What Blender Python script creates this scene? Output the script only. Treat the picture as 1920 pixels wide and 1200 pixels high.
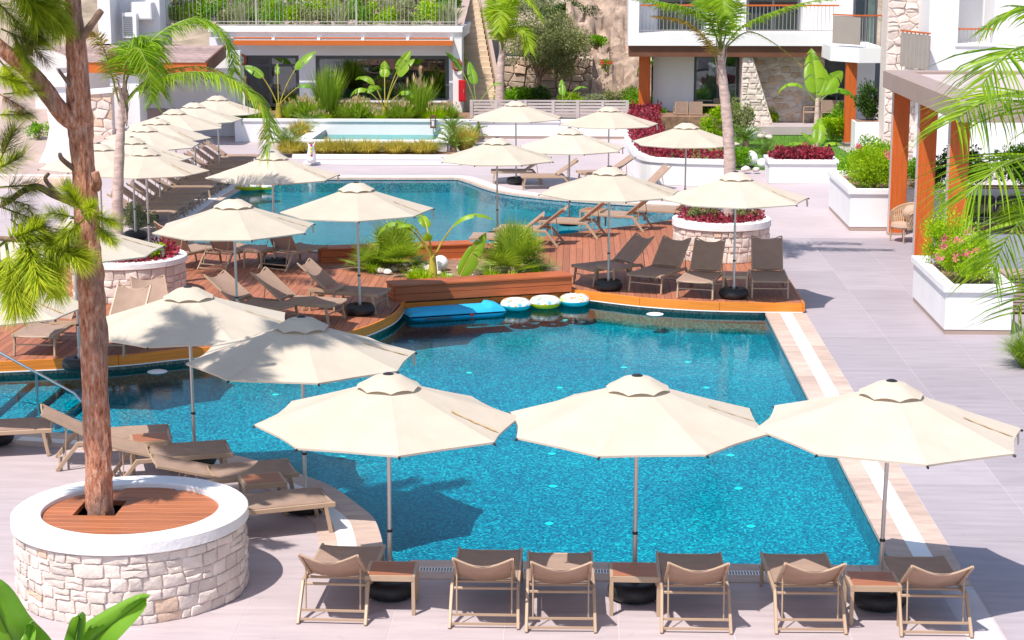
import bpy, bmesh, math, random
from mathutils import Vector, Matrix, noise
from mathutils.geometry import tessellate_polygon

# ------------------------------------------------------------------ camera
for o in list(bpy.data.objects): bpy.data.objects.remove(o)
SC = bpy.context.scene
COL = SC.collection
FOC = 3500.0; PITCH = math.radians(11.27); YAW = math.radians(2.06); CAMH = 7.0
cam_d = bpy.data.cameras.new('camera'); cam = bpy.data.objects.new('camera', cam_d); COL.objects.link(cam)
cam.location = (0, 0, CAMH); cam.rotation_euler = (math.pi/2 - PITCH, 0, YAW)
cam_d.sensor_width = 36.0; cam_d.lens = FOC/1920*36; cam_d.clip_end = 900; cam_d.clip_start = 0.2
SC.camera = cam
SC.render.resolution_x = 1024; SC.render.resolution_y = 640
# ------------------------------------------------------------------ light
SUN_EL = math.radians(60); SUN_AZ = math.radians(35)      # shadows fall away from the camera, a little to the right
sd = bpy.data.lights.new('sun', 'SUN'); sd.energy = 5.0; sd.angle = math.radians(0.53); sd.color = (1.0, 0.935, 0.86)
so = bpy.data.objects.new('sun', sd); COL.objects.link(so)
sdir = Vector((math.sin(SUN_AZ)*math.cos(SUN_EL), math.cos(SUN_AZ)*math.cos(SUN_EL), -math.sin(SUN_EL)))
so.rotation_euler = sdir.to_track_quat('-Z', 'Y').to_euler(); so.location = (0, 0, 30)
W = bpy.data.worlds.new('World'); SC.world = W; W.use_nodes = True
nt = W.node_tree; nt.nodes.clear()
sky = nt.nodes.new('ShaderNodeTexSky'); sky.sky_type = 'NISHITA'; sky.sun_disc = False
sky.sun_elevation = SUN_EL; sky.sun_rotation = math.pi + SUN_AZ
bg = nt.nodes.new('ShaderNodeBackground'); bg.inputs[1].default_value = 0.15
wo = nt.nodes.new('ShaderNodeOutputWorld')
nt.links.new(sky.outputs[0], bg.inputs[0]); nt.links.new(bg.outputs[0], wo.inputs[0])
vs = SC.view_settings; vs.view_transform = 'Standard'; vs.look = 'None'; vs.gamma = 1.0; vs.exposure = 0.18
vs.use_curve_mapping = False
SC.render.engine = 'CYCLES'
SC.cycles.max_bounces = 8; SC.cycles.transparent_max_bounces = 12
# ------------------------------------------------------------------ site survey: a view direction meets a level or a wall
_fw = Vector((-math.sin(YAW)*math.cos(PITCH), math.cos(YAW)*math.cos(PITCH), -math.sin(PITCH)))
_rt = Vector((math.cos(YAW), math.sin(YAW), 0)); _up = _rt.cross(_fw)
def _ray(px, py): return _fw + _rt*((px-960)/FOC) + _up*((600-py)/FOC)
def G(px, py, z=0.0):
    r = _ray(px, py); return Vector((0, 0, CAMH)) + r*((z-CAMH)/r.z)
def GY(px, py, Y):
    r = _ray(px, py); return Vector((0, 0, CAMH)) + r*(Y/r.y)
R = math.radians
rnd = random.Random(11)
# ------------------------------------------------------------------ materials
MATS = {}
def nmat(name):
    m = bpy.data.materials.new(name); m.use_nodes = True; n = m.node_tree; n.nodes.clear()
    out = n.nodes.new('ShaderNodeOutputMaterial'); MATS[name] = m
    return m, n, out
def L(n, a, b): n.links.new(a, b)
def N(n, t, **kw):
    x = n.nodes.new(t)
    for k, v in kw.items(): setattr(x, k, v)
    return x
def mixc(n, fac, a, b, blend='MIX'):
    x = n.nodes.new('ShaderNodeMix'); x.data_type = 'RGBA'; x.blend_type = blend
    for i, v in ((0, fac), (6, a), (7, b)):
        if hasattr(v, 'links') or isinstance(v, bpy.types.NodeSocket): n.links.new(v, x.inputs[i])
        else: x.inputs[i].default_value = v if i == 0 else (*v, 1)
    return x.outputs[2]
def ramp(n, src, stops):
    r = n.nodes.new('ShaderNodeValToRGB'); e = r.color_ramp.elements
    while len(e) < len(stops): e.new(0.5)
    for el, (p, c) in zip(e, stops): el.position = p; el.color = (*c, 1)
    n.links.new(src, r.inputs[0]); return r.outputs[0]
def mul(c, k): return tuple(min(1, x*k) for x in c)
def coords(n, scale=(1, 1, 1), obj=False):
    tc = N(n, 'ShaderNodeTexCoord'); mp = N(n, 'ShaderNodeMapping'); mp.inputs['Scale'].default_value = scale
    if obj: L(n, tc.outputs['Object'], mp.inputs[0])
    else:
        g = N(n, 'ShaderNodeNewGeometry'); L(n, g.outputs['Position'], mp.inputs[0])
    return mp.outputs[0]
def noise_tex(n, vec, scale, detail=4, rough=0.55):
    t = N(n, 'ShaderNodeTexNoise'); t.inputs['Scale'].default_value = scale; t.inputs['Detail'].default_value = detail
    t.inputs['Roughness'].default_value = rough; L(n, vec, t.inputs['Vector']); return t.outputs['Fac']
def bump(n, h, strength, dist, normal=None):
    b = N(n, 'ShaderNodeBump'); b.inputs['Strength'].default_value = strength; b.inputs['Distance'].default_value = dist
    L(n, h, b.inputs['Height'])
    if normal: L(n, normal, b.inputs['Normal'])
    return b.outputs[0]
def plain(name, col, rough=0.6, var=0.12, vscale=2.0, stretch=(1, 1, 1), bmp=0.0, bscale=60, metal=0, obj=False, rand=0.0, spec=0.4):
    """paint, stone, wood and the like: colour varied by noise (and per object), with fine relief"""
    m, n, out = nmat(name); b = N(n, 'ShaderNodeBsdfPrincipled')
    v = coords(n, stretch, obj)
    f = noise_tex(n, v, vscale, 5)
    c = ramp(n, f, [(0.3, mul(col, 1-var)), (0.7, mul(col, 1+var))])
    if rand:
        oi = N(n, 'ShaderNodeObjectInfo')
        r = ramp(n, oi.outputs['Random'], [(0, (1-rand,)*3), (1, (1+rand,)*3)])
        c = mixc(n, 1.0, c, r, 'MULTIPLY')
    L(n, c, b.inputs['Base Color']); b.inputs['Roughness'].default_value = rough; b.inputs['Metallic'].default_value = metal
    b.inputs['Specular IOR Level'].default_value = spec
    if bmp: L(n, bump(n, noise_tex(n, v, bscale, 4), bmp, 0.01), b.inputs['Normal'])
    L(n, b.outputs[0], out.inputs[0]); return m
def leafmat(name, c0, c1, trans=0.35, rough=0.45, spec=0.3):
    m, n, out = nmat(name); b = N(n, 'ShaderNodeBsdfPrincipled'); t = N(n, 'ShaderNodeBsdfTranslucent'); mx = N(n, 'ShaderNodeMixShader')
    g = N(n, 'ShaderNodeNewGeometry')
    c = ramp(n, g.outputs['Random Per Island'], [(0.0, c0), (0.55, tuple((a+b_)/2 for a, b_ in zip(c0, c1))), (1.0, c1)])
    f = noise_tex(n, coords(n), 1.3, 2)
    c = mixc(n, 1.0, c, ramp(n, f, [(0.3, (0.92, 0.95, 0.85)), (0.7, (1.42, 1.36, 1.1))]), 'MULTIPLY')
    L(n, c, b.inputs['Base Color']); L(n, mixc(n, 1.0, c, (1.3, 1.35, 0.7), 'MULTIPLY'), t.inputs[0])
    b.inputs['Roughness'].default_value = rough; b.inputs['Specular IOR Level'].default_value = spec
    mx.inputs[0].default_value = trans
    L(n, b.outputs[0], mx.inputs[1]); L(n, t.outputs[0], mx.inputs[2]); L(n, mx.outputs[0], out.inputs[0]); return m
def canopymat():
    m, n, out = nmat('canopy'); b = N(n, 'ShaderNodeBsdfPrincipled'); t = N(n, 'ShaderNodeBsdfTranslucent'); mx = N(n, 'ShaderNodeMixShader')
    v = coords(n, obj=True); f = noise_tex(n, v, 2.2, 5)
    oi = N(n, 'ShaderNodeObjectInfo')
    c = ramp(n, f, [(0.3, (0.60, 0.525, 0.43)), (0.7, (0.655, 0.58, 0.485))])
    c = mixc(n, 1.0, c, ramp(n, oi.outputs['Random'], [(0, (0.95, 0.94, 0.92)), (1, (1.04, 1.04, 1.04))]), 'MULTIPLY')
    wv = N(n, 'ShaderNodeTexNoise'); wv.inputs['Scale'].default_value = 260; L(n, v, wv.inputs['Vector'])
    fold = noise_tex(n, v, 5.0, 3)
    L(n, c, b.inputs['Base Color']); L(n, mixc(n, 1.0, c, (1.0, 0.95, 0.86), 'MULTIPLY'), t.inputs[0]); b.inputs['Roughness'].default_value = 0.85
    b.inputs['Specular IOR Level'].default_value = 0.15
    nrm = bump(n, wv.outputs['Fac'], 0.15, 0.004, bump(n, fold, 0.5, 0.02)); L(n, nrm, b.inputs['Normal'])
    mx.inputs[0].default_value = 0.18
    L(n, b.outputs[0], mx.inputs[1]); L(n, t.outputs[0], mx.inputs[2]); L(n, mx.outputs[0], out.inputs[0])
canopymat()
def meshfabric():
    """woven sling fabric: a fine see-through weave"""
    m, n, out = nmat('sling'); b = N(n, 'ShaderNodeBsdfPrincipled'); tr = N(n, 'ShaderNodeBsdfTransparent'); mx = N(n, 'ShaderNodeMixShader')
    v = coords(n, obj=True); f = noise_tex(n, v, 5, 4)
    c = ramp(n, f, [(0.3, (0.43, 0.305, 0.24)), (0.7, (0.49, 0.355, 0.285))])
    w = N(n, 'ShaderNodeTexNoise'); w.inputs['Scale'].default_value = 420; L(n, v, w.inputs['Vector'])
    L(n, bump(n, w.outputs['Fac'], 0.3, 0.003), b.inputs['Normal'])
    L(n, c, b.inputs['Base Color']); b.inputs['Roughness'].default_value = 0.75; b.inputs['Specular IOR Level'].default_value = 0.25
    mx.inputs[0].default_value = 0.10
    tl = N(n, 'ShaderNodeBsdfTranslucent'); m2 = N(n, 'ShaderNodeMixShader'); m2.inputs[0].default_value = 0.22; L(n, mixc(n, 1.0, c, (1.2, 0.95, 0.75), 'MULTIPLY'), tl.inputs[0])
    L(n, b.outputs[0], m2.inputs[1]); L(n, tl.outputs[0], m2.inputs[2])
    L(n, m2.outputs[0], mx.inputs[1]); L(n, tr.outputs[0], mx.inputs[2]); L(n, mx.outputs[0], out.inputs[0])
meshfabric()
def watermat():
    m, n, out = nmat('water'); tr = N(n, 'ShaderNodeBsdfTransparent'); gl = N(n, 'ShaderNodeBsdfGlossy'); mx = N(n, 'ShaderNodeMixShader')
    fr = N(n, 'ShaderNodeFresnel'); fr.inputs['IOR'].default_value = 1.33
    pw_ = N(n, 'ShaderNodeMath', operation='POWER'); pw_.inputs[1].default_value = 1.25
    v = coords(n, (1, 1, 1)); h1 = noise_tex(n, v, 2.2, 3); h2 = noise_tex(n, v, 14, 3, 0.6)
    nr = bump(n, h2, 0.06, 0.02, bump(n, h1, 0.05, 0.06))
    L(n, nr, fr.inputs['Normal']); L(n, nr, gl.inputs['Normal']); gl.inputs['Roughness'].default_value = 0.03
    tr.inputs[0].default_value = (0.04, 0.90, 0.92, 1)
    L(n, fr.outputs[0], pw_.inputs[0]); L(n, pw_.outputs[0], mx.inputs[0]); L(n, tr.outputs[0], mx.inputs[1]); L(n, gl.outputs[0], mx.inputs[2]); L(n, mx.outputs[0], out.inputs[0])
watermat()
def mosaicmat(name, stops, cell=0.035, shimmer=0.0):
    m, n, out = nmat(name); b = N(n, 'ShaderNodeBsdfPrincipled')
    v = coords(n, (1/cell,)*3); fl = N(n, 'ShaderNodeVectorMath', operation='FLOOR'); L(n, v, fl.inputs[0])
    wn = N(n, 'ShaderNodeTexWhiteNoise'); L(n, fl.outputs[0], wn.inputs['Vector'])
    c = ramp(n, wn.outputs['Value'], stops)
    vv = coords(n); f = noise_tex(n, vv, 0.35, 3)
    c = mixc(n, 1.0, c, ramp(n, f, [(0.35, (0.8, 0.85, 0.9)), (0.65, (1.15, 1.1, 1.05))]), 'MULTIPLY')
    if shimmer:
        w = N(n, 'ShaderNodeTexVoronoi'); w.feature = 'DISTANCE_TO_EDGE'; w.inputs['Scale'].default_value = 9
        d = noise_tex(n, vv, 5, 2); ad = N(n, 'ShaderNodeVectorMath', operation='ADD'); L(n, vv, ad.inputs[0]); L(n, d, ad.inputs[1]); L(n, ad.outputs[0], w.inputs['Vector'])
        c = mixc(n, 1.0, c, ramp(n, w.outputs['Distance'], [(0.0, (1+shimmer,)*3), (0.12, (1.0,)*3), (0.4, (0.9,)*3)]), 'MULTIPLY')
    L(n, c, b.inputs['Base Color']); b.inputs['Roughness'].default_value = 0.35
    L(n, b.outputs[0], out.inputs[0]); return m
mosaicmat('pool_mosaic', [(0.0, (0.0, 0.10, 0.18)), (0.45, (0.0, 0.215, 0.345)), (0.8, (0.002, 0.345, 0.46)), (1.0, (0.03, 0.70, 0.76))], 0.026)
mosaicmat('rim_mosaic', [(0.0, (0.09, 0.10, 0.10)), (0.5, (0.20, 0.18, 0.16)), (1.0, (0.34, 0.30, 0.26))], 0.03)
def glassmat():
    m, n, out = nmat('glass'); tr = N(n, 'ShaderNodeBsdfTransparent'); gl = N(n, 'ShaderNodeBsdfGlossy'); mx = N(n, 'ShaderNodeMixShader')
    fr = N(n, 'ShaderNodeFresnel'); fr.inputs['IOR'].default_value = 1.5; tr.inputs[0].default_value = (0.45, 0.6, 0.62, 1); gl.inputs['Roughness'].default_value = 0.01
    f = noise_tex(n, coords(n), 0.8, 1); nr = bump(n, f, 0.05, 0.05); L(n, nr, gl.inputs['Normal'])
    ad = N(n, 'ShaderNodeMath', operation='ADD'); ad.inputs[1].default_value = 0.1; L(n, fr.outputs[0], ad.inputs[0])
    L(n, ad.outputs[0], mx.inputs[0]); L(n, tr.outputs[0], mx.inputs[1]); L(n, gl.outputs[0], mx.inputs[2]); L(n, mx.outputs[0], out.inputs[0])
glassmat()
def pavemat(name, col, sx, sy, rand=0.065):
    """porcelain slab: streaky grain along x, faint stains"""
    m, n, out = nmat(name); b = N(n, 'ShaderNodeBsdfPrincipled')
    f = noise_tex(n, coords(n, (sx, sy, 1)), 1.0, 6, 0.62); g = noise_tex(n, coords(n), 0.22, 3)
    c = ramp(n, f, [(0.28, mul(col, 0.86)), (0.5, col), (0.72, mul(col, 1.12))])
    c = mixc(n, 1.0, c, ramp(n, g, [(0.35, (0.93, 0.92, 0.93)), (0.65, (1.06, 1.06, 1.06))]), 'MULTIPLY')
    sp = noise_tex(n, coords(n), 2.4, 6, 0.7); c = mixc(n, 1.0, c, ramp(n, sp, [(0.26, (0.84, 0.82, 0.82)), (0.38, (1.0, 1.0, 1.0))]), 'MULTIPLY')
    oi = N(n, 'ShaderNodeObjectInfo'); c = mixc(n, 1.0, c, ramp(n, oi.outputs['Random'], [(0, (1-rand,)*3), (1, (1+rand,)*3)]), 'MULTIPLY')
    L(n, c, b.inputs['Base Color']); b.inputs['Roughness'].default_value = 0.55; b.inputs['Specular IOR Level'].default_value = 0.25
    L(n, b.outputs[0], out.inputs[0]); return m
pavemat('pave_grey', (0.385, 0.34, 0.37), 0.9, 7.0)
pavemat('pave_light', (0.485, 0.415, 0.43), 0.9, 6.0, 0.03)
plain('strap', (0.55, 0.36, 0.14), 0.9, 0.1)
plain('grout', (0.60, 0.55, 0.58), 0.9, 0.1)
plain('white', (0.78, 0.77, 0.775), 0.75, 0.04, 1.6, (1, 1, 0.35), bmp=0.35, bscale=18)
plain('plaster_rough', (0.80, 0.78, 0.79), 0.8, 0.05, 3, bmp=0.9, bscale=14)
plain('gutter_white', (0.86, 0.85, 0.84), 0.6, 0.03)
plain('travertine', (0.56, 0.42, 0.35), 0.55, 0.16, 2.2, (1, 3, 1), bmp=0.2, rand=0.14)
plain('stone', (0.69, 0.59, 0.53), 0.9, 0.14, 4, bmp=1.0, bscale=30, rand=0.13)
plain('stone_warm', (0.62, 0.45, 0.34), 0.9, 0.16, 4, bmp=1.0, bscale=26, rand=0.12)
plain('mortar', (0.72, 0.61, 0.57), 0.95, 0.08, 8, bmp=0.8, bscale=40)
plain('bar_white_shaded', (0.80, 0.81, 0.90), 0.75, 0.03, 0.9, bmp=0.15, bscale=25)  # white bar wall, bluish shade of the recess put into its colour
plain('rubble', (0.44, 0.345, 0.27), 0.95, 0.25, 2.2, bmp=1.0, bscale=9, rand=0.25)
plain('rock', (0.36, 0.265, 0.205), 0.95, 0.45, 2.2, bmp=1.0, bscale=5)
plain('deck', (0.36, 0.135, 0.075), 0.6, 0.14, 3.0, (14, 0.5, 6), bmp=0.25, bscale=6, rand=0.17)
plain('fascia', (0.72, 0.22, 0.025), 0.5, 0.16, 2.5, (0.6, 0.6, 14), bmp=0.1, rand=0.06)
plain('bench_wood', (0.40, 0.10, 0.03), 0.5, 0.2, 2.5, (0.7, 0.7, 16), bmp=0.15, rand=0.1)
plain('ring_wood', (0.40, 0.135, 0.055), 0.5, 0.16, 3, (0.8, 9, 6), bmp=0.2, rand=0.14)
plain('orange_wood', (0.56, 0.12, 0.02), 0.5, 0.14, 3, (9, 9, 0.5), bmp=0.1)
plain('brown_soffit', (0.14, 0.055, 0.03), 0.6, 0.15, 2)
plain('taupe_metal', (0.40, 0.30, 0.25), 0.5, 0.05)
plain('pergola_metal', (0.37, 0.275, 0.24), 0.5, 0.05, 1.2)
plain('louver', (0.52, 0.44, 0.43), 0.5, 0.05, 1.2)
plain('frame_tan', (0.43, 0.30, 0.205), 0.42, 0.06, 3, rand=0.06)
plain('table_top', (0.34, 0.125, 0.06), 0.45, 0.14, 4, (0.8, 6, 1), rand=0.08)
plain('alu', (0.58, 0.55, 0.53), 0.32, 0.04, 3, metal=0.7)
plain('steel', (0.68, 0.68, 0.70), 0.15, 0.03, 3, metal=1.0)
plain('black_plastic', (0.022, 0.022, 0.024), 0.5, 0.25, 6, bmp=0.2, bscale=40)
plain('dark_frame', (0.085, 0.095, 0.105), 0.5, 0.05)
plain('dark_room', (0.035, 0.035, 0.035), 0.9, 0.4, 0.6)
plain('room_floor', (0.16, 0.13, 0.11), 0.6, 0.1)
plain('cloth_cover', (0.62, 0.68, 0.74), 0.9, 0.06, 3)
plain('curtain', (0.38, 0.45, 0.43), 0.9, 0.1)
plain('rail_grey', (0.36, 0.33, 0.31), 0.5, 0.05)
plain('panel_grey', (0.36, 0.31, 0.28), 0.55, 0.04)
plain('slat_fence', (0.46, 0.395, 0.385), 0.55, 0.06, rand=0.05)
plain('orange_awning', (0.56, 0.13, 0.02), 0.7, 0.06)
plain('roof_tile', (0.45, 0.33, 0.31), 0.8, 0.2, 4, rand=0.18)
plain('red_tile', (0.50, 0.12, 0.07), 0.8, 0.25, 5, rand=0.2)
plain('red_paint', (0.50, 0.01, 0.02), 0.4, 0.05)
plain('step_stone', (0.66, 0.52, 0.38), 0.8, 0.08, 2, rand=0.05)
plain('soil', (0.26, 0.15, 0.10), 0.95, 0.35, 6, bmp=1.0, bscale=20)
plain('lawn', (0.085, 0.20, 0.02), 0.9, 0.3, 5, bmp=1.0, bscale=40)
plain('dirt', (0.44, 0.335, 0.30), 0.95, 0.14, 0.6, bmp=0.5, bscale=8)
plain('hill', (0.34, 0.27, 0.20), 0.95, 0.4, 0.7, bmp=1.0, bscale=3)

plain('bark', (0.24, 0.155, 0.11), 0.95, 0.35, 9, (1, 1, 0.4), bmp=1.0, bscale=30)
plain('palm_trunk', (0.56, 0.42, 0.37), 0.9, 0.3, 5, (1, 1, 3.0), bmp=1.0, bscale=16)
plain('stem_yellow', (0.38, 0.32, 0.045), 0.5, 0.3, 4)
plain('stem_green', (0.20, 0.28, 0.05), 0.5, 0.3, 4)
plain('pebble', (0.68, 0.60, 0.54), 0.8, 0.2, 6, bmp=0.5, rand=0.2)
plain('globe', (0.84, 0.83, 0.84), 0.35, 0.02)
plain('sofa', (0.065, 0.055, 0.053), 0.9, 0.1, 5, bmp=0.3, bscale=120)
plain('wicker', (0.52, 0.36, 0.235), 0.7, 0.15, 9)
plain('cushion', (0.50, 0.35, 0.26), 0.9, 0.06)
plain('toy_blue', (0.0, 0.20, 0.50), 0.25, 0.08, 3)
plain('toy_light', (0.03, 0.42, 0.70), 0.25, 0.06, 3)
plain('toy_aqua', (0.02, 0.50, 0.60), 0.25, 0.05)
plain('toy_yellow', (0.62, 0.55, 0.01), 0.25, 0.05)
plain('toy_white', (0.82, 0.82, 0.82), 0.3, 0.03)
plain('toy_red', (0.60, 0.03, 0.03), 0.3, 0.05)
plain('toy_pink', (0.60, 0.04, 0.22), 0.3, 0.05)
def printmat():
    m, n, out = nmat('toy_print'); b = N(n, 'ShaderNodeBsdfPrincipled')
    v = N(n, 'ShaderNodeTexVoronoi'); v.inputs['Scale'].default_value = 9; L(n, coords(n, obj=True), v.inputs['Vector'])
    sp = N(n, 'ShaderNodeSeparateColor'); L(n, v.outputs['Color'], sp.inputs[0])
    hue = ramp(n, sp.outputs[0], [(0.0, (0.75, 0.2, 0.15)), (0.35, (0.3, 0.6, 0.05)), (0.6, (0.8, 0.55, 0.1)), (0.85, (0.15, 0.5, 0.7))])
    msk = ramp(n, v.outputs['Distance'], [(0.36, (1, 1, 1)), (0.42, (0, 0, 0))])
    L(n, mixc(n, msk, (0.82, 0.81, 0.80), hue), b.inputs['Base Color']); b.inputs['Roughness'].default_value = 0.25
    L(n, b.outputs[0], out.inputs[0])
printmat()
leafmat('leaf_palm', (0.08, 0.20, 0.008), (0.30, 0.44, 0.02), 0.4)
leafmat('leaf_palm_dry', (0.22, 0.20, 0.03), (0.46, 0.27, 0.06), 0.3)
leafmat('leaf_palm_lime', (0.19, 0.32, 0.02), (0.40, 0.50, 0.04), 0.4)
leafmat('leaf_fan', (0.17, 0.27, 0.03), (0.42, 0.50, 0.08), 0.35)
leafmat('leaf_banana', (0.13, 0.28, 0.02), (0.26, 0.42, 0.03), 0.45, 0.35)
leafmat('leaf_bird', (0.11, 0.28, 0.03), (0.20, 0.38, 0.05), 0.4, 0.3)
leafmat('leaf_shrub', (0.06, 0.20, 0.006), (0.26, 0.46, 0.02), 0.4)
leafmat('leaf_bright', (0.15, 0.30, 0.006), (0.42, 0.56, 0.01), 0.4)
leafmat('leaf_dark', (0.022, 0.06, 0.01), (0.07, 0.14, 0.02), 0.25)
leafmat('leaf_olive', (0.10, 0.13, 0.055), (0.30, 0.32, 0.15), 0.25, 0.6)
leafmat('leaf_grey', (0.20, 0.24, 0.15), (0.36, 0.38, 0.26), 0.25, 0.6)
leafmat('leaf_purple', (0.11, 0.016, 0.035), (0.42, 0.05, 0.10), 0.3)
leafmat('leaf_cycad', (0.06, 0.14, 0.02), (0.20, 0.30, 0.05), 0.25)
leafmat('grass_blade', (0.12, 0.24, 0.02), (0.32, 0.42, 0.06), 0.35)
leafmat('grass_straw', (0.30, 0.27, 0.06), (0.55, 0.46, 0.14), 0.35)
leafmat('grass_lawn', (0.07, 0.20, 0.012), (0.16, 0.34, 0.03), 0.35)
leafmat('plume', (0.50, 0.36, 0.30), (0.72, 0.55, 0.46), 0.3)
leafmat('needle', (0.17, 0.26, 0.02), (0.58, 0.62, 0.06), 0.4)
leafmat('needle_dark', (0.05, 0.08, 0.015), (0.24, 0.25, 0.04), 0.25)
leafmat('needle_dry', (0.16, 0.09, 0.04), (0.34, 0.22, 0.10), 0.25)
leafmat('flower_pink', (0.60, 0.06, 0.20), (0.80, 0.22, 0.42), 0.3)
leafmat('flower_red', (0.55, 0.02, 0.02), (0.75, 0.10, 0.05), 0.3)
def barkmat():
    m, n, out = nmat('bark_pine'); b = N(n, 'ShaderNodeBsdfPrincipled')
    v = coords(n, (1, 1, 0.30)); f = noise_tex(n, v, 26, 6, 0.65); g = noise_tex(n, coords(n, (1, 1, 0.5)), 3.2, 5, 0.6); h = noise_tex(n, coords(n, (1, 1, 0.22)), 60, 4, 0.7)
    c = ramp(n, f, [(0.30, (0.13, 0.055, 0.04)), (0.40, (0.40, 0.16, 0.095)), (0.52, (0.58, 0.26, 0.16)), (0.66, (0.70, 0.48, 0.38))])
    c = mixc(n, ramp(n, g, [(0.50, (0, 0, 0)), (0.64, (0.7, 0.7, 0.7))]), c, ramp(n, h, [(0.35, (0.12, 0.075, 0.06)), (0.65, (0.38, 0.27, 0.225))]))
    L(n, c, b.inputs['Base Color']); b.inputs['Roughness'].default_value = 0.9; b.inputs['Specular IOR Level'].default_value = 0.15
    L(n, bump(n, f, 1.0, 0.035, bump(n, h, 0.8, 0.015)), b.inputs['Normal']); L(n, b.outputs[0], out.inputs[0])
barkmat()
def M(k): return MATS[k]
# ------------------------------------------------------------------ mesh helpers
class MB:
    def __init__(s): s.v = []; s.f = []
    def add(s, vs, fs):
        b = len(s.v); s.v.extend(vs); s.f.extend([tuple(b+i for i in f) for f in fs]); return s
    def box(s, x0, x1, y0, y1, z0, z1):
        return s.add([(x0,y0,z0),(x1,y0,z0),(x1,y1,z0),(x0,y1,z0),(x0,y0,z1),(x1,y0,z1),(x1,y1,z1),(x0,y1,z1)],
                     [(0,3,2,1),(4,5,6,7),(0,1,5,4),(1,2,6,5),(2,3,7,6),(3,0,4,7)])
    def hexa(s, p):      # eight corners, bottom four then top four
        return s.add([tuple(q) for q in p], [(0,3,2,1),(4,5,6,7),(0,1,5,4),(1,2,6,5),(2,3,7,6),(3,0,4,7)])
    def bar(s, a, b, w, h, up=(0,0,1)):   # rectangular bar from a to b
        a = Vector(a); b = Vector(b); d = (b-a).normalized(); u = Vector(up)
        if abs(d.dot(u)) > 0.98: u = Vector((0,1,0))
        x = d.cross(u).normalized(); u = x.cross(d)
        P = [a-x*w/2-u*h/2, a+x*w/2-u*h/2, b+x*w/2-u*h/2, b-x*w/2-u*h/2, a-x*w/2+u*h/2, a+x*w/2+u*h/2, b+x*w/2+u*h/2, b-x*w/2+u*h/2]
        return s.hexa(P)
    def tube(s, pts, rad, n=8, cap=True):
        pts = [Vector(p) for p in pts]; k = len(pts)
        if not hasattr(rad, '__len__'): rad = [rad]*k
        u = None; rings = []
        for i, p in enumerate(pts):
            d = (pts[min(i+1,k-1)]-pts[max(i-1,0)]).normalized()
            if u is None:
                u = Vector((1,0,0)) if abs(d.x) < 0.9 else Vector((0,1,0))
            u = (u - d*u.dot(d)).normalized(); w = d.cross(u)
            rings.append([tuple(p + (u*math.cos(2*math.pi*j/n)+w*math.sin(2*math.pi*j/n))*rad[i]) for j in range(n)])
        vs = [q for r in rings for q in r]; fs = []
        for i in range(k-1):
            for j in range(n):
                fs.append((i*n+j, i*n+(j+1)%n, (i+1)*n+(j+1)%n, (i+1)*n+j))
        if cap: fs.append(tuple(range(n-1,-1,-1))); fs.append(tuple((k-1)*n+j for j in range(n)))
        return s.add(vs, fs)
    def lathe(s, prof, n=24, c=(0,0,0), close=False):   # prof: (r, z) list
        vs = []; fs = []; k = len(prof)
        for r, z in prof:
            for j in range(n):
                a = 2*math.pi*j/n; vs.append((c[0]+r*math.cos(a), c[1]+r*math.sin(a), c[2]+z))
        for i in range(k if close else k-1):
            i2 = (i+1) % k
            for j in range(n): fs.append((i*n+j, i*n+(j+1)%n, i2*n+(j+1)%n, i2*n+j))
        if not close:
            if prof[0][0] > 1e-4: fs.append(tuple(range(n-1,-1,-1)))
            if prof[-1][0] > 1e-4: fs.append(tuple((k-1)*n+j for j in range(n)))
        return s.add(vs, fs)
    def poly(s, pts, z, holes=()):
        loops = [[Vector((p[0],p[1],0)) for p in pts]] + [[Vector((p[0],p[1],0)) for p in h] for h in holes]
        tri = tessellate_polygon(loops); flat = [(p.x,p.y,z) for l in loops for p in l]
        fs = []
        for t in tri:
            a,b,c = (Vector(flat[i]) for i in t)
            fs.append(tuple(t) if (b-a).cross(c-a).z > 0 else tuple(reversed(t)))
        return s.add(flat, fs)
    def prism(s, pts, z0, z1):
        s.poly(pts, z1); n = len(pts)
        s.add([(p[0],p[1],z0) for p in pts]+[(p[0],p[1],z1) for p in pts], [(i,(i+1)%n,n+(i+1)%n,n+i) for i in range(n)]); return s
    def ribbon(s, pts, wid, side):   # flat strip through pts; wid list; side: Vector or list
        vs = []; k = len(pts)
        for i, p in enumerate(pts):
            sd_ = side[i] if isinstance(side, list) else side
            vs.append(tuple(p - sd_*wid[i])); vs.append(tuple(p + sd_*wid[i]))
        return s.add(vs, [(2*i,2*i+1,2*i+3,2*i+2) for i in range(k-1)])
    def mesh(s, name, bevel=0, smooth=False, angle=40):
        me = bpy.data.meshes.new(name); me.from_pydata([tuple(v) for v in s.v], [], s.f)
        if bevel:
            bm = bmesh.new(); bm.from_mesh(me); bmesh.ops.remove_doubles(bm, verts=bm.verts, dist=1e-5)
            es = [e for e in bm.edges if e.is_manifold and e.calc_face_angle(0) > 0.6]
            bmesh.ops.bevel(bm, geom=es, offset=bevel, segments=1, affect='EDGES', clamp_overlap=True)
            bm.to_mesh(me); bm.free()
        if smooth:
            me.polygons.foreach_set('use_smooth', [True]*len(me.polygons))
            if angle < 180: me.set_sharp_from_angle(angle=R(angle))
        me.update(); return me
    def build(s, name, mat, parent=None, loc=None, rz=0, bevel=0, smooth=False, angle=40):
        me = s.mesh(name, bevel, smooth, angle); me.materials.append(M(mat)); return obj(name, me, parent, loc, rz)
def obj(name, me, parent=None, loc=None, rz=0):
    o = bpy.data.objects.new(name, me); COL.objects.link(o); o.parent = parent
    if loc is not None: o.location = loc
    if rz: o.rotation_euler = (0,0,rz)
    return o
def tag(o, label, cat=None, group=None, kind=None):
    if label: o['label'] = label
    if cat: o['category'] = cat
    if group: o['group'] = group
    if kind: o['kind'] = kind
    return o
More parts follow.
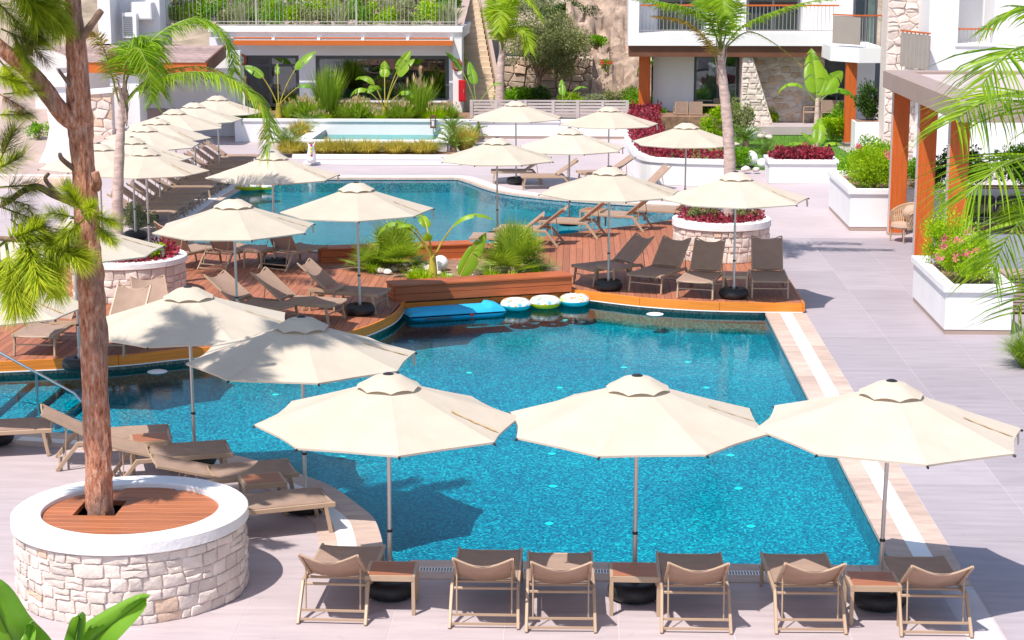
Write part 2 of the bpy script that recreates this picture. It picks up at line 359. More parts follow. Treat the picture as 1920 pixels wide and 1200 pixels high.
def thing(name, label, cat, loc=(0,0,0), rz=0, group=None):
    o = bpy.data.objects.new(name, None); COL.objects.link(o); o.location = loc; o.rotation_euler = (0,0,rz)
    o.empty_display_size = 0.2; return tag(o, label, cat, group)
def struct(o, label=None): o['kind'] = 'structure'; return tag(o, label) if label else o
KIDS = {}
def kids(o):
    return [c for c in bpy.data.objects if c.parent == o]
def tree_of(o): return (o, [tree_of(c) for c in kids(o)])
def copy_tree(t, parent=None):
    c = t[0].copy(); COL.objects.link(c); c.parent = parent
    for ch in t[1]: copy_tree(ch, c)
    return c
def catmull(pts, k=6):
    out = []; n = len(pts); P = [Vector((*p[:2], 0)) for p in pts]
    for i in range(n-1):
        a = P[max(i-1,0)]; b = P[i]; c = P[i+1]; d = P[min(i+2,n-1)]
        for j in range(k):
            t = j/k
            out.append(0.5*((2*b)+(c-a)*t+(2*a-5*b+4*c-d)*t*t+(3*b-a-3*c+d)*t**3))
    out.append(P[-1]); return out
def GP(pts, z=0): return [G(x, y, z) for x, y in pts]
def resample(path, step):
    path = [Vector((*p[:2],0)) for p in path]; d = [0]
    for i in range(1, len(path)): d.append(d[-1]+(path[i]-path[i-1]).length)
    n = max(1, round(d[-1]/step)); out = []; j = 0
    for k in range(n+1):
        s = d[-1]*k/n
        while j < len(path)-2 and d[j+1] < s: j += 1
        t = (s-d[j])/max(1e-9, d[j+1]-d[j]); out.append(path[j].lerp(path[j+1], t))
    return out
def normals(path):    # left-hand normals
    out = []
    for i in range(len(path)):
        d = (path[min(i+1,len(path)-1)]-path[max(i-1,0)]).normalized(); out.append(Vector((-d.y, d.x, 0)))
    return out
def strip_pieces(name, path, o0, o1, z0, z1, step, gap, mat, parent, sub=3, bevel=0.004):
    """pieces laid along a path between two sideways offsets (positive = left of travel)"""
    p = resample(path, step/sub); nn = normals(p); out = []; i = 0
    while i+1 < len(p):
        j = min(i+sub, len(p)-1); mb = MB()
        a = [p[k]+nn[k]*o0 for k in range(i,j+1)]; b = [p[k]+nn[k]*o1 for k in range(i,j+1)]
        if gap:
            for l in (a, b):
                d = (l[-1]-l[0]).normalized(); l[0] = l[0]+d*gap/2; l[-1] = l[-1]-d*gap/2
        pts = a + b[::-1]
        ar = sum(pts[k].x*pts[(k+1)%len(pts)].y-pts[(k+1)%len(pts)].x*pts[k].y for k in range(len(pts)))
        if ar < 0: pts = pts[::-1]
        c = sum(pts, Vector())/len(pts)
        mb.prism([q-c for q in pts], z0, z1)
        out.append(mb.build(name, mat, parent, (c.x, c.y, 0), bevel=bevel)); i = j
    return out
def strip_mesh(mb, path, o0, o1, z0, z1, step=0.3):
    p = resample(path, step); nn = normals(p)
    for i in range(len(p)-1):
        a, b, c, d = p[i]+nn[i]*o0, p[i+1]+nn[i+1]*o0, p[i+1]+nn[i+1]*o1, p[i]+nn[i]*o1
        q = [a,b,c,d] if (b-a).cross(d-a).z > 0 else [d,c,b,a]
        mb.add([(v.x,v.y,z0) for v in q]+[(v.x,v.y,z1) for v in q], [(4,5,6,7),(0,1,5,4),(1,2,6,5),(2,3,7,6),(3,0,4,7)])
    return mb
# ------------------------------------------------------------------ plant helpers
UP = Vector((0,0,1))
def rv(r=rnd): 
    while True:
        v = Vector((r.uniform(-1,1), r.uniform(-1,1), r.uniform(-1,1)))
        if 0.01 < v.length < 1: return v.normalized()
def blade(mb, p, d, length, w, droop=0.5, segs=3, side=None, tip=0.15):
    d = d.normalized(); side = side or d.cross(UP)
    if side.length < 0.05: side = Vector((1,0,0))
    side = side.normalized(); pts = [p]; ws = [w*0.6]; q = p; st = length/segs
    for i in range(segs):
        q = q + d*st; pts.append(q); d = (d - UP*droop*(i+1)/segs*0.9).normalized(); t = (i+1)/segs
        ws.append(w*(1-t)**0.7*0.95 + w*tip*(t < 1) if t < 1 else w*0.06)
    mb.ribbon(pts, ws, side)
def frond(mb, mr, base, az, el, length, droop, n, leaf, lw, hang=0.5, vee=0.25, segs=3, rr=0.018, r=rnd, bare=0.15, curl=0.5):
    """feather frond: rachis tube into mr, leaflets into mb"""
    K = 14; pts = [Vector(base)]; e = el; h = Vector((math.cos(az), math.sin(az), 0)); tang = []
    for i in range(K):
        d = h*math.cos(e)+UP*math.sin(e); tang.append(d); pts.append(pts[-1]+d*length/K); e -= droop/K*(0.5+1.0*i/K)
    tang.append(tang[-1])
    mr.tube(pts, [rr*(1-0.85*i/K) for i in range(K+1)], 5, False)
    for i in range(n):
        s = bare+(1-bare)*(i+r.random()*0.6)/n; x = min(s, 0.999)*K; j = int(x); p = pts[j].lerp(pts[j+1], x-j); t = tang[j]
        sd_ = t.cross(UP).normalized(); u = sd_.cross(t)
        ll = leaf*(0.45+0.55*math.sin(min(1,s*1.15)*math.pi*0.92+0.15))*r.uniform(0.85,1.12)
        for sg in (-1,1):
            d = sd_*sg*0.85 + t*r.uniform(0.45,0.75)*(0.6+s) + u*vee*r.uniform(0.5,1.4) - UP*hang*0.35*r.uniform(0.6,1.4)
            blade(mb, p, d, ll, lw, hang*curl*r.uniform(0.7,1.5), segs, (t*0.8+u*r.uniform(-0.6,0.6)))
def big_leaf(mb, mr, base, az, el, pet, length, width, droop, r=rnd, tear=0.3, fold=0.5, rr=0.02, petdroop=0.25, twist=0.0):
    """banana or strelitzia leaf: petiole, midrib and a torn blade"""
    K1, K2 = 6, 14; h = Vector((math.cos(az), math.sin(az), 0)); e = el; p = Vector(base); pts = [p]
    for i in range(K1):
        p = p+(h*math.cos(e)+UP*math.sin(e))*pet/K1; pts.append(p); e -= petdroop/K1
    st = len(pts)-1; tg = []
    for i in range(K2):
        d = h*math.cos(e)+UP*math.sin(e); tg.append(d); p = p+d*length/K2; pts.append(p); e -= droop/K2
    tg.append(tg[-1])
    mr.tube(pts, [rr*(1-0.8*i/(len(pts)-1)) for i in range(len(pts))], 6, False)
    sd0 = h.cross(UP)
    for sg in (-1,1):
        prev = None; i = 0
        while i < K2:
            run = r.randint(2,5) if r.random() < tear else r.randint(5,9); run = min(run, K2-i)
            vs = []; dz = r.uniform(0.0,0.35)*tear; sk = r.uniform(-0.1,0.25)*tear
            for k in range(run+1):
                s = (i+k)/K2; w = width*0.5*(math.sin(math.pi*min(1,s**0.75*0.97+0.03)))**0.6*(1.0 if s < 0.97 else 0.35)
                t = tg[min(i+k,K2)]; sd_ = (sd0*math.cos(twist)+t.cross(sd0)*math.sin(twist)); u = sd_.cross(t)*1.0
                c = pts[st+i+k]; g = 0.012 if (k in (0,run) and tear > 0.05 and 0 < i+k < K2) else 0
                off = t*(g if k == 0 else -g)*1.5
                a = c; b = c+sd_*sg*w*0.55+u*fold*w*0.42+off; q = c+sd_*sg*w+u*fold*w*(0.30)-UP*w*(0.35+dz)+t*sk*w+off*2
                vs += [tuple(a), tuple(b), tuple(q)]
            fs = []
            for k in range(run):
                fs += [(3*k,3*k+1,3*k+4,3*k+3), (3*k+1,3*k+2,3*k+5,3*k+4)]
            mb.add(vs, fs); i += run
def fan_leaf(mb, mr, base, d, pet, rad, n=20, r=rnd, lw=0.016):
    d = d.normalized(); p = Vector(base)+d*pet*0.5; p2 = p+(d-UP*0.15).normalized()*pet*0.5
    mr.tube([base, p, p2], [0.010,0.008,0.006], 4, False)
    s = d.cross(UP)
    s = s.normalized() if s.length > 0.1 else Vector((1,0,0)); 
    for i in range(n):
        a = (i/(n-1)-0.5)*R(220); q = d*math.cos(a)+s*math.sin(a)
        q = q + s.cross(d)*0.12
        blade(mb, p2, q, rad*(1-0.18*abs(a)/R(110))*r.uniform(0.9,1.08), lw, r.uniform(0.05,0.35), 3, s*math.cos(a)-d*math.sin(a), 0.2)
def leaves(mb, c, rad, n, size, clumps=14, r=rnd, flat=0.3, asp=0.45, shell=0.55, clump_r=0.35, zmin=None):
    """leaf-sized faces gathered in clumps through an ellipsoid"""
    c = Vector(c); rad = Vector(rad); cl = []
    for i in range(clumps):
        v = rv(r); k = shell+(1-shell)*r.random(); cl.append((Vector((v.x*rad.x, v.y*rad.y, v.z*rad.z))*k*(1-clump_r*0.6), r.uniform(0.6,1.3)))
    for i in range(n):
        o, sc = cl[r.randrange(clumps)]; v = rv(r)*(r.random()**0.45)*clump_r*sc
        p = c+o+Vector((v.x*rad.x, v.y*rad.y, v.z*rad.z))
        if zmin is not None and p.z < zmin: continue
        d = (v.normalized()+rv(r)*0.9+UP*flat).normalized(); s = d.cross(rv(r)).normalized(); l = size*r.uniform(0.6,1.3); w = l*asp
        t = d.cross(s)
        mb.add([tuple(p), tuple(p+d*l*0.5+s*w*0.5+t*w*0.15), tuple(p+d*l), tuple(p+d*l*0.5-s*w*0.5+t*w*0.15)], [(0,1,2,3)])
def tuft(mb, c, n, h, spread, w=0.006, droop=0.5, r=rnd, segs=3, base=0.08):
    c = Vector(c)
    for i in range(n):
        a = r.uniform(0, 2*math.pi); o = Vector((math.cos(a), math.sin(a), 0)); k = r.random()**0.7
        d = UP+o*spread*k
        blade(mb, c+o*base*r.random(), d, h*r.uniform(0.65,1.15), w, droop*r.uniform(0.4,1.4)*(0.3+k), segs)
# ------------------------------------------------------------------ ground, pool, deck
XR = 3.68; YN = 20.72; DZ = 0.20; WZ = -0.07; FZ = -0.45
near_curve = catmull(GP([(-330,805),(-150,802),(0,806),(150,815),(300,828),(422,851),(487,866),(571,893),(619,912),(645,929),(671,949),(697,970),(710,1000),(717,1030)]), 5)
near_curve = near_curve + [Vector((near_curve[-1].x+0.03, YN, 0))]
back_right = catmull(GP([(1290,412),(1312,403),(1300,393),(1260,386),(1150,380),(1040,372),(953,362),(910,352),(880,341),(858,334)]), 5)
back_left = catmull(GP([(486,334),(457,351),(420,372),(395,390),(350,420),(322,450),(326,472)]), 5)
basin = [Vector((XR, YN, 0)), Vector((XR, 38.3, 0)), Vector((2.7, 42.3, 0))] + back_right + back_left + GP([(250,540),(0,640),(-330,660)]) + near_curve
outer = [(-160,4),(160,4),(160,400),(-160,400)]
MB().poly(outer, -0.008, [basin]).build('ground', 'pave_light')
struct(bpy.data.objects['ground'])
g = MB().poly(basin, FZ)
n_ = len(basin)
g.add([(p.x,p.y,FZ) for p in basin]+[(p.x,p.y,-0.008) for p in basin], [(i,(i+1)%n_,n_+(i+1)%n_,n_+i) for i in range(n_)])
struct(g.build('pool_basin', 'pool_mosaic'))
struct(MB().poly(basin, WZ).build('pool_water', 'water'))
# deck
deck_fl = catmull(GP([(757,562),(744,580),(727,593),(677,614),(600,633),(500,645),(360,652),(207,667),(0,677),(-160,684),(-330,690)], DZ), 4)
deck_fr = catmull(GP([(1072,542),(1107,546),(1200,557),(1300,564),(1400,567),(1505,568)], DZ), 4)
xr_ = deck_fr[-1].x
deck_back = GP([(1290,408),(1200,421),(1100,434),(1000,446),(890,459),(740,466),(595,471),(480,470),(395,463),(322,455),(250,470),(100,492),(0,545),(-330,585)], DZ)
deck = deck_fl[::-1] + deck_fr + [Vector((xr_-0.02, 42.6, 0))] + deck_back
def cross_y(poly, x):
    out = []; n = len(poly)
    for i in range(n):
        a, b = poly[i], poly[(i+1)%n]
        if (a.x <= x) != (b.x <= x): out.append(a.y+(b.y-a.y)*(x-a.x)/(b.x-a.x))
    return sorted(out)
dk = thing('wooden_deck', 'curved reddish brown plank deck between the two pools', 'deck')
pw = 0.147; k = 0; x = min(p.x for p in deck)+0.05
while x < xr_:
    a = cross_y(deck, x+0.003); b = cross_y(deck, min(x+pw-0.005, xr_-0.003))
    if len(a) != len(b) or len(a) % 2: a = b = cross_y(deck, x+pw/2)
    for q in range(0, len(a)-1, 2):
        # long runs are laid from butted boards
        y0 = min(a[q], b[q]); y1 = max(a[q+1], b[q+1]); cuts = [y0]; c_ = y0+(1.2 if k % 2 else 2.6)
        while c_ < y1-1.0 and len(cuts) < 3: cuts.append(c_); c_ += 4.2
        cuts.append(y1)
        for ci in range(len(cuts)-1):
            l0 = a[q] if ci == 0 else cuts[ci]+0.004; r0 = b[q] if ci == 0 else cuts[ci]+0.004
            l1 = a[q+1] if ci == len(cuts)-2 else cuts[ci+1]; r1 = b[q+1] if ci == len(cuts)-2 else cuts[ci+1]
            cy = (l0+l1)/2; w = min(x+pw-0.007, xr_)-x
            dz = rnd.uniform(-0.0015, 0.0015)
            mb = MB().hexa([(0,l0-cy,-0.03),(w,r0-cy,-0.03),(w,r1-cy,-0.03),(0,l1-cy,-0.03),(0,l0-cy,dz),(w,r0-cy,dz),(w,r1-cy,dz),(0,l1-cy,dz)])
            mb.build('plank', 'deck', dk, (x, cy, DZ))
    x += pw; k += 1
inner = MB()
cen = Vector((-3, 40, 0))
def inset(poly, d):
    n = len(poly); out = []
    for i in range(n):
        a, b, c = poly[i-1], poly[i], poly[(i+1)%n]; t = (c-a).normalized(); out.append(b+Vector((-t.y, t.x, 0))*d)
    return out
# winding: make deck counter-clockwise
ar = sum(deck[i].x*deck[(i+1)%len(deck)].y-deck[(i+1)%len(deck)].x*deck[i].y for i in range(len(deck)))
if ar < 0: deck = deck[::-1]
base_o = MB().prism(inset(deck, 0.07), FZ-0.05, DZ-0.034).build('deck_base', 'rim_mosaic', dk)
front_path = deck_fl[::-1] + [deck_fl[0].lerp(deck_fr[0], 0.5)] + deck_fr
strip_pieces('fascia_board', deck_fl[::-1], -0.005, -0.045, 0.03, DZ+0.003, 2.4, 0.006, 'fascia', dk, 10, 0.003)
strip_pieces('fascia_board', [deck_fl[0], deck_fr[0]], -0.005, -0.045, 0.03, DZ-0.06, 1.8, 0.006, 'fascia', dk, 2, 0.003)
strip_pieces('fascia_board', deck_fr, -0.005, -0.045, 0.03, DZ+0.003, 1.6, 0.006, 'fascia', dk, 8, 0.003)
strip_pieces('fascia_board', [deck_fr[-1]+Vector((0,-0.04,0)), Vector((xr_-0.02, 42.6, 0))], -0.005, -0.04, 0.03, DZ+0.003, 2.0, 0.006, 'fascia', dk, 4, 0.003)
strip_pieces('fascia_board', deck_back[:9], -0.005, -0.04, 0.03, DZ-0.002, 2.0, 0.006, 'fascia', dk, 8, 0.003)
# white seal line below the fascia
for q_ in (deck_fr, deck_fl[::-1]): strip_mesh(MB(), q_, -0.0, -0.055, 0.012, 0.028).build('seal_line', 'gutter_white', dk)
# pool edges ---------------------------------------------------------
ce = thing('pool_coping', 'travertine edging stones and white gutter round the front pool', 'pool edge')
redge = [Vector((XR, YN, 0)), Vector((XR, deck_fr[-1].y-0.02, 0))]
strip_pieces('coping_stone', redge, 0.02, -0.27, -0.05, 0.006, 0.62, 0.006, 'travertine', ce, 1)
strip_mesh(MB(), redge, -0.27, -0.50, -0.05, 0.002, 8).build('gutter', 'gutter_white', ce)
strip_pieces('coping_stone', redge, -0.50, -0.76, -0.05, 0.006, 0.62, 0.006, 'travertine', ce, 1)
nc = resample(near_curve[12:], 0.15)
strip_pieces('coping_stone', nc, 0.02, -0.30, -0.05, 0.006, 0.5, 0.006, 'travertine', ce, 3)
strip_mesh(MB(), nc, -0.30, -0.52, -0.05, 0.002, 0.15).build('gutter', 'gutter_white', ce)
strip_pieces('coping_stone', nc, -0.52, -0.74, -0.05, 0.006, 0.6, 0.006, 'travertine', ce, 3)
npth = [Vector((near_curve[-1].x+0.33, YN, 0)), Vector((XR+0.75, YN, 0))]
strip_pieces('coping_stone', npth, 0.02, -0.22, -0.05, 0.0065, 0.6, 0.006, 'travertine', ce, 1)
dr = MB(); x = npth[0].x
while x < npth[1].x: dr.box(x, x+0.018, YN-0.36, YN-0.23, -0.02, 0.004); x += 0.034
dr.box(npth[0].x, npth[1].x, YN-0.372, YN-0.36, -0.02, 0.004); dr.box(npth[0].x, npth[1].x, YN-0.23, YN-0.222, -0.02, 0.004)
o = dr.build('drain_grate', 'gutter_white', ce); o['kind'] = 'stuff'
MB().box(npth[0].x, npth[1].x, YN-0.36, YN-0.23, -0.04, -0.004).build('drain_channel', 'dark_frame', ce)
strip_pieces('coping_stone', [Vector((npth[0].x, YN-0.375, 0)), Vector((npth[1].x, YN-0.375, 0))], 0, -0.25, -0.05, 0.005, 0.6, 0.006, 'travertine', ce, 1)
cb = thing('pool_edging', 'pale rounded edging round the back pool', 'pool edge')
far_path = back_right[6:] + [back_left[0]] + back_left[1:-2]
strip_mesh(MB(), far_path, 0.02, -0.16, -0.05, 0.012, 0.2).build('inner_rim', 'travertine', cb)
strip_mesh(MB(), far_path, -0.16, -0.45, -0.05, 0.03, 0.2).build('white_rim', 'gutter_white', cb)
# paving slabs ---------------------------------------------------------
pv = thing('stone_paving', None, None); struct(pv, 'grey lavender stone slabs of the walkway beside the pool'); 
def slabs(x0, x1, y0, y1, w, h, mat, z=0.0, par=pv, skip=None):
    me = MB().box(0.004, w-0.004, 0.004, h-0.004, -0.02, 0).mesh('slab'); me.materials.append(M(mat))
    nx = round((x1-x0)/w); ny = round((y1-y0)/h)
    for i in range(nx):
        for j in range(ny):
            x = x0+i*w; y = y0+j*h
            if skip and skip(x, y): continue
            obj('paving_slab', me, par, (x, y, z))
slabs(XR+0.765, XR+0.765+1.2*5, 16.9, 16.9+2.4*12, 1.2, 2.4, 'pave_grey')
MB().box(XR+0.76, XR+0.77+6.0, 16.9, 45.7, -0.02, -0.0035).build('joint_bed', 'grout', pv)
tp = thing('pale_terrace', None, None); struct(tp, 'pale pink terrace slabs along the near edge of the pool')
slabs(-7.2, -7.2+0.0, 0, 0, 1, 1, 'pave_light')
slabs(-1.95, XR+0.77-0.005-0.035, 16.9, 20.1, 1.2, 1.06, 'pave_light', par=tp)
slabs(-8.35, -1.95, 16.9, 20.1, 1.6, 1.06, 'pave_light', par=tp, skip=lambda x,y: False)
MB().box(-8.3, XR+0.75, 16.9, 20.08, -0.02, -0.0035).build('joint_bed', 'grout', tp)
# floor lamps in the pool
pl = [(1037,913),(1385,917),(1035,852),(1370,855),(1030,983),(1408,988),(1620,963),(1490,728),(1325,728),(1050,728),(1520,690),(1170,690),(880,838),(640,858),(1290,617),(1060,601),(770,640),(1290,680),(517,741),(1010,600),(880,700)]
lm = MB().lathe([(0.0,0.0),(0.055,0.0),(0.062,0.012),(0.045,0.022),(0.0,0.024)], 16).mesh('pool_light', smooth=True); lm.materials.append(M('globe'))
where = {(1620,963):'on the right side of the pool nearest the white gutter', (640,858):'on the pool floor by the curved left rim'}
for i, (a, b) in enumerate(pl):
    o = obj('pool_light', lm, None, G(a, b, FZ+0.003)); tag(o, 'small round white light set in the front pool floor', 'pool light', 'lights in the pool floor')
for i, (a, b, ww) in enumerate([(1228,590,'in the mosaic wall under the right deck'),(295,698,'in the pool beside the pine trunk')]):
    o = obj('wall_light', MB().lathe([(0.0,0.0),(0.16,0.0),(0.17,0.015),(0.12,0.03),(0.0,0.033)], 20).mesh('wall_light', smooth=True), None, G(a, b, WZ+0.002)); o.data.materials.append(M('globe'))
    tag(o, 'round white skimmer lid ' + ('near the deck on the right of the front pool' if i == 0 else 'in the water right of the pine trunk'), 'skimmer lid')
    o.name = 'skimmer_lid'
# underwater steps on the left
st = thing('pool_steps', 'blue mosaic steps under the water at the left end of the pool', 'steps')
for i in range(4):
    a = G(-60+i*62, 800-i*4, FZ); b = G(40+i*70, 702-i*3, FZ)
    d = (b-a).normalized(); nrm = Vector((d.y, -d.x, 0)); h = 0.30-i*0.065
    a -= d*0.6; b += d*0.2
    mb = MB().bar(a+Vector((0,0,h/2))-nrm*0.4, b+Vector((0,0,h/2))-nrm*0.4, 0.8, h)
    stp = mb.build('step', 'pool_mosaic', st)
    MB().bar(a+Vector((0,0,h+0.004)), b+Vector((0,0,h+0.004)), 0.06, 0.02).build('nosing', 'black_plastic', stp)
hr = thing('handrail', 'polished steel handrail sloping down into the pool at the left', 'handrail')
pA, pB, pC = G(-20,650,0.75), G(140,738,0.05), G(70,745,-0.5)
top = pA.lerp(pB, 0.55); 
MB().tube([pA+(pA-pB)*0.3, pA, pB, pB+(pB-pA)*0.1-UP*0.1], 0.022, 10).build('rail', 'steel', hr, smooth=True)
MB().tube([top, Vector((top.x, top.y, FZ))], 0.02, 10).build('post', 'steel', hr, smooth=True)
# ------------------------------------------------------------------ umbrellas
UR, UZR, UZA = 1.44, 1.99, 2.46
def make_umbrella(seed):
    t = thing('parasol', 'x', 'parasol', group='cream parasols round the pools')
    # canopy: eight panels, sagging between the ribs, with a hem
    mb = MB(); NS = 8; K = 5; rings = []; r0 = 0.17
    for k in range(K+1):
        s = k/K; rr = r0+(UR-r0)*s; row = []
        for j in range(NS*4):
            a = 2*math.pi*j/(NS*4); fr = (j % 4)/4; sag = 4*fr*(1-fr)
            flat = math.cos(math.pi/NS)/math.cos((fr-0.5)*2*math.pi/NS)        # straight hem between the ribs
            rad = rr*(1+(flat-1)*s**0.7) - (0.04+0.02*noise.noise(Vector((j*0.4, seed*3.0, 1))))*sag*s*s
            w_ = noise.noise(Vector((math.cos(a)*2.5*s, math.sin(a)*2.5*s, seed*7.3)))*s
            z = UZA-0.05-(UZA-0.05-UZR)*(s**0.92) - (0.045+0.012*w_)*sag*s*(1.2-s) + 0.012*w_*(1-s)*sag
            row.append((rad*math.cos(a), rad*math.sin(a), z))
        rings.append(row)
    hem = [(x*0.998, y*0.998, z-0.022) for x, y, z in rings[-1]]
    rings.append(hem); n = NS*4
    mb.v = [p for r in rings for p in r]
    mb.f = [(i*n+j, i*n+(j+1)%n, (i+1)*n+(j+1)%n, (i+1)*n+j)[::-1] for i in range(len(rings)-1) for j in range(n)]
    cn = mb.build('canopy', 'canopy', t, smooth=True, angle=8)
    # vent cap, scalloped
    mv = MB(); rows = []
    for k, (rr, z) in enumerate([(0.06, UZA+0.045), (0.16, UZA+0.02), (0.30, UZA-0.065), (0.35, UZA-0.098)]):
        row = []
        for j in range(n):
            a = 2*math.pi*j/n; fr = (j % 4)/4; sag = 4*fr*(1-fr)
            row.append((rr*(1-0.05*sag*(k/3))*math.cos(a), rr*(1-0.05*sag*(k/3))*math.sin(a), z+(0.028*sag*(k/3)**2)))
        rows.append(row)
    mv.v = [p for r in rows for p in r]; mv.f = [(i*n+j, i*n+(j+1)%n, (i+1)*n+(j+1)%n, (i+1)*n+j)[::-1] for i in range(3) for j in range(n)]
    mv.build('vent_cap', 'canopy', cn, smooth=True, angle=12)
    MB().lathe([(0.055, UZA+0.035), (0.06, UZA+0.050), (0.04, UZA+0.060), (0.02, UZA+0.066), (0.0, UZA+0.068)], 14).build('finial', 'black_plastic', t, smooth=True)
    MB().tube([(0,0,0.10), (0,0,0.74)], 0.026, 14).build('lower_pole', 'alu', t, smooth=True)
    MB().lathe([(0.0,0.735),(0.031,0.735),(0.031,0.765),(0.0,0.765)], 14).build('pole_joint', 'black_plastic', t, smooth=True)
    MB().tube([(0,0,0.76), (0,0,UZA+0.02)], 0.023, 14).build('pole', 'alu', t, smooth=True)
    rib = MB(); 
    rib.bar((0.03,0,UZA-0.10), (UR-0.01,0,UZR-0.018), 0.016, 0.018)
    rm = rib.mesh('rib'); rm.materials.append(M('frame_tan'))
    cap = MB().tube([(UR-0.03,0,UZR-0.012), (UR+0.018,0,UZR-0.03)], [0.016,0.013], 6).mesh('rib_tip'); cap.materials.append(M('black_plastic'))
    for i in range(8):
        ro = obj('rib', rm, t, rz=2*math.pi*i/8); obj('rib_tip', cap, ro)
    ty = MB(); prof = []
    for i in range(12):
        a = math.pi*(-0.5+i/11); prof.append((0.20+0.095*math.cos(a)+0.0, 0.105+0.10*math.sin(a)))
    prof = [(0.0, 0.004)] + prof + [(0.10, 0.20), (0.09, 0.165), (0.0, 0.165)]
    b = ty.lathe(prof, 28).build('base', 'black_plastic', t, smooth=True, angle=60)
    MB().tube([(0,0,0.15),(0,0,0.26)], 0.036, 12).build('socket', 'alu', b, smooth=True)
    # closing strap lying on a panel and hanging over the hem
    st = MB(); a = -0.62+0.12*seed; pts = []
    for s in (0.50, 0.56, 0.62, 0.68, 0.74, 0.80, 0.86, 0.92, 0.98):
        fr = (a/(math.pi/4)) % 1.0; sag = 4*fr*(1-fr); flat = math.cos(math.pi/NS)/math.cos((fr-0.5)*2*math.pi/NS)
        rr = (r0+(UR-r0)*s)*(1+(flat-1)*s**0.7)-0.04*sag*s*s
        pts.append(Vector((rr*math.cos(a), rr*math.sin(a), UZA-0.05-(UZA-0.05-UZR)*s**0.92-0.045*sag*s*(1.2-s)+0.014+0.006*math.sin(s*40)))); a += 0.01
    st.ribbon(pts, [0.014+0.006*math.sin(i*2.1) for i in range(len(pts))], Vector((-math.sin(a), math.cos(a), 0.0)))
    st.build('strap', 'strap', cn)
    lp_ = MB(); e_ = Vector((UR*0.985, 0.03, UZR-0.02)); lp_.ribbon([e_, e_+Vector((0.02,0.03,-0.07)), e_+Vector((0.02,0.02,-0.15)), e_+Vector((0.0,-0.02,-0.17)), e_+Vector((-0.01,-0.03,-0.10)), e_+Vector((-0.02,-0.01,0.0))], [0.012]*6, Vector((0.3,0.2,0.05)).normalized())
    lp_.build('tie_loop', 'canopy', cn)
    return t
UT = [tree_of(make_umbrella(s_)) for s_ in range(4)]
UMB = [ # apex in the photograph, turn, lean, standing level, label
 (728,699,10,0.3,0,'large cream parasol nearest the round tree planter in the front row'),
 (1195,702,28,0,0,'middle cream parasol of the front row of three'),
 (1672,712,6,1.0,0,'rightmost cream parasol of the front row, over the white gutter'),
 (565,592,16,0,0,'cream parasol with dappled shade behind the left front parasol'),
 (352,536,35,-0.5,0,'cream parasol just right of the pine trunk with a hanging strap'),
 (-30,508,12,0,0,'cream parasol cut off by the left photo edge'),
 (137,408,20,0,DZ,'cream parasol behind the pine trunk beside the left stone planter'),
 (437,371,22,-0.5,DZ,'cream parasol on the deck above the three dark loungers by the back pool'),
 (668,341,8,-0.8,DZ,'cream parasol on the deck left of the fan palms'),
 (510,284,14,0,DZ,'cream parasol behind the drooping palm frond at the back pool'),
 (273,277,5,0,0,'nearest cream parasol of the left row, with palm shadow on it'),
 (185,268,30,0,0,'cream parasol half hidden behind the pine trunk at the left wall'),
 (247,256,12,0,0,'second cream parasol from the camera in the left row'),
 (270,234,25,0,0,'third cream parasol from the camera in the left row'),
 (295,221,2,0,0,'fourth cream parasol from the camera in the left row'),
 (327,203,33,0,0,'third farthest cream parasol of the left row'),
 (363,191,18,0,0,'second farthest cream parasol of the left row'),
 (407,178,9,0,0,'farthest cream parasol of the left row, near the bar'),
 (967,188,20,-0.4,0,'farthest cream parasol on the right, before the slatted fence'),
 (1142,198,7,0,0,'cream parasol beside the purple hedge at the slatted fence'),
 (1068,239,15,0,0,'cream parasol in the middle of the far right cluster'),
 (932,257,26,0,0,'cream parasol at the far right corner of the back pool'),
 (1287,229,31,0,0,'cream parasol in front of the curved purple planter'),
 (1143,311,12,0,DZ,'cream parasol on the deck over the dark lounger'),
 (1380,321,4,-0.3,DZ,'cream parasol on the deck before the right stone planter'),
]
for i, (px, py, rz, lean, lvl, lab) in enumerate(UMB):
    o = UT[i][0] if i < 4 else copy_tree(UT[(i*7+i//5) % 4])
    p = G(px, py, UZA+0.06+lvl); o.location = (p.x-math.sin(R(lean))*2.4, p.y, lvl); o.rotation_euler = (0, R(lean), R(rz)); o['label'] = lab
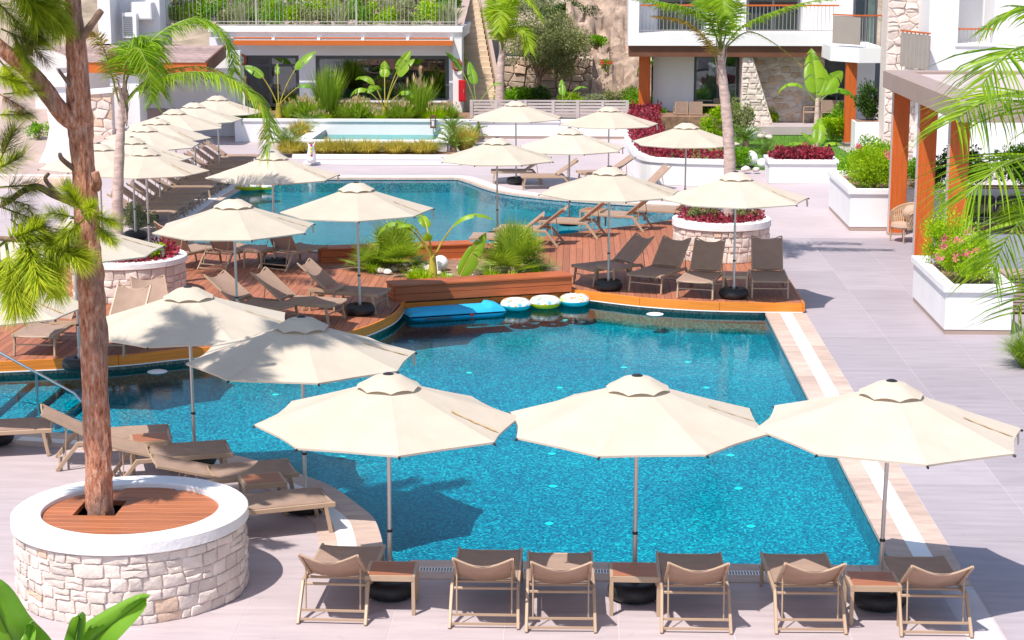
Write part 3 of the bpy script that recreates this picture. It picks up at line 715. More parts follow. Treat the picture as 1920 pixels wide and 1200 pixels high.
# ------------------------------------------------------------------ loungers
def make_lounger(ang, nm='sun_lounger'):
    """origin on the ground under the middle; foot end towards +y"""
    t = thing(nm, 'x', 'sun lounger', group='taupe sling sun loungers'); H = 0.36; hw = 0.35; A = R(ang); hy = -0.12; bl = 0.78
    fr = MB()
    for s in (-1, 1):
        x = s*hw
        fr.bar((x,-0.36,H), (x,0.92,H), 0.032, 0.06)
    for y in (0.90, 0.35, -0.12, -0.34): fr.bar((-hw,y,H-0.012), (hw,y,H-0.012), 0.03, 0.028)
    fr.build('frame', 'frame_tan', t, bevel=0.006)
    for s in (-1, 1):
        MB().bar((s*hw,-0.33,H+0.015), (s*(hw+0.01),-0.64,0.0), 0.034, 0.055).build('rear_leg', 'frame_tan', t, bevel=0.006)
        l = MB().bar((s*(hw-0.002),0.80,H-0.02), (s*(hw+0.004),0.86,0.0), 0.034, 0.05, (0,1,0)).build('front_leg', 'frame_tan', t, bevel=0.006)
    MB().bar((-hw,-0.60,0.045), (hw,-0.60,0.045), 0.022, 0.022).build('crossbar', 'frame_tan', t)
    MB().bar((-hw,-0.54,0.125), (hw,-0.54,0.125), 0.022, 0.022).build('crossbar', 'frame_tan', t)
    MB().bar((-hw,0.83,0.2), (hw,0.83,0.2), 0.02, 0.02).build('crossbar', 'frame_tan', t)
    # seat sling, sagging a little across and rolled over the foot bar
    s_ = MB(); nx, ny = 6, 8; vs = []
    ys = [hy+(0.93-hy)*j/ny for j in range(ny+1)]
    for lay in (0, 1):
        for j, y in enumerate(ys):
            for i in range(nx+1):
                u = i/nx*2-1; z = H+0.036-0.022*(1-u*u)-lay*0.008 - (0.03 if j == ny else 0)
                vs.append((u*(hw-0.016), y, z))
    def sheet(nx, ny):
        f = []; o = (nx+1)*(ny+1)
        for j in range(ny):
            for i in range(nx):
                a = j*(nx+1)+i; f.append((a,a+1,a+nx+2,a+nx+1)); f.append((o+a,o+a+nx+1,o+a+nx+2,o+a+1))
        for j in range(ny):
            a = j*(nx+1); b = a+nx; f.append((a,a+nx+1,o+a+nx+1,o+a)); f.append((b,o+b,o+b+nx+1,b+nx+1))
        for i in range(nx):
            a = i; b = ny*(nx+1)+i; f.append((a,o+a,o+a+1,a+1)); f.append((b,b+1,o+b+1,o+b))
        return f
    s_.add(vs, sheet(nx, ny)); s_.build('seat', 'sling', t, smooth=True)
    # backrest
    d = Vector((0,-math.cos(A),math.sin(A))); u_ = Vector((0,math.sin(A),math.cos(A))); o0 = Vector((0,hy,H+0.03))
    bf = MB()
    for s in (-1, 1): bf.bar(o0+Vector((s*(hw-0.045),0,0)), o0+Vector((s*(hw-0.045),0,0))+d*bl, 0.028, 0.03, u_)
    # curved top bar, bowed backwards
    top = [o0+d*(bl-0.005-0.02*math.cos(k/8*math.pi*2-math.pi))+Vector(((k/8*2-1)*(hw-0.045),0,0))-u_*0.075*math.sin(k/8*math.pi)+d*(-0.03*math.sin(k/8*math.pi)) for k in range(9)]
    bf.tube(top, 0.013, 6); bf.bar(o0+Vector((-hw+0.05,0,0))+d*0.06, o0+Vector((hw-0.05,0,0))+d*0.06, 0.02, 0.02, u_)
    b = bf.build('backrest', 'frame_tan', t)
    vs = []
    for lay in (0, 1):
        for j in range(7):
            for i in range(nx+1):
                u = i/nx*2-1; q = o0+Vector((u*(hw-0.05),0,0))+d*(0.03+(bl-0.06)*j/6)+u_*(0.014-(0.05+0.03*(j/6))*(1-u*u)*1.0-lay*0.007)
                vs.append(tuple(q))
    MB().add(vs, sheet(nx, 6)).build('sling_back', 'sling', b, smooth=True)
    if ang > 8:
        for s in (-1, 1):
            MB().tube([o0+Vector((s*(hw-0.06),0,-0.02))+d*0.42, Vector((s*(hw-0.06),-0.52,0.135))], 0.009, 6).build('prop_rod', 'frame_tan', t)
    return t
LP = {}
def lounger(px, py, z, heading, ang, label, at='foot', lvl=0.0):
    """px,py,z: a survey point of the middle of the foot edge (or the centre)"""
    new = ang not in LP
    if new: o = make_lounger(ang); LP[ang] = tree_of(o)
    else: o = copy_tree(LP[ang])
    h = R(heading); p = G(px, py, z)
    if at == 'foot': p = p - Vector((math.cos(h), math.sin(h), 0))*0.93
    o.location = (p.x, p.y, lvl); o.rotation_euler = (0, 0, h-math.pi/2); o['label'] = label
def lounger_at(x, y, heading, ang, label, lvl=0.0):
    new = ang not in LP
    if new: o = make_lounger(ang); LP[ang] = tree_of(o)
    else: o = copy_tree(LP[ang])
    o.location = (x, y, lvl); o.rotation_euler = (0, 0, R(heading)-math.pi/2); o['label'] = label
fx = [G(c, 1110, 0.4).x for c in (622, 907, 1050, 1305, 1517, 1750)]
names = ['leftmost sun lounger of the front row, nearest the round planter', 'second sun lounger from the left in the front row',
 'sun lounger left of the middle side table in the front row', 'sun lounger right of the middle side table in the front row',
 'second sun lounger from the right in the front row', 'rightmost sun lounger of the front row in the parasol shadow']
for x, nme, dy, hd in zip(fx, names, (0.10,0.03,-0.05,-0.03,0.0,-0.04), (88,90,91,90,91,90)): lounger_at(x, 19.13+dy, hd, 33, nme)
DK = DZ
LL = [ # foot-edge middle px, level of the sling, heading, back angle, label, floor
 (617,926,0.39,22,6,'sun lounger in full sun beside the curved pool rim, right of the round planter',0),
 (552,872,0.39,20,16,'shaded sun lounger with a side table in front, right of the pine trunk',0),
 (432,836,0.39,18,18,'sun lounger with foot end over the pool rim right of the pine trunk',0),
 (320,806,0.39,16,30,'sun lounger behind the pine trunk with its raised back left of it',0),
 (100,792,0.39,14,6,'sun lounger at the left photo edge by the pool steps',0),
 (60,628,0.39+DK,267,30,'sun lounger on the left deck facing the camera by a parasol base',DK),
 (190,628,0.39+DK,262,48,'sun lounger on the left deck hidden behind the pine trunk',DK),
 (300,600,0.39+DK,290,40,'sun lounger on the deck behind the parasol by the left stone planter',DK),
 (545,572,0.39+DK,335,36,'dark shaded sun lounger on the deck left of the deck parasol pole',DK),
 (637,566,0.39+DK,343,40,'sun lounger on the deck left of the deck parasol with a table behind it',DK),
 (722,546,0.39+DK,346,40,'sun lounger on the deck touching the front wooden bench',DK),
 (394,458,0.39+DK,62,58,'sun lounger seen from behind right of the left stone planter',DK),
 (476,456,0.39+DK,64,58,'middle of three sun loungers seen from behind at the back pool',DK),
 (590,456,0.39+DK,62,58,'sun lounger seen from behind left of the back wooden bench',DK),
 (882,440,0.39+DK,176,40,'pale sun lounger pointing left behind the right fan palm',DK),
 (930,424,0.39+DK,168,40,'shaded sun lounger beside the small table behind the right fan palm',DK),
 (1012,409,0.39+DK,163,40,'third sun lounger of the fan at the back pool edge',DK),
 (1105,396,0.39+DK,158,40,'fourth sun lounger of the fan at the back pool edge',DK),
 (1195,388,0.39+DK,160,42,'sun lounger beside the right stone planter at the back pool',DK),
 (1089,500,0.39+DK,215,42,'shaded sun lounger at the right end of the front wooden bench',DK),
 (1207,515,0.39+DK,243,44,'second sun lounger from the bench in the deck row of four',DK),
 (1302,526,0.39+DK,255,50,'third sun lounger from the bench in the deck row of four',DK),
 (1445,525,0.39+DK,268,55,'rightmost sun lounger on the deck corner',DK),
 (920,319,0.39,182,36,'dark sun lounger at the far right corner of the back pool',0),
 (976,328,0.39,184,36,'sunlit sun lounger at the far right corner of the back pool',0),
 (1085,322,0.39,195,34,'sun lounger with dark back behind the deck parasol on the right',0),
 (1150,348,0.39,195,44,'sun lounger before the curved purple planter',0),
]
for (a, b, z, hd, an, lab, lv) in LL: lounger(a, b, z, hd, an, lab, 'foot', lv)
nrow = 13
for i in range(nrow):
    t = i/(nrow-1); px = 293+(417-293)*t; 
    y = 47.2+(60.2-47.2)*t; x = G(289,421,0.39).x*(1-t)+G(420,332,0.39).x*t
    word = ['nearest','second','third','fourth','fifth','sixth','seventh','eighth','ninth','tenth','eleventh','twelfth','farthest'][i]
    lounger_at(x-0.93, y, 1, 36, word+' sun lounger '+('' if i in (0,12) else 'from the camera ')+'in the left row under the parasols', 0)
# ------------------------------------------------------------------ side tables
def make_table():
    t = thing('side_table', 'x', 'side table', group='tan side tables'); h = 0.44; w = 0.27; d = 0.25
    f = MB()
    for s in (-1,1): f.bar((s*(w-0.02),-d,h-0.03), (s*(w-0.02),d,h-0.03), 0.04, 0.06); f.bar((-w+0.04,s*(d-0.02),h-0.03), (w-0.04,s*(d-0.02),h-0.03), 0.04, 0.06)
    f.build('frame', 'frame_tan', t, bevel=0.004)
    MB().box(-w+0.035, w-0.035, -d+0.035, d-0.035, h-0.03, h+0.003).build('top', 'table_top', t)
    lg = MB().box(-0.02,0.02,-0.02,0.02,0,h-0.06).mesh('leg', 0.004); lg.materials.append(M('frame_tan'))
    for sx in (-1,1):
        for sy in (-1,1): obj('leg', lg, t, (sx*(w-0.02), sy*(d-0.02), 0))
    return t
T0 = make_table(); TT = tree_of(T0)
TB = [(735,1066,0.44,0,0,'brown topped side table of the front row nearest the round planter'),
 (1190,1068,0.44,0,0,'brown topped side table in the middle of the front row'),
 (1636,1085,0.44,1,0,'brown topped side table at the right of the front row'),
 (492,897,0.44,20,0,'brown topped side table between the loungers right of the pine trunk'),
 (282,820,0.44,17,0,'side table by the pool rim just right of the pine trunk'),
 (128,597,0.44+DK,0,DK,'dark side table left of the pine trunk on the deck'),
 (612,538,0.44+DK,-15,DK,'small side table between two deck loungers left of the bench'),
 (487,465,0.44+DK,62,DK,'small side table among the loungers seen from behind at the back pool'),
 (965,429,0.44+DK,170,DK,'small pale side table behind the right fan palm'),
 (1152,498,0.44+DK,225,DK,'dark side table behind the deck parasol base by the bench'),
 (1380,513,0.44+DK,262,DK,'dark side table between the two rightmost deck loungers'),
 (1112,392,0.44+DK,160,DK,'small side table in the fan of loungers at the back pool')]
for i, (a, b, z, rz, lv, lab) in enumerate(TB):
    o = T0 if i == 0 else copy_tree(TT)
    p = G(a, b, z); o.location = (p.x, p.y, lv); o.rotation_euler = (0,0,R(rz)); o['label'] = lab
# ------------------------------------------------------------------ planters
def clip_half(poly, a, b):
    """keep the side of poly nearer to a than to b"""
    mx, my = (a[0]+b[0])/2, (a[1]+b[1])/2; nx, ny = b[0]-a[0], b[1]-a[1]; out = []
    for i in range(len(poly)):
        p, q = poly[i], poly[(i+1)%len(poly)]; dp = (p[0]-mx)*nx+(p[1]-my)*ny; dq = (q[0]-mx)*nx+(q[1]-my)*ny
        if dp <= 0: out.append(p)
        if (dp < 0 < dq) or (dq < 0 < dp): t = dp/(dp-dq); out.append((p[0]+(q[0]-p[0])*t, p[1]+(q[1]-p[1])*t))
    return out
def rubble(total, height, rows, wmin, wmax, r, asp=1.5, jv=0.30):
    """uneven fitted stones filling a rectangle: list of convex outlines"""
    pts = []; hs = [r.uniform(0.75,1.3) for _ in range(rows)]; k = height/sum(hs); z = 0
    for h in hs:
        h *= k; u = r.uniform(-wmax*0.5, 0.3*wmin)
        while u < total+wmin:
            w = r.uniform(wmin, wmax); pts.append((u+w/2, (z+h/2+r.uniform(-jv,jv)*h)*asp))
            if w > (wmin+wmax)*0.58 and r.random() < 0.45: q = pts.pop(); pts += [(q[0]+r.uniform(-.03,.03), (z+h*0.25)*asp), (q[0]+r.uniform(-.03,.03), (z+h*0.78)*asp)]
            u += w
        z += h
    out = []; lim = (wmax*2.2)**2
    for i, a in enumerate(pts):
        poly = [(0,0),(total,0),(total,height*asp),(0,height*asp)]
        for j, b in enumerate(pts):
            if i != j and (a[0]-b[0])**2+(a[1]-b[1])**2 < lim*2:
                poly = clip_half(poly, a, b)
                if not poly: break
        if len(poly) < 3: continue
        poly = [(x, y/asp) for x, y in poly]
        ar = 0.5*sum(poly[k][0]*poly[(k+1)%len(poly)][1]-poly[(k+1)%len(poly)][0]*poly[k][1] for k in range(len(poly)))
        if abs(ar) > 0.0012: out.append(poly if ar > 0 else poly[::-1])
    return out
def coursed(total, height, rows, wmin, wmax, r, seed, amp=0.024):
    """roughly squared blocks in wavering courses, some split in two"""
    hs = [r.uniform(0.65,1.4) for _ in range(rows)]; k = height/sum(hs); z = 0; out = []
    def w_(u, v):
        q = noise.noise_vector(Vector((u*4.2, v*5.0, seed*1.7))); e = min(1, v/0.06, (height-v)/0.06)
        return (max(0, min(total, u+q.x*amp*1.6)), v+q.y*amp*max(0, e))
    for h in hs:
        h *= k; u = r.uniform(-wmax, 0)
        while u < total:
            w = r.uniform(wmin, wmax)*(1.25 if h*rows > height*1.1 else 0.95); a, b = max(0, u), min(total, u+w); u += w
            if b-a < 0.05: continue
            parts = [(a, b, z, z+h)]
            if h > height/rows*0.95 and b-a > wmin*1.1 and r.random() < 0.28: m = z+h*r.uniform(0.38,0.62); parts = [(a,b,z,m), (a,b,m,z+h)]
            for (a0, b0, z0, z1) in parts:
                q = r.uniform(-0.02,0.02)
                out.append([w_(x, y) for x, y in [(a0,z0),((a0+b0)/2,z0),(b0,z0),(b0,(z0+z1)/2),(b0,z1),((a0+b0)/2,z1),(a0,z1),(a0,(z0+z1)/2)]])
        z += h
    return out
def stone_mesh(poly, put, r, g, proud, soft=0.016):
    """one dressed stone: put(u, v, d) places a point at wall coordinates and depth"""
    n = len(poly); cx = sum(q[0] for q in poly)/n; cy = sum(q[1] for q in poly)/n
    sm = []
    for i in range(n):                                   # knock the corners off
        a, b = poly[i], poly[(i+1)%n]; t = min(0.22, 0.014/max(0.02, math.hypot(b[0]-a[0], b[1]-a[1])))
        sm += [(a[0]+(b[0]-a[0])*t, a[1]+(b[1]-a[1])*t), (a[0]+(b[0]-a[0])*(1-t), a[1]+(b[1]-a[1])*(1-t))]
        if math.hypot(b[0]-a[0], b[1]-a[1]) > 0.14: sm.insert(-1, ((a[0]+b[0])/2+r.uniform(-.006,.006), (a[1]+b[1])/2+r.uniform(-.006,.006)))
    def ins(d): return [(q[0]+(cx-q[0])*min(0.6, d/max(0.02, math.hypot(cx-q[0], cy-q[1]))), q[1]+(cy-q[1])*min(0.6, d/max(0.02, math.hypot(cx-q[0], cy-q[1])))) for q in sm]
    m = len(sm); pr = proud*r.uniform(0.35,1.25); tu, tv = r.uniform(-.12,.12), r.uniform(-.12,.12); mb = MB()
    f = lambda q: pr+tu*(q[0]-cx)+tv*(q[1]-cy)+r.uniform(-.003,.003)
    A, B, C = ins(g), ins(g+soft*0.4), ins(g+soft*1.3)
    mb.v = [put(q[0], q[1], -0.015) for q in A]+[put(q[0], q[1], f(q)*0.8) for q in B]+[put(q[0], q[1], f(q)) for q in C]+[put(cx, cy, f((cx,cy))+0.003)]
    for i in range(m):
        j = (i+1) % m; mb.f += [(i,j,m+j,m+i), (m+i,m+j,2*m+j,2*m+i), (2*m+i,2*m+j,3*m)]
    return mb
def jit(u, v, s, k): 
    q = noise.noise_vector(Vector((u*3.1+s, v*3.7, s*1.7))); return u+q.x*k, v+q.y*k
def round_planter(name, label, c, rad, height, caph, rows, wmin, wmax, seed, lip=0.05, ring=0.3, arc=(math.pi, 2*math.pi), proud=0.03, split=False):
    r = random.Random(seed); t = thing(name, label, 'planter', c)
    MB().lathe([(rad-0.004,0),(rad-0.004,height-caph+0.01),(rad-0.12,height-caph+0.01),(rad-0.12,0)], 64, close=True).build('wall_core', 'mortar', t, smooth=True)
    span = arc[1]-arc[0]
    for poly in coursed(span*rad, height-caph-0.006, rows, wmin, wmax, r, seed):
        put = lambda u, v, d: ((rad+d)*math.cos(arc[0]+u/rad), (rad+d)*math.sin(arc[0]+u/rad), max(0.003, v))
        stone_mesh(poly, put, r, 0.005, proud).build('stone', 'stone' if r.random() < 0.955 else 'stone_warm', t, smooth=True, angle=30)
    ro = rad+lip; ri = rad-ring
    MB().lathe([(ri,height-0.16),(ri,height-0.012),(ri+0.015,height),(ro-0.02,height),(ro,height-0.015),(ro+0.005,height-caph+0.015),(ro-0.02,height-caph),(ri,height-caph)], 96, close=True).build('cap', 'plaster_rough', t, smooth=True, angle=35)
    return t
PC = G(245, 951, 0.92); PC = Vector((PC.x, PC.y, 0))
pt = round_planter('tree_planter', 'round stone planter with white cap and wooden top round the pine', PC, 1.25, 0.92, 0.145, 6, 0.11, 0.28, 3, 0.04, 0.28, (R(165), R(375)), 0.022)
hole = G(187, 953, 0.86) - PC
pwid = 0.142; y = -0.98
while y < 0.98:
    hw_ = math.sqrt(max(0, 1.05**2-max(abs(y), abs(y+pwid))**2))
    runs = [(-hw_, hw_)]
    if y+pwid > hole.y-0.2 and y < hole.y+0.2: runs = [(-hw_, hole.x-0.235), (hole.x+0.235, hw_)]
    for a, b in runs:
        if b-a > 0.06: MB().box(a, b, y+0.003, y+pwid-0.003, 0.80, 0.862).build('slat', 'ring_wood', pt, bevel=0.003)
    y += pwid
MB().lathe([(0,0.70),(0.97,0.70)], 40).build('soil', 'soil', pt)
LPc = G(219, 571, DZ); LPc = Vector((LPc.x, LPc.y+1.12, DZ))
round_planter('stone_planter', 'round stone planter with purple plants left on the deck', LPc, 1.10, 0.80, 0.13, 4, 0.12, 0.30, 8, 0.05, 0.2, (R(175), R(365)), 0.03)
RPc = G(1358, 495, DZ); RPc = Vector((RPc.x, RPc.y+1.06, DZ))
round_planter('stone_planter', 'round stone planter with a palm right on the deck', RPc, 1.04, 0.88, 0.17, 4, 0.12, 0.30, 15, 0.06, 0.2, (R(175), R(365)), 0.03)
MB().lathe([(0,LPc.z+0.66),(0.92,LPc.z+0.66)], 40).build('planter_soil', 'soil', None, (LPc.x, LPc.y, 0)).parent = None
bpy.data.objects['planter_soil'].name = 'soil_bed'; tag(bpy.data.objects['soil_bed'], 'dark soil inside the left stone planter', 'soil', kind='stuff')
o = MB().lathe([(0,RPc.z+0.74),(0.86,RPc.z+0.74)], 40).build('soil_bed', 'soil', None, (RPc.x, RPc.y, 0)); tag(o, 'dark soil inside the right stone planter', 'soil', kind='stuff')
def white_planter(label, x0, x1, y0, y1, h, z=0, lip=0.05, plinth=True, wall=0.16, name='white_planter'):
    t = thing(name, label, 'planter', ((x0+x1)/2, y0, z)); cx = (x0+x1)/2
    a, b, d = x0-cx, x1-cx, y1-y0
    def ringbox(mb, e, i, z0, z1):
        o_ = [(a-e,-e),(b+e,-e),(b+e,d+e),(a-e,d+e)]; n_ = [(a+i,i),(b-i,i),(b-i,d-i),(a+i,d-i)]
        mb.add([(*p,z0) for p in o_]+[(*p,z0) for p in n_]+[(*p,z1) for p in o_]+[(*p,z1) for p in n_],
          [f for k in range(4) for f in ((k,(k+1)%4,8+(k+1)%4,8+k), (4+(k+1)%4,4+k,12+k,12+(k+1)%4), (8+k,8+(k+1)%4,12+(k+1)%4,12+k), (4+k,4+(k+1)%4,(k+1)%4,k))])
    m1 = MB(); ringbox(m1, 0, wall, 0.09 if plinth else 0, h-0.13); m1.build('wall', 'white', t)
    m2 = MB(); ringbox(m2, lip, wall+0.02, h-0.13, h); m2.build('cap', 'white', t, bevel=0.008)
    if plinth: m3 = MB(); ringbox(m3, -0.012, wall, 0, 0.09); m3.build('plinth', 'taupe_metal', t)
    MB().box(a+wall+0.021, b-wall-0.021, wall+0.021, d-wall-0.021, 0.01, h-0.12).build('soil', 'soil', t)
    return t
n0 = G(1770, 627); n1 = G(1890, 627)
white_planter('tall white planter of flowering shrubs at the right before the pergola', n0.x, n1.x+0.05, n0.y, 37.4, 0.92)
m0 = G(1592, 432); 
white_planter('white planter of bushes in front of the far pergola post', m0.x, m0.x+2.6, m0.y, m0.y+4.0, 1.05)
q0 = G(1442, 344); q1 = G(1567, 343)
white_planter('low white planter of purple plants on the far walkway', q0.x, q1.x, q0.y, q0.y+1.4, 0.72, plinth=False)
# curved white planter
cw = thing('curved_planter', 'curved white planter with a purple hedge at the back right', 'planter')
cpath = catmull(GP([(1178,245),(1170,275),(1180,318),(1205,341),(1260,347),(1320,349),(1372,350)]), 6)
strip_mesh(MB(), cpath, 0, 0.16, 0, 0.66, 0.25).build('wall', 'white', cw)
strip_mesh(MB(), cpath, -0.05, 0.22, 0.66, 0.80, 0.25).build('cap', 'white', cw)
# ------------------------------------------------------------------ wooden benches of the deck bed
def bench(label, a, b, depth, h):
    a = Vector(a); b = Vector(b); L_ = (b-a).length; ang = math.atan2(b.y-a.y, b.x-a.x)
    t = thing('wooden_bench', label, 'bench', (a.x, a.y, DZ), ang)
    MB().box(0.01, L_-0.01, 0.012, depth-0.01, -0.02, h-0.04).build('core', 'brown_soffit', t)
    for i in range(2): MB().box(0, L_, 0, 0.02, -0.02+i*(h-0.02)/2+0.004, -0.02+(i+1)*(h-0.02)/2-0.006).build('front_board', 'bench_wood', t, bevel=0.004)
    for i in range(3): MB().box(L_-0.008, L_+0.012, 0.022, depth, 0.004+i*(h-0.05)/3, (i+1)*(h-0.05)/3-0.004).build('end_board', 'bench_wood', t, bevel=0.004)
    for i in range(3): MB().box(-0.012, 0.008, 0.022, depth, 0.004+i*(h-0.05)/3, (i+1)*(h-0.05)/3-0.004).build('end_board', 'bench_wood', t, bevel=0.004)
    for i in range(4): MB().box(-0.03, L_+0.03, -0.03+i*(depth+0.05)/4+0.003, -0.03+(i+1)*(depth+0.05)/4-0.003, h-0.038, h).build('top_board', 'bench_wood', t, bevel=0.004)
    return t
ba = G(740, 567, DZ-0.02); bb = G(1072, 547, DZ-0.02)
bench('long reddish wooden bench along the front pool behind the air mattress', ba, bb, 0.55, 0.32)
ba2 = G(602, 494, DZ); bb2 = G(886, 483, DZ)
bench('reddish wooden bench along the back pool behind the fan palms', ba2, bb2, 0.5, 0.32)
# bed of soil and pebbles between the benches
bedp = catmull(GP([(600,500),(640,505),(680,511),(720,519),(790,521),(830,528)], DZ), 4) + GP([(1000,535),(1050,522),(1052,500),(985,487),(900,488),(760,488)], DZ)
o = MB().poly(bedp, DZ+0.006).build('planting_bed', 'soil'); tag(o, 'soil bed with pebbles between the two wooden benches', 'planting bed', kind='stuff')
def blob(seed, sx, sy, sz, n=10):
    r = random.Random(seed); mb = MB(); rows = []
    for i in range(n//2+1):
        ph = math.pi*i/(n//2)
        for j in range(n):
            th = 2*math.pi*j/n; v = Vector((math.sin(ph)*math.cos(th), math.sin(ph)*math.sin(th), -math.cos(ph)))
            k = 1+0.45*noise.noise(v*1.3+Vector((seed*3.1,0,0)))+0.15*noise.noise(v*3.5+Vector((0,seed*2.1,0))); mb.v.append((v.x*k*sx, v.y*k*sy, v.z*k*sz))
    for i in range(n//2):
        for j in range(n): mb.f.append((i*n+j, i*n+(j+1)%n, (i+1)*n+(j+1)%n, (i+1)*n+j))
    return mb
pebm = []
for i in range(5):
    me = blob(i+1, 0.11, 0.10, 0.08).mesh('pebble', smooth=True, angle=180); me.materials.append(M('pebble')); pebm.append(me)
r5 = random.Random(5)
spots = [(703,509),(715,512),(728,514),(780,508),(792,504),(803,507),(812,502),(798,499),(786,500),(770,512),(820,509),(877,509),(868,512),(850,526),(890,520),(842,524),(700,500),(870,500),(860,505),(738,508),(905,515),(760,500),(828,500),(822,515),(776,519)]
for i, (a, b) in enumerate(spots):
    s = r5.uniform(0.5,1.05); o = obj('boulder', pebm[i % 5], None, G(a, b, DZ+0.02)+Vector((0,0,0.05*s)), r5.uniform(0,6)); o.scale = (s, s, s*0.9)
    tag(o, 'pale rounded stone in the bed between the wooden benches', 'stone', 'pale stones in the deck bed')
gm = MB().lathe([(0.2*math.sin(math.pi*i/12), -0.2*math.cos(math.pi*i/12)) for i in range(13)], 24).mesh('globe', smooth=True, angle=180); gm.materials.append(M('globe'))
def globe(px, py, z, rad, lab):
    t = thing('globe_lamp', lab, 'globe lamp', G(px, py, z)); o = obj('globe', gm, t, (0,0,rad)); o.scale = (rad/0.2,)*3
    MB().lathe([(rad*0.45,0),(rad*0.45,rad*0.16),(rad*0.35,rad*0.2)], 16).build('foot', 'black_plastic', t)
globe(826, 508, DZ, 0.17, 'white globe lamp behind the banana plant on the deck')
globe(1408, 263, 0.3, 0.23, 'farthest white globe lamp in the garden behind the palm')
globe(1406, 312, 0.05, 0.26, 'large white globe lamp left of the low purple planter')
globe(1429, 316, 0.0, 0.17, 'small white globe lamp touching the low purple planter')
# ------------------------------------------------------------------ plants
def plant(name, label, cat, loc, group=None): return thing(name, label, cat, loc, 0, group)
def shrub(label, c, rad, n, size, mat='leaf_shrub', clumps=16, name='shrub', cat='shrub', flat=0.3, shell=0.5, cr=0.38, flowers=None, asp=0.45, group=None, stems=5):
    c = Vector(c); t = plant(name, label, cat, c, group); mb = MB()
    leaves(mb, (0,0,rad[2]*0.95), rad, n, size, clumps, rnd, flat, asp, shell, cr, 0.0); mb.build('foliage', mat, t)
    sm = MB()
    for i in range(stems):
        a = 2*math.pi*i/stems+0.4; q = Vector((math.cos(a)*rad[0]*0.5, math.sin(a)*rad[1]*0.5, rad[2]*1.1)); sm.tube([(0,0,0), q*0.5+UP*rad[2]*0.1, q], [0.02,0.013,0.006], 5, False)
    sm.build('stems', 'bark', t)
    if flowers:
        fb = MB()
        for k in range(flowers[0]):
            v = rv(); v.z = abs(v.z)*0.9+0.1; v.y = -abs(v.y); p = Vector((v.x*rad[0], v.y*rad[1], rad[2]*0.95+v.z*rad[2]))
            leaves(fb, p, (0.10,0.10,0.08), 26, 0.05, 4, rnd, 0.2, 0.8, 0.2, 0.6)
        fb.build('blossom', flowers[1], t)
    return t
def cover(label, pts, z, h, n, size, mat, name='ground_cover', cat='ground cover', r=rnd):
    """dense low planting inside an outline"""
    xs = [p.x for p in pts]; ys = [p.y for p in pts]; mb = MB(); k = 0
    while k < n:
        x, y = r.uniform(min(xs), max(xs)), r.uniform(min(ys), max(ys)); c = cross_y(pts, x)
        if not any(c[i] <= y <= c[i+1] for i in range(0, len(c)-1, 2)): continue
        top = z+h*(0.55+0.45*noise.noise(Vector((x*2.1,y*2.1,3)))+0.25*noise.noise(Vector((x*6,y*6,1))))
        p = Vector((x, y, z+(top-z)*r.random()**0.5)); d = (rv(r)+UP*0.6).normalized(); s = d.cross(rv(r)).normalized(); l = size*r.uniform(0.6,1.3)
        mb.add([tuple(p), tuple(p+d*l*0.5+s*l*0.25), tuple(p+d*l), tuple(p+d*l*0.5-s*l*0.25)], [(0,1,2,3)]); k += 1
    o = mb.build(name, mat); tag(o, label, cat, kind='stuff'); return o
def circ(c, rad, n=20): return [Vector((c.x+rad*math.cos(2*math.pi*i/n), c.y+rad*math.sin(2*math.pi*i/n), 0)) for i in range(n)]
cover('purple leafy plants filling the left stone planter', circ(LPc, 1.02), LPc.z+0.66, 0.42, 3000, 0.10, 'leaf_purple')
cover('dull purple and olive plants filling the right stone planter', circ(RPc, 0.98), RPc.z+0.74, 0.34, 2600, 0.10, 'leaf_purple')
cover('dense purple plants in the low white planter', [Vector((q0.x+0.1,q0.y+0.1,0)),Vector((q1.x-0.1,q0.y+0.1,0)),Vector((q1.x-0.1,q0.y+1.3,0)),Vector((q0.x+0.1,q0.y+1.3,0))], 0.6, 0.55, 3400, 0.13, 'leaf_purple')
ch = [p for p in resample(cpath, 0.4)]; nn_ = normals(ch)
hedge = [p+n_*0.12 for p, n_ in zip(ch, nn_)] + [p+n_*1.25 for p, n_ in zip(ch, nn_)][::-1]
cover('dense purple hedge in the curved white planter', hedge, 0.66, 0.62, 9000, 0.13, 'leaf_purple')
shrub('grey green shrub in the right stone planter before the palm', Vector((RPc.x-0.45, RPc.y-0.25, RPc.z+0.75)), (0.34,0.3,0.28), 900, 0.06, 'leaf_olive', 10)
shrub('olive green shrub at the right of the right stone planter', Vector((RPc.x+0.5, RPc.y-0.1, RPc.z+0.75)), (0.32,0.3,0.30), 800, 0.06, 'leaf_olive', 10)
shrub('low green sprig in the left stone planter', Vector((LPc.x+0.5, LPc.y-0.35, LPc.z+0.7)), (0.3,0.25,0.22), 600, 0.09, 'leaf_bright', 8)
shrub('pale grey leafed bush behind the left stone planter', G(258,436,0), (0.5,0.45,0.5), 2200, 0.07, 'leaf_grey', 14)
shrub('bright flowering bush in the tall white planter at the right', Vector((n0.x+0.50, n0.y+0.9, 0.85)), (0.68,0.95,0.50), 8500, 0.055, 'leaf_bright', 26, flowers=(9,'flower_pink'))
shrub('bright green bush at the back of the tall white planter', Vector((n0.x+0.45, n0.y+2.3, 0.85)), (0.66,0.9,0.60), 6500, 0.055, 'leaf_bright', 24)
shrub('bright green bush with pink flowers in the white planter by the pergola post', Vector((m0.x+0.75, m0.y+1.0, 0.95)), (0.9,1.1,0.60), 7500, 0.07, 'leaf_bright', 26, flowers=(5,'flower_pink'))
shrub('green bush at the back of the white planter by the pergola post', Vector((m0.x+0.9, m0.y+2.9, 0.95)), (1.0,1.0,0.65), 6000, 0.08, 'leaf_shrub', 24)
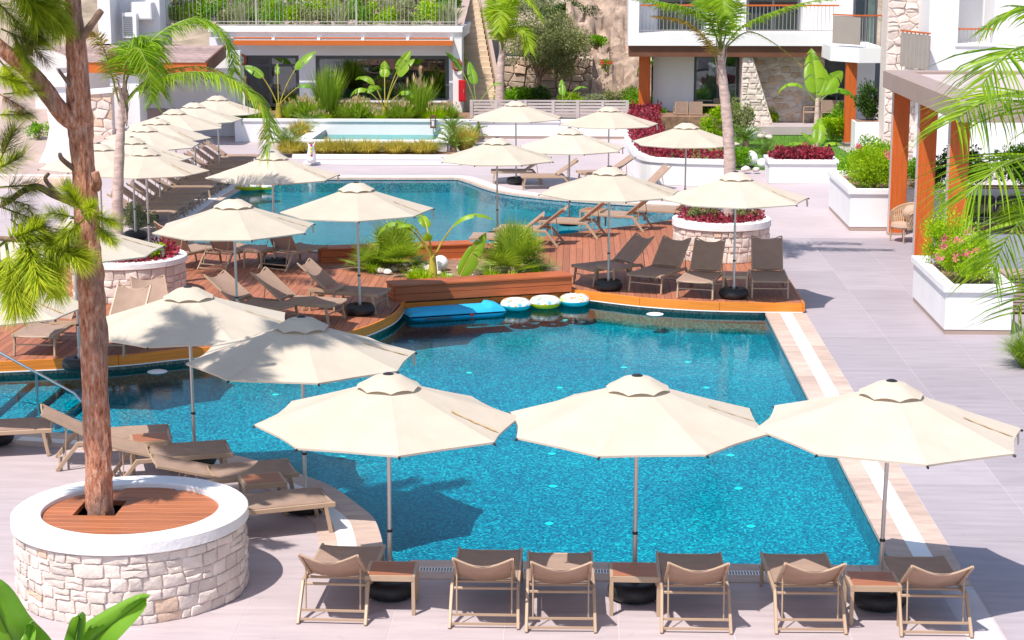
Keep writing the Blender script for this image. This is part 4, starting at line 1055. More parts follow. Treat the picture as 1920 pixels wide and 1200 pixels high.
shrub('dark green bush behind the first pergola post', Vector((m0.x+2.1, m0.y+1.5, 0.95)), (0.6,1.2,0.45), 3600, 0.08, 'leaf_shrub', 22)
# palms ----------------------------------------------------------------
def spline3(P, k=5):
    out = []; n = len(P)
    for i in range(n-1):
        a = P[max(i-1,0)]; b = P[i]; c = P[i+1]; d = P[min(i+2,n-1)]
        for j in range(k):
            t = j/k; out.append(0.5*((2*b)+(c-a)*t+(2*a-5*b+4*c-d)*t*t+(3*b-a-3*c+d)*t**3))
    out.append(P[-1]); return out
def frond_path(mb, mr, pts, n, leaf, lw, hang=0.5, vee=0.2, rr=0.02, bare=0.12, segs=3, r=rnd, fwd=0.5, dens=None):
    pts = spline3(pts, 5); K = len(pts)-1
    mr.tube(pts, [rr*(1-0.85*i/K) for i in range(K+1)], 5, False)
    for i in range(n):
        s = bare+(1-bare)*(i+r.random()*0.7)/n; x = min(s,0.999)*K; j = int(x); p = pts[j].lerp(pts[j+1], x-j); t = (pts[j+1]-pts[j]).normalized()
        sd_ = t.cross(UP); sd_ = sd_.normalized() if sd_.length > 0.05 else Vector((1,0,0)); u = sd_.cross(t)
        ll = leaf*(0.5+0.5*math.sin(min(1,s*1.1)*math.pi*0.9+0.2))*r.uniform(0.8,1.15)
        for sg in (-1,1):
            d = sd_*sg*0.85 + t*fwd*r.uniform(0.8,1.3)*(0.7+0.6*s) + u*vee*r.uniform(0.3,1.5) - UP*hang*0.4*r.uniform(0.5,1.5)
            blade(mb, p, d, ll, lw, hang*0.55*r.uniform(0.6,1.5), segs, (t*0.8+u*r.uniform(-0.7,0.7)))
def palm(name, label, base, path, rads, fronds, mat='leaf_palm', leaf=0.4, lw=0.011, n=46, hang=0.5, trunk='palm_trunk', vee=0.2, rr=0.022):
    t = plant(name, label, 'palm tree', base); base = Vector(base); tp = [Vector(p)-base for p in path]
    sp_ = spline3(tp, 6); K = len(sp_)-1; rs = []
    for i in range(K+1):
        x = i/K*(len(rads)-1); j = min(int(x), len(rads)-2); rs.append((rads[j]*(1-(x-j))+rads[j+1]*(x-j))*(1+0.05*math.sin(i*2.3)))
    MB().tube(sp_, rs, 14).build('trunk', trunk, t, smooth=True, angle=180)
    top = tp[-1]
    # old leaf bases below the crown
    bt = MB()
    for i in range(14):
        a = i*2.4; h = Vector((math.cos(a), math.sin(a), 0)); p = top-UP*(0.75-0.045*i)+h*rs[-1]*0.8
        bt.ribbon([p, p+UP*0.25+h*0.03, p+UP*0.5+h*0.09], [0.06,0.045,0.012], h.cross(UP))
    bt.build('leaf_base', 'palm_trunk', t)
    for f in fronds:
        mb = MB(); mr = MB(); m_ = f.get('mat', mat)
        if 'pts' in f: frond_path(mb, mr, [Vector(p)-base for p in f['pts']], f.get('n',n), f.get('leaf',leaf), f.get('lw',lw), f.get('hang',hang), f.get('vee',vee), rr, f.get('bare',0.14))
        else: frond(mb, mr, top+Vector((math.cos(f['az']),math.sin(f['az']),0))*0.05, f['az'], f['el'], f['len'], f['droop'], f.get('n',n), f.get('leaf',leaf), f.get('lw',lw), f.get('hang',hang), vee, 3, rr)
        fo = mr.build('frond', 'stem_green', t); mb.build('leaflets', m_, fo)
    return t
def Q(px, py, Y): return GY(px, py, Y)
yl = LPc.y+0.15
base = Vector((Q(221,470,yl).x, yl, LPc.z+0.62))
palm('palm_tree', 'slender palm with drooping fronds in the left stone planter', base, [base, Q(220,400,yl), Q(224,290,yl), Q(228,215,yl), Q(231,165,yl)], [0.12,0.115,0.10,0.075,0.05],
 [dict(pts=[Q(230,205,yl), Q(262,165,yl-0.2), Q(330,138,yl-0.4), Q(410,140,yl-0.6), Q(470,175,yl-0.8), Q(505,225,yl-0.9), Q(498,290,yl-1.0)], n=190, mat='leaf_palm', leaf=0.66, hang=1.05, lw=0.014),
  dict(pts=[Q(231,170,yl), Q(255,110,yl), Q(310,55,yl+0.2), Q(375,35,yl+0.3), Q(425,75,yl+0.3), Q(440,135,yl+0.2)], n=180, mat='leaf_palm', leaf=0.68, hang=0.95, lw=0.014),
  dict(pts=[Q(231,170,yl), Q(236,110,yl+0.1), Q(250,75,yl+0.2), Q(275,70,yl+0.1), Q(295,110,yl-0.1), Q(300,170,yl-0.2)], n=180, mat='leaf_palm', leaf=0.75, hang=1.1, lw=0.015),
  dict(pts=[Q(226,205,yl), Q(212,150,yl), Q(196,95,yl-0.1), Q(178,62,yl-0.1), Q(160,60,yl-0.2)], n=130, mat='leaf_palm_dry', leaf=0.6, hang=0.95, lw=0.011),
  dict(pts=[Q(231,165,yl), Q(240,100,yl+0.6), Q(262,85,yl+1.1), Q(285,120,yl+1.5)], n=150, leaf=0.7, hang=1.1, lw=0.014), dict(pts=[Q(230,200,yl), Q(262,160,yl+0.2), Q(320,130,yl+0.4), Q(395,128,yl+0.5), Q(450,160,yl+0.6), Q(490,205,yl+0.6), Q(495,260,yl+0.6)], n=120, mat='leaf_palm_dry', leaf=0.5, hang=1.05, lw=0.011), dict(pts=[Q(231,165,yl), Q(238,115,yl-0.3), Q(258,90,yl-0.7), Q(278,130,yl-1.0), Q(285,190,yl-1.1)], n=120, leaf=0.6, hang=0.95, lw=0.013)])
yr = RPc.y-0.05
base = Vector((Q(1363,445,yr).x, yr, RPc.z+0.70))
c_ = Q(1352,98,yr)
palm('palm_tree', 'tall palm rising from the right stone planter', base, [base, Q(1366,400,yr), Q(1368,300,yr), Q(1361,200,yr), Q(1354,140,yr), c_], [0.16,0.135,0.13,0.115,0.10,0.07],
 [dict(pts=[c_, Q(1330,40,yr), Q(1290,15,yr-0.2), Q(1245,5,yr-0.4), Q(1200,-5,yr-0.6)], n=140, leaf=0.5, hang=0.85),
  dict(pts=[Q(1354,120,yr), Q(1325,75,yr-0.2), Q(1285,40,yr-0.3), Q(1230,30,yr-0.4)], n=120, leaf=0.4, hang=0.7, mat='leaf_palm_dry'),
  dict(pts=[c_, Q(1385,55,yr), Q(1430,30,yr-0.2), Q(1490,10,yr-0.4), Q(1560,-5,yr-0.5)], n=150, leaf=0.45, hang=0.7),
  dict(pts=[c_, Q(1345,40,yr), Q(1340,0,yr), Q(1330,-60,yr), Q(1290,-110,yr)], n=140, leaf=0.5, hang=0.7),
  dict(pts=[c_, Q(1368,40,yr+0.2), Q(1385,0,yr+0.3), Q(1420,-60,yr+0.2), Q(1480,-80,yr)], n=140, leaf=0.5, hang=0.7),
  dict(pts=[c_, Q(1352,35,yr-0.3), Q(1352,5,yr-0.7), Q(1355,0,yr-1.1), Q(1360,30,yr-1.5)], n=140, leaf=0.5, hang=0.9),
  dict(pts=[c_, Q(1342,30,yr+0.4), Q(1330,0,yr+0.8), Q(1320,10,yr+1.3)], n=120, leaf=0.5, hang=0.8),
  dict(pts=[c_, Q(1400,60,yr+0.1), Q(1450,80,yr+0.2), Q(1500,120,yr+0.1)], n=0+40, leaf=0.3, hang=0.8, mat='leaf_palm_dry', lw=0.006)], leaf=0.6, lw=0.014)
ys_ = 72.5; base = Vector((Q(937,200,ys_).x, ys_, 0.3)); c_ = Q(942,95,ys_)
palm('palm_tree', 'lime green palm beside the stone staircase', base, [base, Q(937,150,ys_), Q(939,120,ys_), c_], [0.20,0.17,0.15,0.10],
 [dict(pts=[c_, Q(934,55,ys_), Q(925,25,ys_-0.2), Q(918,35,ys_-0.4)], leaf=0.5), dict(pts=[c_, Q(945,40,ys_), Q(958,0,ys_-0.2), Q(985,-5,ys_-0.4), Q(1015,35,ys_-0.6)], leaf=0.8),
  dict(pts=[c_, Q(940,40,ys_-0.4), Q(938,20,ys_-0.9), Q(936,60,ys_-1.3)], leaf=0.8), dict(pts=[c_, Q(960,55,ys_-0.3), Q(985,60,ys_-0.6), Q(992,95,ys_-0.9)], leaf=0.7),
  dict(pts=[c_, Q(950,20,ys_+0.3), Q(975,-30,ys_+0.6), Q(1010,-35,ys_+0.6)], leaf=0.8), dict(pts=[c_, Q(935,30,ys_+0.3), Q(930,0,ys_+0.6), Q(925,-20,ys_+0.8)], leaf=0.6)],
  'leaf_palm_lime', 0.75, 0.028, 110, 0.8, vee=0.3, rr=0.03)
yf = 11.6; base = Vector((Q(2190,700,yf).x, yf, 0)); c_ = Q(2120,330,yf)
palm('palm_tree', 'close palm reaching in from the right photo edge', base, [base, base+UP*3, c_], [0.16,0.14,0.06],
 [dict(pts=[c_, Q(2040,235,yf), Q(1950,178,yf-0.2), Q(1870,180,yf-0.4), Q(1790,225,yf-0.6)], n=62, leaf=0.74, lw=0.0095, hang=0.95, bare=0.1),
  dict(pts=[c_, Q(2040,300,yf-0.3), Q(1960,290,yf-0.6), Q(1880,310,yf-0.9), Q(1810,370,yf-1.0)], n=48, leaf=0.70, lw=0.0095, hang=0.95, bare=0.15),
  dict(pts=[c_, Q(2030,350,yf-0.2), Q(1960,390,yf-0.4), Q(1900,430,yf-0.6), Q(1860,500,yf-0.7)], n=40, leaf=0.60, lw=0.009, hang=0.8, bare=0.2),
  dict(pts=[c_, Q(2060,420,yf-0.1), Q(2000,490,yf-0.2), Q(1945,540,yf-0.4), Q(1895,590,yf-0.5)], n=36, leaf=0.55, lw=0.008, hang=0.45, bare=0.2),
  dict(pts=[c_, Q(2060,160,yf+0.2), Q(1990,50,yf+0.4), Q(1920,15,yf+0.5), Q(1850,50,yf+0.5)], n=60, leaf=0.36, lw=0.009, hang=0.8, bare=0.3),
  dict(pts=[c_, Q(2010,150,yf-0.3), Q(1930,90,yf-0.5), Q(1880,110,yf-0.7), Q(1840,160,yf-0.8)], n=40, leaf=0.5, lw=0.010, hang=0.9, bare=0.3),
  dict(az=R(20), el=R(50), len=1.8, droop=2.0), dict(az=R(-60), el=R(50), len=1.8, droop=2.0), dict(az=R(80), el=R(50), len=1.8, droop=2.0)],
 'leaf_palm', 0.6, 0.014, 40, 0.8, rr=0.018)
# fan palms on the deck --------------------------------------------------
def fan_palm(label, c, n, rad, pet, seed):
    r = random.Random(seed); t = plant('fan_palm', label, 'fan palm', c)
    for k in range(n):
        a = r.uniform(0, 2*math.pi); e = R(r.choice([8,20,35,50,65,80])+r.uniform(-6,6)); d = Vector((math.cos(a)*math.cos(e), math.sin(a)*math.cos(e), math.sin(e)))
        mb = MB(); mr = MB(); fan_leaf(mb, mr, Vector((r.uniform(-.1,.1), r.uniform(-.1,.1), 0.1)), d, pet*r.uniform(0.7,1.2), rad*r.uniform(0.8,1.1), 20, r)
        l = mb.build('leaf', 'leaf_fan', t); mr.build('stalk', 'stem_green', l)
    MB().tube([(0,0,-0.02),(0,0,0.12),(0,0,0.22)], [0.13,0.11,0.06], 10).build('trunk', 'bark', t, smooth=True)
fan_palm('fan palm with spiky leaves left of the banana plant on the deck', G(742,503,DZ), 52, 0.58, 0.5, 21)
fan_palm('wide fan palm right of the banana plant behind the front bench', G(962,519,DZ), 56, 0.60, 0.55, 22)
fan_palm('small fan palm at the left end of the deck bed', G(692,506,DZ), 14, 0.38, 0.28, 23)
# banana and strelitzia plants -----------------------------------------
def leafy(name, label, c, lv, mat='leaf_banana', stem='stem_yellow', trunk=None, cat='banana plant'):
    c = Vector(c); t = plant(name, label, cat, c)
    if trunk: MB().tube([(0,0,-0.05), (trunk[2],0,trunk[0]*0.5), (trunk[2]*1.5,0,trunk[0])], [trunk[1], trunk[1]*0.85, trunk[1]*0.6], 12).build('trunk', stem if trunk[0] < 1.2 else 'palm_trunk', t, smooth=True)
    z = trunk[0]*0.9 if trunk else 0; x = trunk[2]*1.4 if trunk else 0
    for (az, el, pet, ln, wd, dr, tear, tw) in lv:
        mb = MB(); mr = MB(); big_leaf(mb, mr, (x+math.cos(R(az))*0.03, math.sin(R(az))*0.03, z), R(az), R(el), pet, ln, wd, dr, rnd, tear, 0.5, 0.022, 0.3, R(tw))
        l = mr.build('stalk', stem, t); mb.build('leaf', mat, l, smooth=True, angle=60)
    return t
leafy('banana_plant', 'banana plant with yellow stems in the middle of the deck bed', G(812,527,DZ),
 [(5,66,0.75,0.95,0.26,1.5,0.5,0),(178,62,0.7,0.95,0.28,2.3,0.7,0),(120,75,0.65,0.50,0.26,1.2,0.3,0),(195,70,0.65,0.5,0.28,1.8,0.4,0),(250,78,0.4,0.35,0.18,1.0,0.4,30)], trunk=(0.55,0.10,0.0))
leafy('banana_plant', 'single upright banana shoot with broad leaf beside the globe lamp', G(858,527,DZ), [(25,80,0.12,1.05,0.36,0.25,0.5,70),(190,55,0.1,0.3,0.08,1.6,0.3,0)], trunk=None)
for i_, (px_, py_, h_, lab_) in enumerate([(775,524,0.22,'small bright grass tuft left of the banana stem'),(795,528,0.26,'small bright grass tuft touching the banana stem'),(838,530,0.2,'small bright grass tuft right of the banana stem'),(920,529,0.25,'bright low tuft before the right fan palm'),(960,531,0.22,'bright low tuft behind the front bench'),(700,512,0.22,'small tuft at the left end of the deck bed'),(1005,527,0.25,'bright tuft under the right fan palm leaves')]):
    t = plant('grass_clump', lab_, 'ornamental grass', G(px_, py_, DZ)); mb = MB(); tuft(mb, (0,0,0), 110, h_*1.3, 1.1, 0.012, 0.7, rnd, 3, 0.1); mb.build('blades', 'leaf_bright', t)
# background strelitzias and grasses in front of the bar ---------------------
YB = 70.3
def at_bed(px, Y=YB, z=0.55): return Vector((GY(px, 225, Y).x, Y, z))
leafy('strelitzia', 'tall strelitzia with two paddle leaves before the bar door', at_bed(523), [(12,72,1.5,1.05,0.42,0.6,0.15,40),(168,68,1.2,0.9,0.40,0.9,0.15,-40),(350,50,1.0,0.7,0.36,1.5,0.15,10),(100,80,1.2,0.5,0.2,0.4,0.1,0)], 'leaf_bird', 'stem_yellow', (0.7,0.15,0), 'strelitzia')
leafy('banana_plant', 'tall torn banana plant before the big bar window', at_bed(722), [(10,75,1.3,0.9,0.4,0.5,0.3,40),(25,78,1.5,0.9,0.42,0.3,0.2,60),(150,68,1.0,0.95,0.45,1.6,0.8,0),(185,55,0.8,0.9,0.5,2.0,0.9,0),(340,50,0.8,0.9,0.45,2.0,0.9,0),(250,60,0.9,0.9,0.45,1.8,0.8,0),(95,80,1.2,0.8,0.4,0.6,0.3,0),(200,30,0.5,0.6,0.3,1.2,0.3,0)], 'leaf_banana', 'stem_yellow', (0.6,0.14,0), 'banana plant')
leafy('strelitzia', 'strelitzia with one broad leaf beside the red fire cabinet', at_bed(893,70.8), [(160,75,1.5,0.95,0.42,0.5,0.1,50),(110,80,0.9,1.0,0.45,0.3,0.1,15),(15,60,1.0,0.5,0.25,1.6,0.2,0)], 'leaf_bird', 'stem_green', (0.6,0.1,0), 'strelitzia')
def grass(label, c, n, h, spread, mat='grass_blade', w=0.012, droop=0.5, plumes=0, pm='plume', base=0.2):
    n = int(n*1.6); h *= 1.3; w *= 1.5; plumes *= 2
    t = plant('grass_clump', label, 'ornamental grass', c); mb = MB(); tuft(mb, (0,0,0), n, h, spread, w, droop, rnd, 3, base); mb.build('blades', mat, t)
    if plumes:
        pb = MB()
        for i in range(plumes):
            a = rnd.uniform(0,6.28); k = spread*rnd.random()*0.9; p = Vector((math.cos(a)*k*h*0.75, math.sin(a)*k*h*0.75, h*rnd.uniform(0.75,1.05)*(1-0.25*k)))
            tuft(pb, p, 10, 0.14 if h < 1.3 else 0.35, 0.4, 0.012, 0.2, rnd, 2, 0.01)
        pb.build('plume', pm, t)['kind'] = 'stuff'
    return t
grass('feathery green grass clump left of the tall reeds at the bar', at_bed(572,69.5,0.5), 700, 0.85, 0.9, 'grass_blade', 0.011, 0.7, 30)
grass('tall upright reed clump between the bar door and window', at_bed(615,70.2,0.5), 420, 1.55, 0.38, 'grass_blade', 0.013, 0.35)
grass('feathery pale grass clump before the big bar window', at_bed(672,69.4,0.5), 800, 0.8, 1.0, 'grass_blade', 0.011, 0.8, 40)
grass('tall pampas grass with pink plumes at the right of the bar window', at_bed(786,70.2,0.5), 380, 1.25, 0.5, 'grass_blade', 0.010, 0.5, 3)
grass('low feathery grass beside the pampas clump', at_bed(755,69.6,0.5), 500, 0.7, 0.9, 'grass_blade', 0.011, 0.8, 20)
pb = plant('pampas_plume', 'pink pampas plume standing up before the bar window', 'ornamental grass', at_bed(789,70.0,0.5)); mb = MB()
for i in range(14): tuft(mb, (0.02*math.sin(i), 0, 1.35+i*0.055), 22, 0.16, 0.8, 0.012, 0.2, rnd, 2, 0.02)
mb.build('plume', 'plume', pb)['kind'] = 'stuff'; MB().tube([(0,0,0),(0,0,2.1)], 0.012, 5).build('stalk', 'stem_green', pb)
pb = plant('pampas_plume', 'pale pampas plume at the left of the bar door', 'ornamental grass', at_bed(461,70.6,0.5)); mb = MB()
for i in range(9): tuft(mb, (0.02*math.sin(i), 0, 1.25+i*0.05), 20, 0.14, 0.9, 0.012, 0.2, rnd, 2, 0.02)
mb.build('plume', 'plume', pb)['kind'] = 'stuff'; MB().tube([(0,0,0),(0,0,1.7)], 0.012, 5).build('stalk', 'stem_green', pb)
for (px_, Y_, h_, sp_c, m_, lab_) in [(485,69.6,0.5,1.1,'grass_blade','low bright grass clump left of the strelitzia at the bar'),(548,70.6,0.6,0.9,'leaf_bright','lime grass clump beside the strelitzia stem'),(600,69.0,0.45,1.2,'leaf_bright','lime grass clump under the tall reeds'),(640,70.4,0.7,0.9,'grass_blade','feathery grass clump right of the tall reeds'),(705,69.2,0.5,1.1,'leaf_bright','lime grass clump left of the torn banana stem'),(742,70.5,0.7,0.9,'grass_blade','feathery grass clump right of the torn banana stem'),(815,69.8,0.6,1.0,'leaf_bright','lime grass clump right of the pampas plume'),(840,70.5,0.6,0.9,'grass_blade','green grass clump at the right end of the bar bed'),(450,70.2,0.5,1.0,'leaf_bright','lime grass clump at the left end of the bar bed')]:
    grass(lab_, at_bed(px_, Y_, 0.5), 420, h_, sp_c, m_, 0.010, 0.8, 12)
def cycad(label, c, n=26, ln=0.8, seed=1, mat='leaf_cycad'):
    r = random.Random(seed); t = plant('cycad', label, 'cycad', c)
    for i in range(n):
        mb = MB(); mr = MB(); frond(mb, mr, (0,0,0.12), i*2.4, R(r.choice([25,45,62,75])), ln*r.uniform(0.85,1.1), R(75), 26, ln*0.2, 0.011, 0.1, 0.5, 2, 0.012, r, 0.12)
        f = mr.build('frond', 'stem_green', t); mb.build('leaflets', mat, f)
    MB().tube([(0,0,-0.05),(0,0,0.15)], [0.14,0.1], 10).build('trunk', 'bark', t, smooth=True)
cycad('dark cycad left of the whirlpool under the reeds', at_bed(578,68.6,0.35), 26, 0.85, 1)
cycad('tall cycad at the left front of the whirlpool', Vector((G(532,292,0).x, 64.0, 0.15)), 26, 1.0, 2)
cycad('cycad at the right rear corner of the whirlpool', at_bed(848,67.4,0.35), 24, 0.75, 3)
cycad('cycad at the right front corner of the whirlpool', Vector((G(850,290,0).x, 64.2, 0.15)), 26, 0.95, 4)
cycad('small dark cycad beside the slatted fence', at_bed(889,67.5,0.2), 18, 0.6, 5)
cycad('cycad on the lawn between the globe lamps', G(1435,300,0.1), 22, 0.75, 6)
cycad('wide cycad on the lawn left of the globe lamps', Vector((G(1390,262,0.2).x, 66.0, 0.2)), 22, 0.8, 7)
for i, (px, lab) in enumerate([(548,'straw coloured grass clump at the left of the whirlpool front'),(617,'straw coloured grass clump left of the middle before the whirlpool'),(652,'broad straw grass clump before the whirlpool'),(690,'straw grass clump in the middle before the whirlpool'),(745,'straw grass clump right of the middle before the whirlpool'),(796,'straw grass clump at the right of the whirlpool front')]):
    grass(lab, Vector((G(px,286,0.1).x, 63.6, 0.12)), 620, 0.40, 1.3, 'grass_straw', 0.009, 0.8, base=0.42)
grass('straw grass clump behind the right front cycad', Vector((G(868,288,0.1).x, 64.6, 0.1)), 380, 0.7, 0.9, 'grass_straw', 0.011, 0.8)
grass('straw grass clump at the left rear of the whirlpool', at_bed(562,67.2,0.3), 380, 0.5, 1.1, 'grass_straw', 0.011, 0.8)
grass('green ornamental grass at the right photo edge beside the walkway', G(1935,688,0.0), 700, 0.55, 1.0, 'grass_blade', 0.006, 0.9)
# garden by the right building
def g2(px, py, z=0.2): return G(px, py, z)
leafy('banana_tree', 'banana tree with shiny arched leaves before the right building', g2(1255,226), [(172,60,0.5,1.6,0.6,2.6,0.9,0),(100,75,0.4,1.2,0.5,0.5,0.3,10),(60,72,0.4,1.2,0.5,0.6,0.3,20),(15,50,0.4,1.2,0.5,1.6,0.8,0),(345,45,0.4,1.0,0.5,1.8,0.8,0),(200,60,0.4,1.3,0.55,2.0,0.8,0),(130,70,0.4,1.1,0.5,0.9,0.4,30)], 'leaf_bird', 'stem_yellow', (2.05,0.14,0.08), 'banana tree')
leafy('banana_plant', 'tall banana plant with huge upright leaf on the lawn', g2(1530,275,0.1), [(100,84,0.4,1.7,0.85,0.2,0.4,5),(40,70,0.4,1.3,0.65,0.7,0.3,40),(170,55,0.7,1.2,0.45,2.2,0.8,0),(10,50,0.5,1.2,0.55,1.9,0.9,0),(70,80,0.3,1.2,0.6,0.5,0.3,10)], 'leaf_banana', 'stem_green', (1.7,0.12,0), 'banana plant')
leafy('banana_plant', 'short banana plant with broad leaves before the tall one', g2(1532,305,0.1), [(165,40,0.3,0.8,0.35,0.8,0.3,0),(80,75,0.3,1.0,0.5,0.3,0.2,5),(20,45,0.3,0.7,0.35,1.2,0.3,0),(200,30,0.3,0.7,0.3,0.8,0.3,0),(120,60,0.3,0.8,0.35,0.8,0.3,20)], 'leaf_banana', 'stem_green', (0.4,0.09,0), 'banana plant')
leafy('strelitzia', 'small strelitzia among the rock plants above the fence', Vector((Q(1055,190,72).x,72,0.9)), [(95,80,0.4,0.7,0.3,0.3,0.1,5),(15,60,0.7,0.6,0.28,1.4,0.2,0)], 'leaf_bird', 'stem_green', (0.2,0.06,0), 'strelitzia')
leafy('strelitzia', 'strelitzia beside the banana tree trunk', g2(1278,232), [(60,70,0.4,0.9,0.35,0.6,0.1,10),(150,75,0.4,0.9,0.35,0.4,0.1,35),(20,60,0.4,0.6,0.25,1.0,0.1,20)], 'leaf_bird', 'stem_green', (0.3,0.07,0), 'strelitzia')
for (lab, px, py, z, rad, n, sz, mt) in [
 ('dense green bush behind the curved purple hedge', 1195,224,0.3,(0.8,0.6,0.6),2600,0.11,'leaf_shrub'),
 ('olive bush at the right end of the slatted fence', 1150,214,0.5,(0.6,0.5,0.5),2000,0.10,'leaf_olive'),
 ('leafy bush before the terrace dining table', 1320,238,0.2,(0.8,0.5,0.4),2200,0.11,'leaf_shrub'),
 ('bright bush left of the added buttress foot', 1365,238,0.2,(0.7,0.5,0.55),2200,0.11,'leaf_bright'),
 ('bright feathery bush right of the added buttress foot', 1432,236,0.2,(0.7,0.5,0.4),2200,0.11,'leaf_bright'),
 ('green bush beside the tall banana plant', 1560,262,0.1,(0.6,0.5,0.5),2200,0.11,'leaf_bright'),
 ('low green bush between tall banana and purple planter', 1500,302,0.1,(0.6,0.4,0.3),1600,0.10,'leaf_shrub'),
 ('light green bush left of the banana tree', 1222,236,0.2,(0.9,0.7,0.55),3000,0.11,'leaf_shrub'),
 ('bright green bush under the orange column', 1238,205,0.4,(0.7,0.6,0.45),2000,0.12,'leaf_bright'),
 ('feathery olive bush below the rocky bank', 1180,212,0.4,(0.6,0.5,0.65),2200,0.09,'leaf_olive'),
 ('green bush right of the palm trunk', 1400,240,0.2,(0.8,0.7,0.55),2600,0.11,'leaf_shrub'),
 ('tall feathery yellow green bush behind the palm trunk', 1385,270,0.1,(0.65,0.6,0.95),2600,0.10,'leaf_olive'),
 ('bright green bush at the foot of the palm trunk', 1345,262,0.1,(0.6,0.6,0.6),1800,0.11,'leaf_bright'),
 ('leafy green bush at the feet of the orange column on the lawn', 1572,250,0.2,(0.65,0.6,0.6),2400,0.11,'leaf_shrub'),
 ('green bush between the globe lamps and the parasol', 1385,316,0.0,(0.45,0.45,0.4),1600,0.09,'leaf_shrub'),
 ('low bush beside the low purple planter', 1585,330,0.0,(0.6,0.5,0.35),1600,0.09,'leaf_shrub'),
 ('bright rounded bush above the slatted fence', 1067,205,0.8,(0.55,0.4,0.35),1600,0.11,'leaf_bright'),
 ('green bush under the olive tree', 965,200,0.8,(0.8,0.5,0.45),1600,0.13,'leaf_shrub'),
 ('grey bush above the right part of the slatted fence', 1115,203,0.8,(0.6,0.4,0.3),1400,0.10,'leaf_grey'),
 ('dark bush below the olive tree trunk', 1010,200,0.8,(0.6,0.4,0.45),1400,0.12,'leaf_dark')]:
    c = G(px, py, z); shrub(lab, Vector((c.x, c.y, z)), rad, n, sz, mt, 18)
# olive tree ------------------------------------------------------------
yo = 75.5; ob = Vector((Q(1005,190,yo).x, yo, 0.9)); ot = plant('olive_tree', 'broad grey green olive tree before the retaining wall', 'olive tree', ob)
cc = Q(1030,85,yo)-ob
tr = MB(); tr.tube([(0,0,-0.1), (0.03,0,0.5), (0.12,0,1.0)], [0.17,0.13,0.11], 10)
for i in range(8):
    a = i*0.8; q = cc+Vector((math.cos(a)*1.2, math.sin(a)*0.9, 0.2*math.sin(i*2.0))); tr.tube([Vector((0.12,0,0.95)), Vector((0.12,0,1.0)).lerp(q,0.5)+UP*0.2, q], [0.07,0.045,0.015], 6, False)
tr.build('trunk', 'bark', ot, smooth=True)
mb = MB(); leaves(mb, cc, (1.95,1.4,1.45), 24000, 0.105, 110, rnd, 0.1, 0.38, 0.35, 0.24); mb.build('crown', 'leaf_olive', ot)
# pine ---------------------------------------------------------------------
yp = PC.y+hole.y
pb_ = Vector((PC.x+hole.x, yp, 0.72)); pine = plant('pine_tree', 'tall pine with flaking reddish trunk in the round planter', 'pine tree', pb_)
path = [Vector((pb_.x, yp, 0.72)), Q(187,952,yp), Q(184,850,yp), Q(179,740,yp), Q(176,640,yp), Q(170,530,yp), Q(163,430,yp), Q(158,330,yp), Q(150,230,yp), Q(145,130,yp), Q(138,30,yp), Q(132,-60,yp+0.05), Q(120,-200,yp+0.1), Q(115,-380,yp+0.2), Q(110,-560,yp+0.2)]
rads = [0.152,0.150,0.144,0.138,0.140,0.145,0.130,0.122,0.132,0.112,0.090,0.085,0.075,0.06,0.03]
sp_ = spline3([p-pb_ for p in path], 8); K = len(sp_)-1; mb = MB(); n_ = 26
for i, p in enumerate(sp_):
    x = i/K*(len(rads)-1); j = min(int(x), len(rads)-2); rr = rads[j]*(1-(x-j))+rads[j+1]*(x-j)
    for q in range(n_):
        a = 2*math.pi*q/n_; v = Vector((math.cos(a), math.sin(a), 0)); w_ = p+v*rr
        k_ = 1+0.10*noise.noise(Vector((v.x*3,v.y*3,p.z*2.2)))+0.10*noise.cell(Vector((a*4, p.z*7, 1)))
        mb.v.append(tuple(p+v*rr*k_))
for i in range(K):
    for q in range(n_): mb.f.append((i*n_+q, i*n_+(q+1)%n_, (i+1)*n_+(q+1)%n_, (i+1)*n_+q))
mb.build('trunk', 'bark_pine', pine, smooth=True, angle=35)
def limb(pts, rs, mat='bark_pine', name='branch'):
    p = spline3([Vector(q)-pb_ for q in pts], 5); k = len(p); rr = [rs[0]+(rs[1]-rs[0])*i/(k-1) for i in range(k)]
    rr = [x*(1+0.12*noise.noise(Vector((i*0.8,2,1)))) for i, x in enumerate(rr)]
    return MB().tube(p, rr, 12).build(name, mat, pine, smooth=True)
b1 = limb([Q(160,235,yp), Q(120,215,yp-0.1), Q(70,150,yp-0.2), Q(20,105,yp-0.3), Q(-60,50,yp-0.4), Q(-160,20,yp-0.5)], (0.115,0.06), 'bark_pine')
b2 = limb([Q(150,75,yp), Q(165,55,yp-0.1), Q(190,20,yp-0.15)], (0.05,0.035), 'bark', 'branch_stub')
b3 = limb([Q(150,180,yp), Q(120,145,yp-0.15), Q(110,130,yp-0.2)], (0.03,0.012), 'bark', 'branch_stub')
b4 = limb([Q(150,325,yp), Q(118,300,yp-0.15), Q(112,288,yp-0.2)], (0.035,0.02), 'bark', 'branch_stub')
b5 = limb([Q(180,350,yp-0.05), Q(182,340,yp-0.2), Q(178,322,yp-0.22)], (0.06,0.04), 'bark_pine', 'branch_stub')
b6 = limb([Q(150,385,yp), Q(100,365,yp-0.2), Q(60,350,yp-0.3), Q(0,385,yp-0.4), Q(-80,400,yp-0.5)], (0.045,0.025), 'bark')
b7 = limb([Q(120,375,yp-0.15), Q(95,350,yp-0.25), Q(85,335,yp-0.25), Q(92,325,yp-0.25)], (0.03,0.018), 'bark')
b8 = limb([Q(160,455,yp), Q(110,445,yp-0.25), Q(40,450,yp-0.45), Q(-60,440,yp-0.6)], (0.05,0.02), 'bark')
b9 = limb([Q(150,400,yp), Q(170,395,yp-0.3), Q(190,400,yp-0.5)], (0.04,0.012), 'bark')
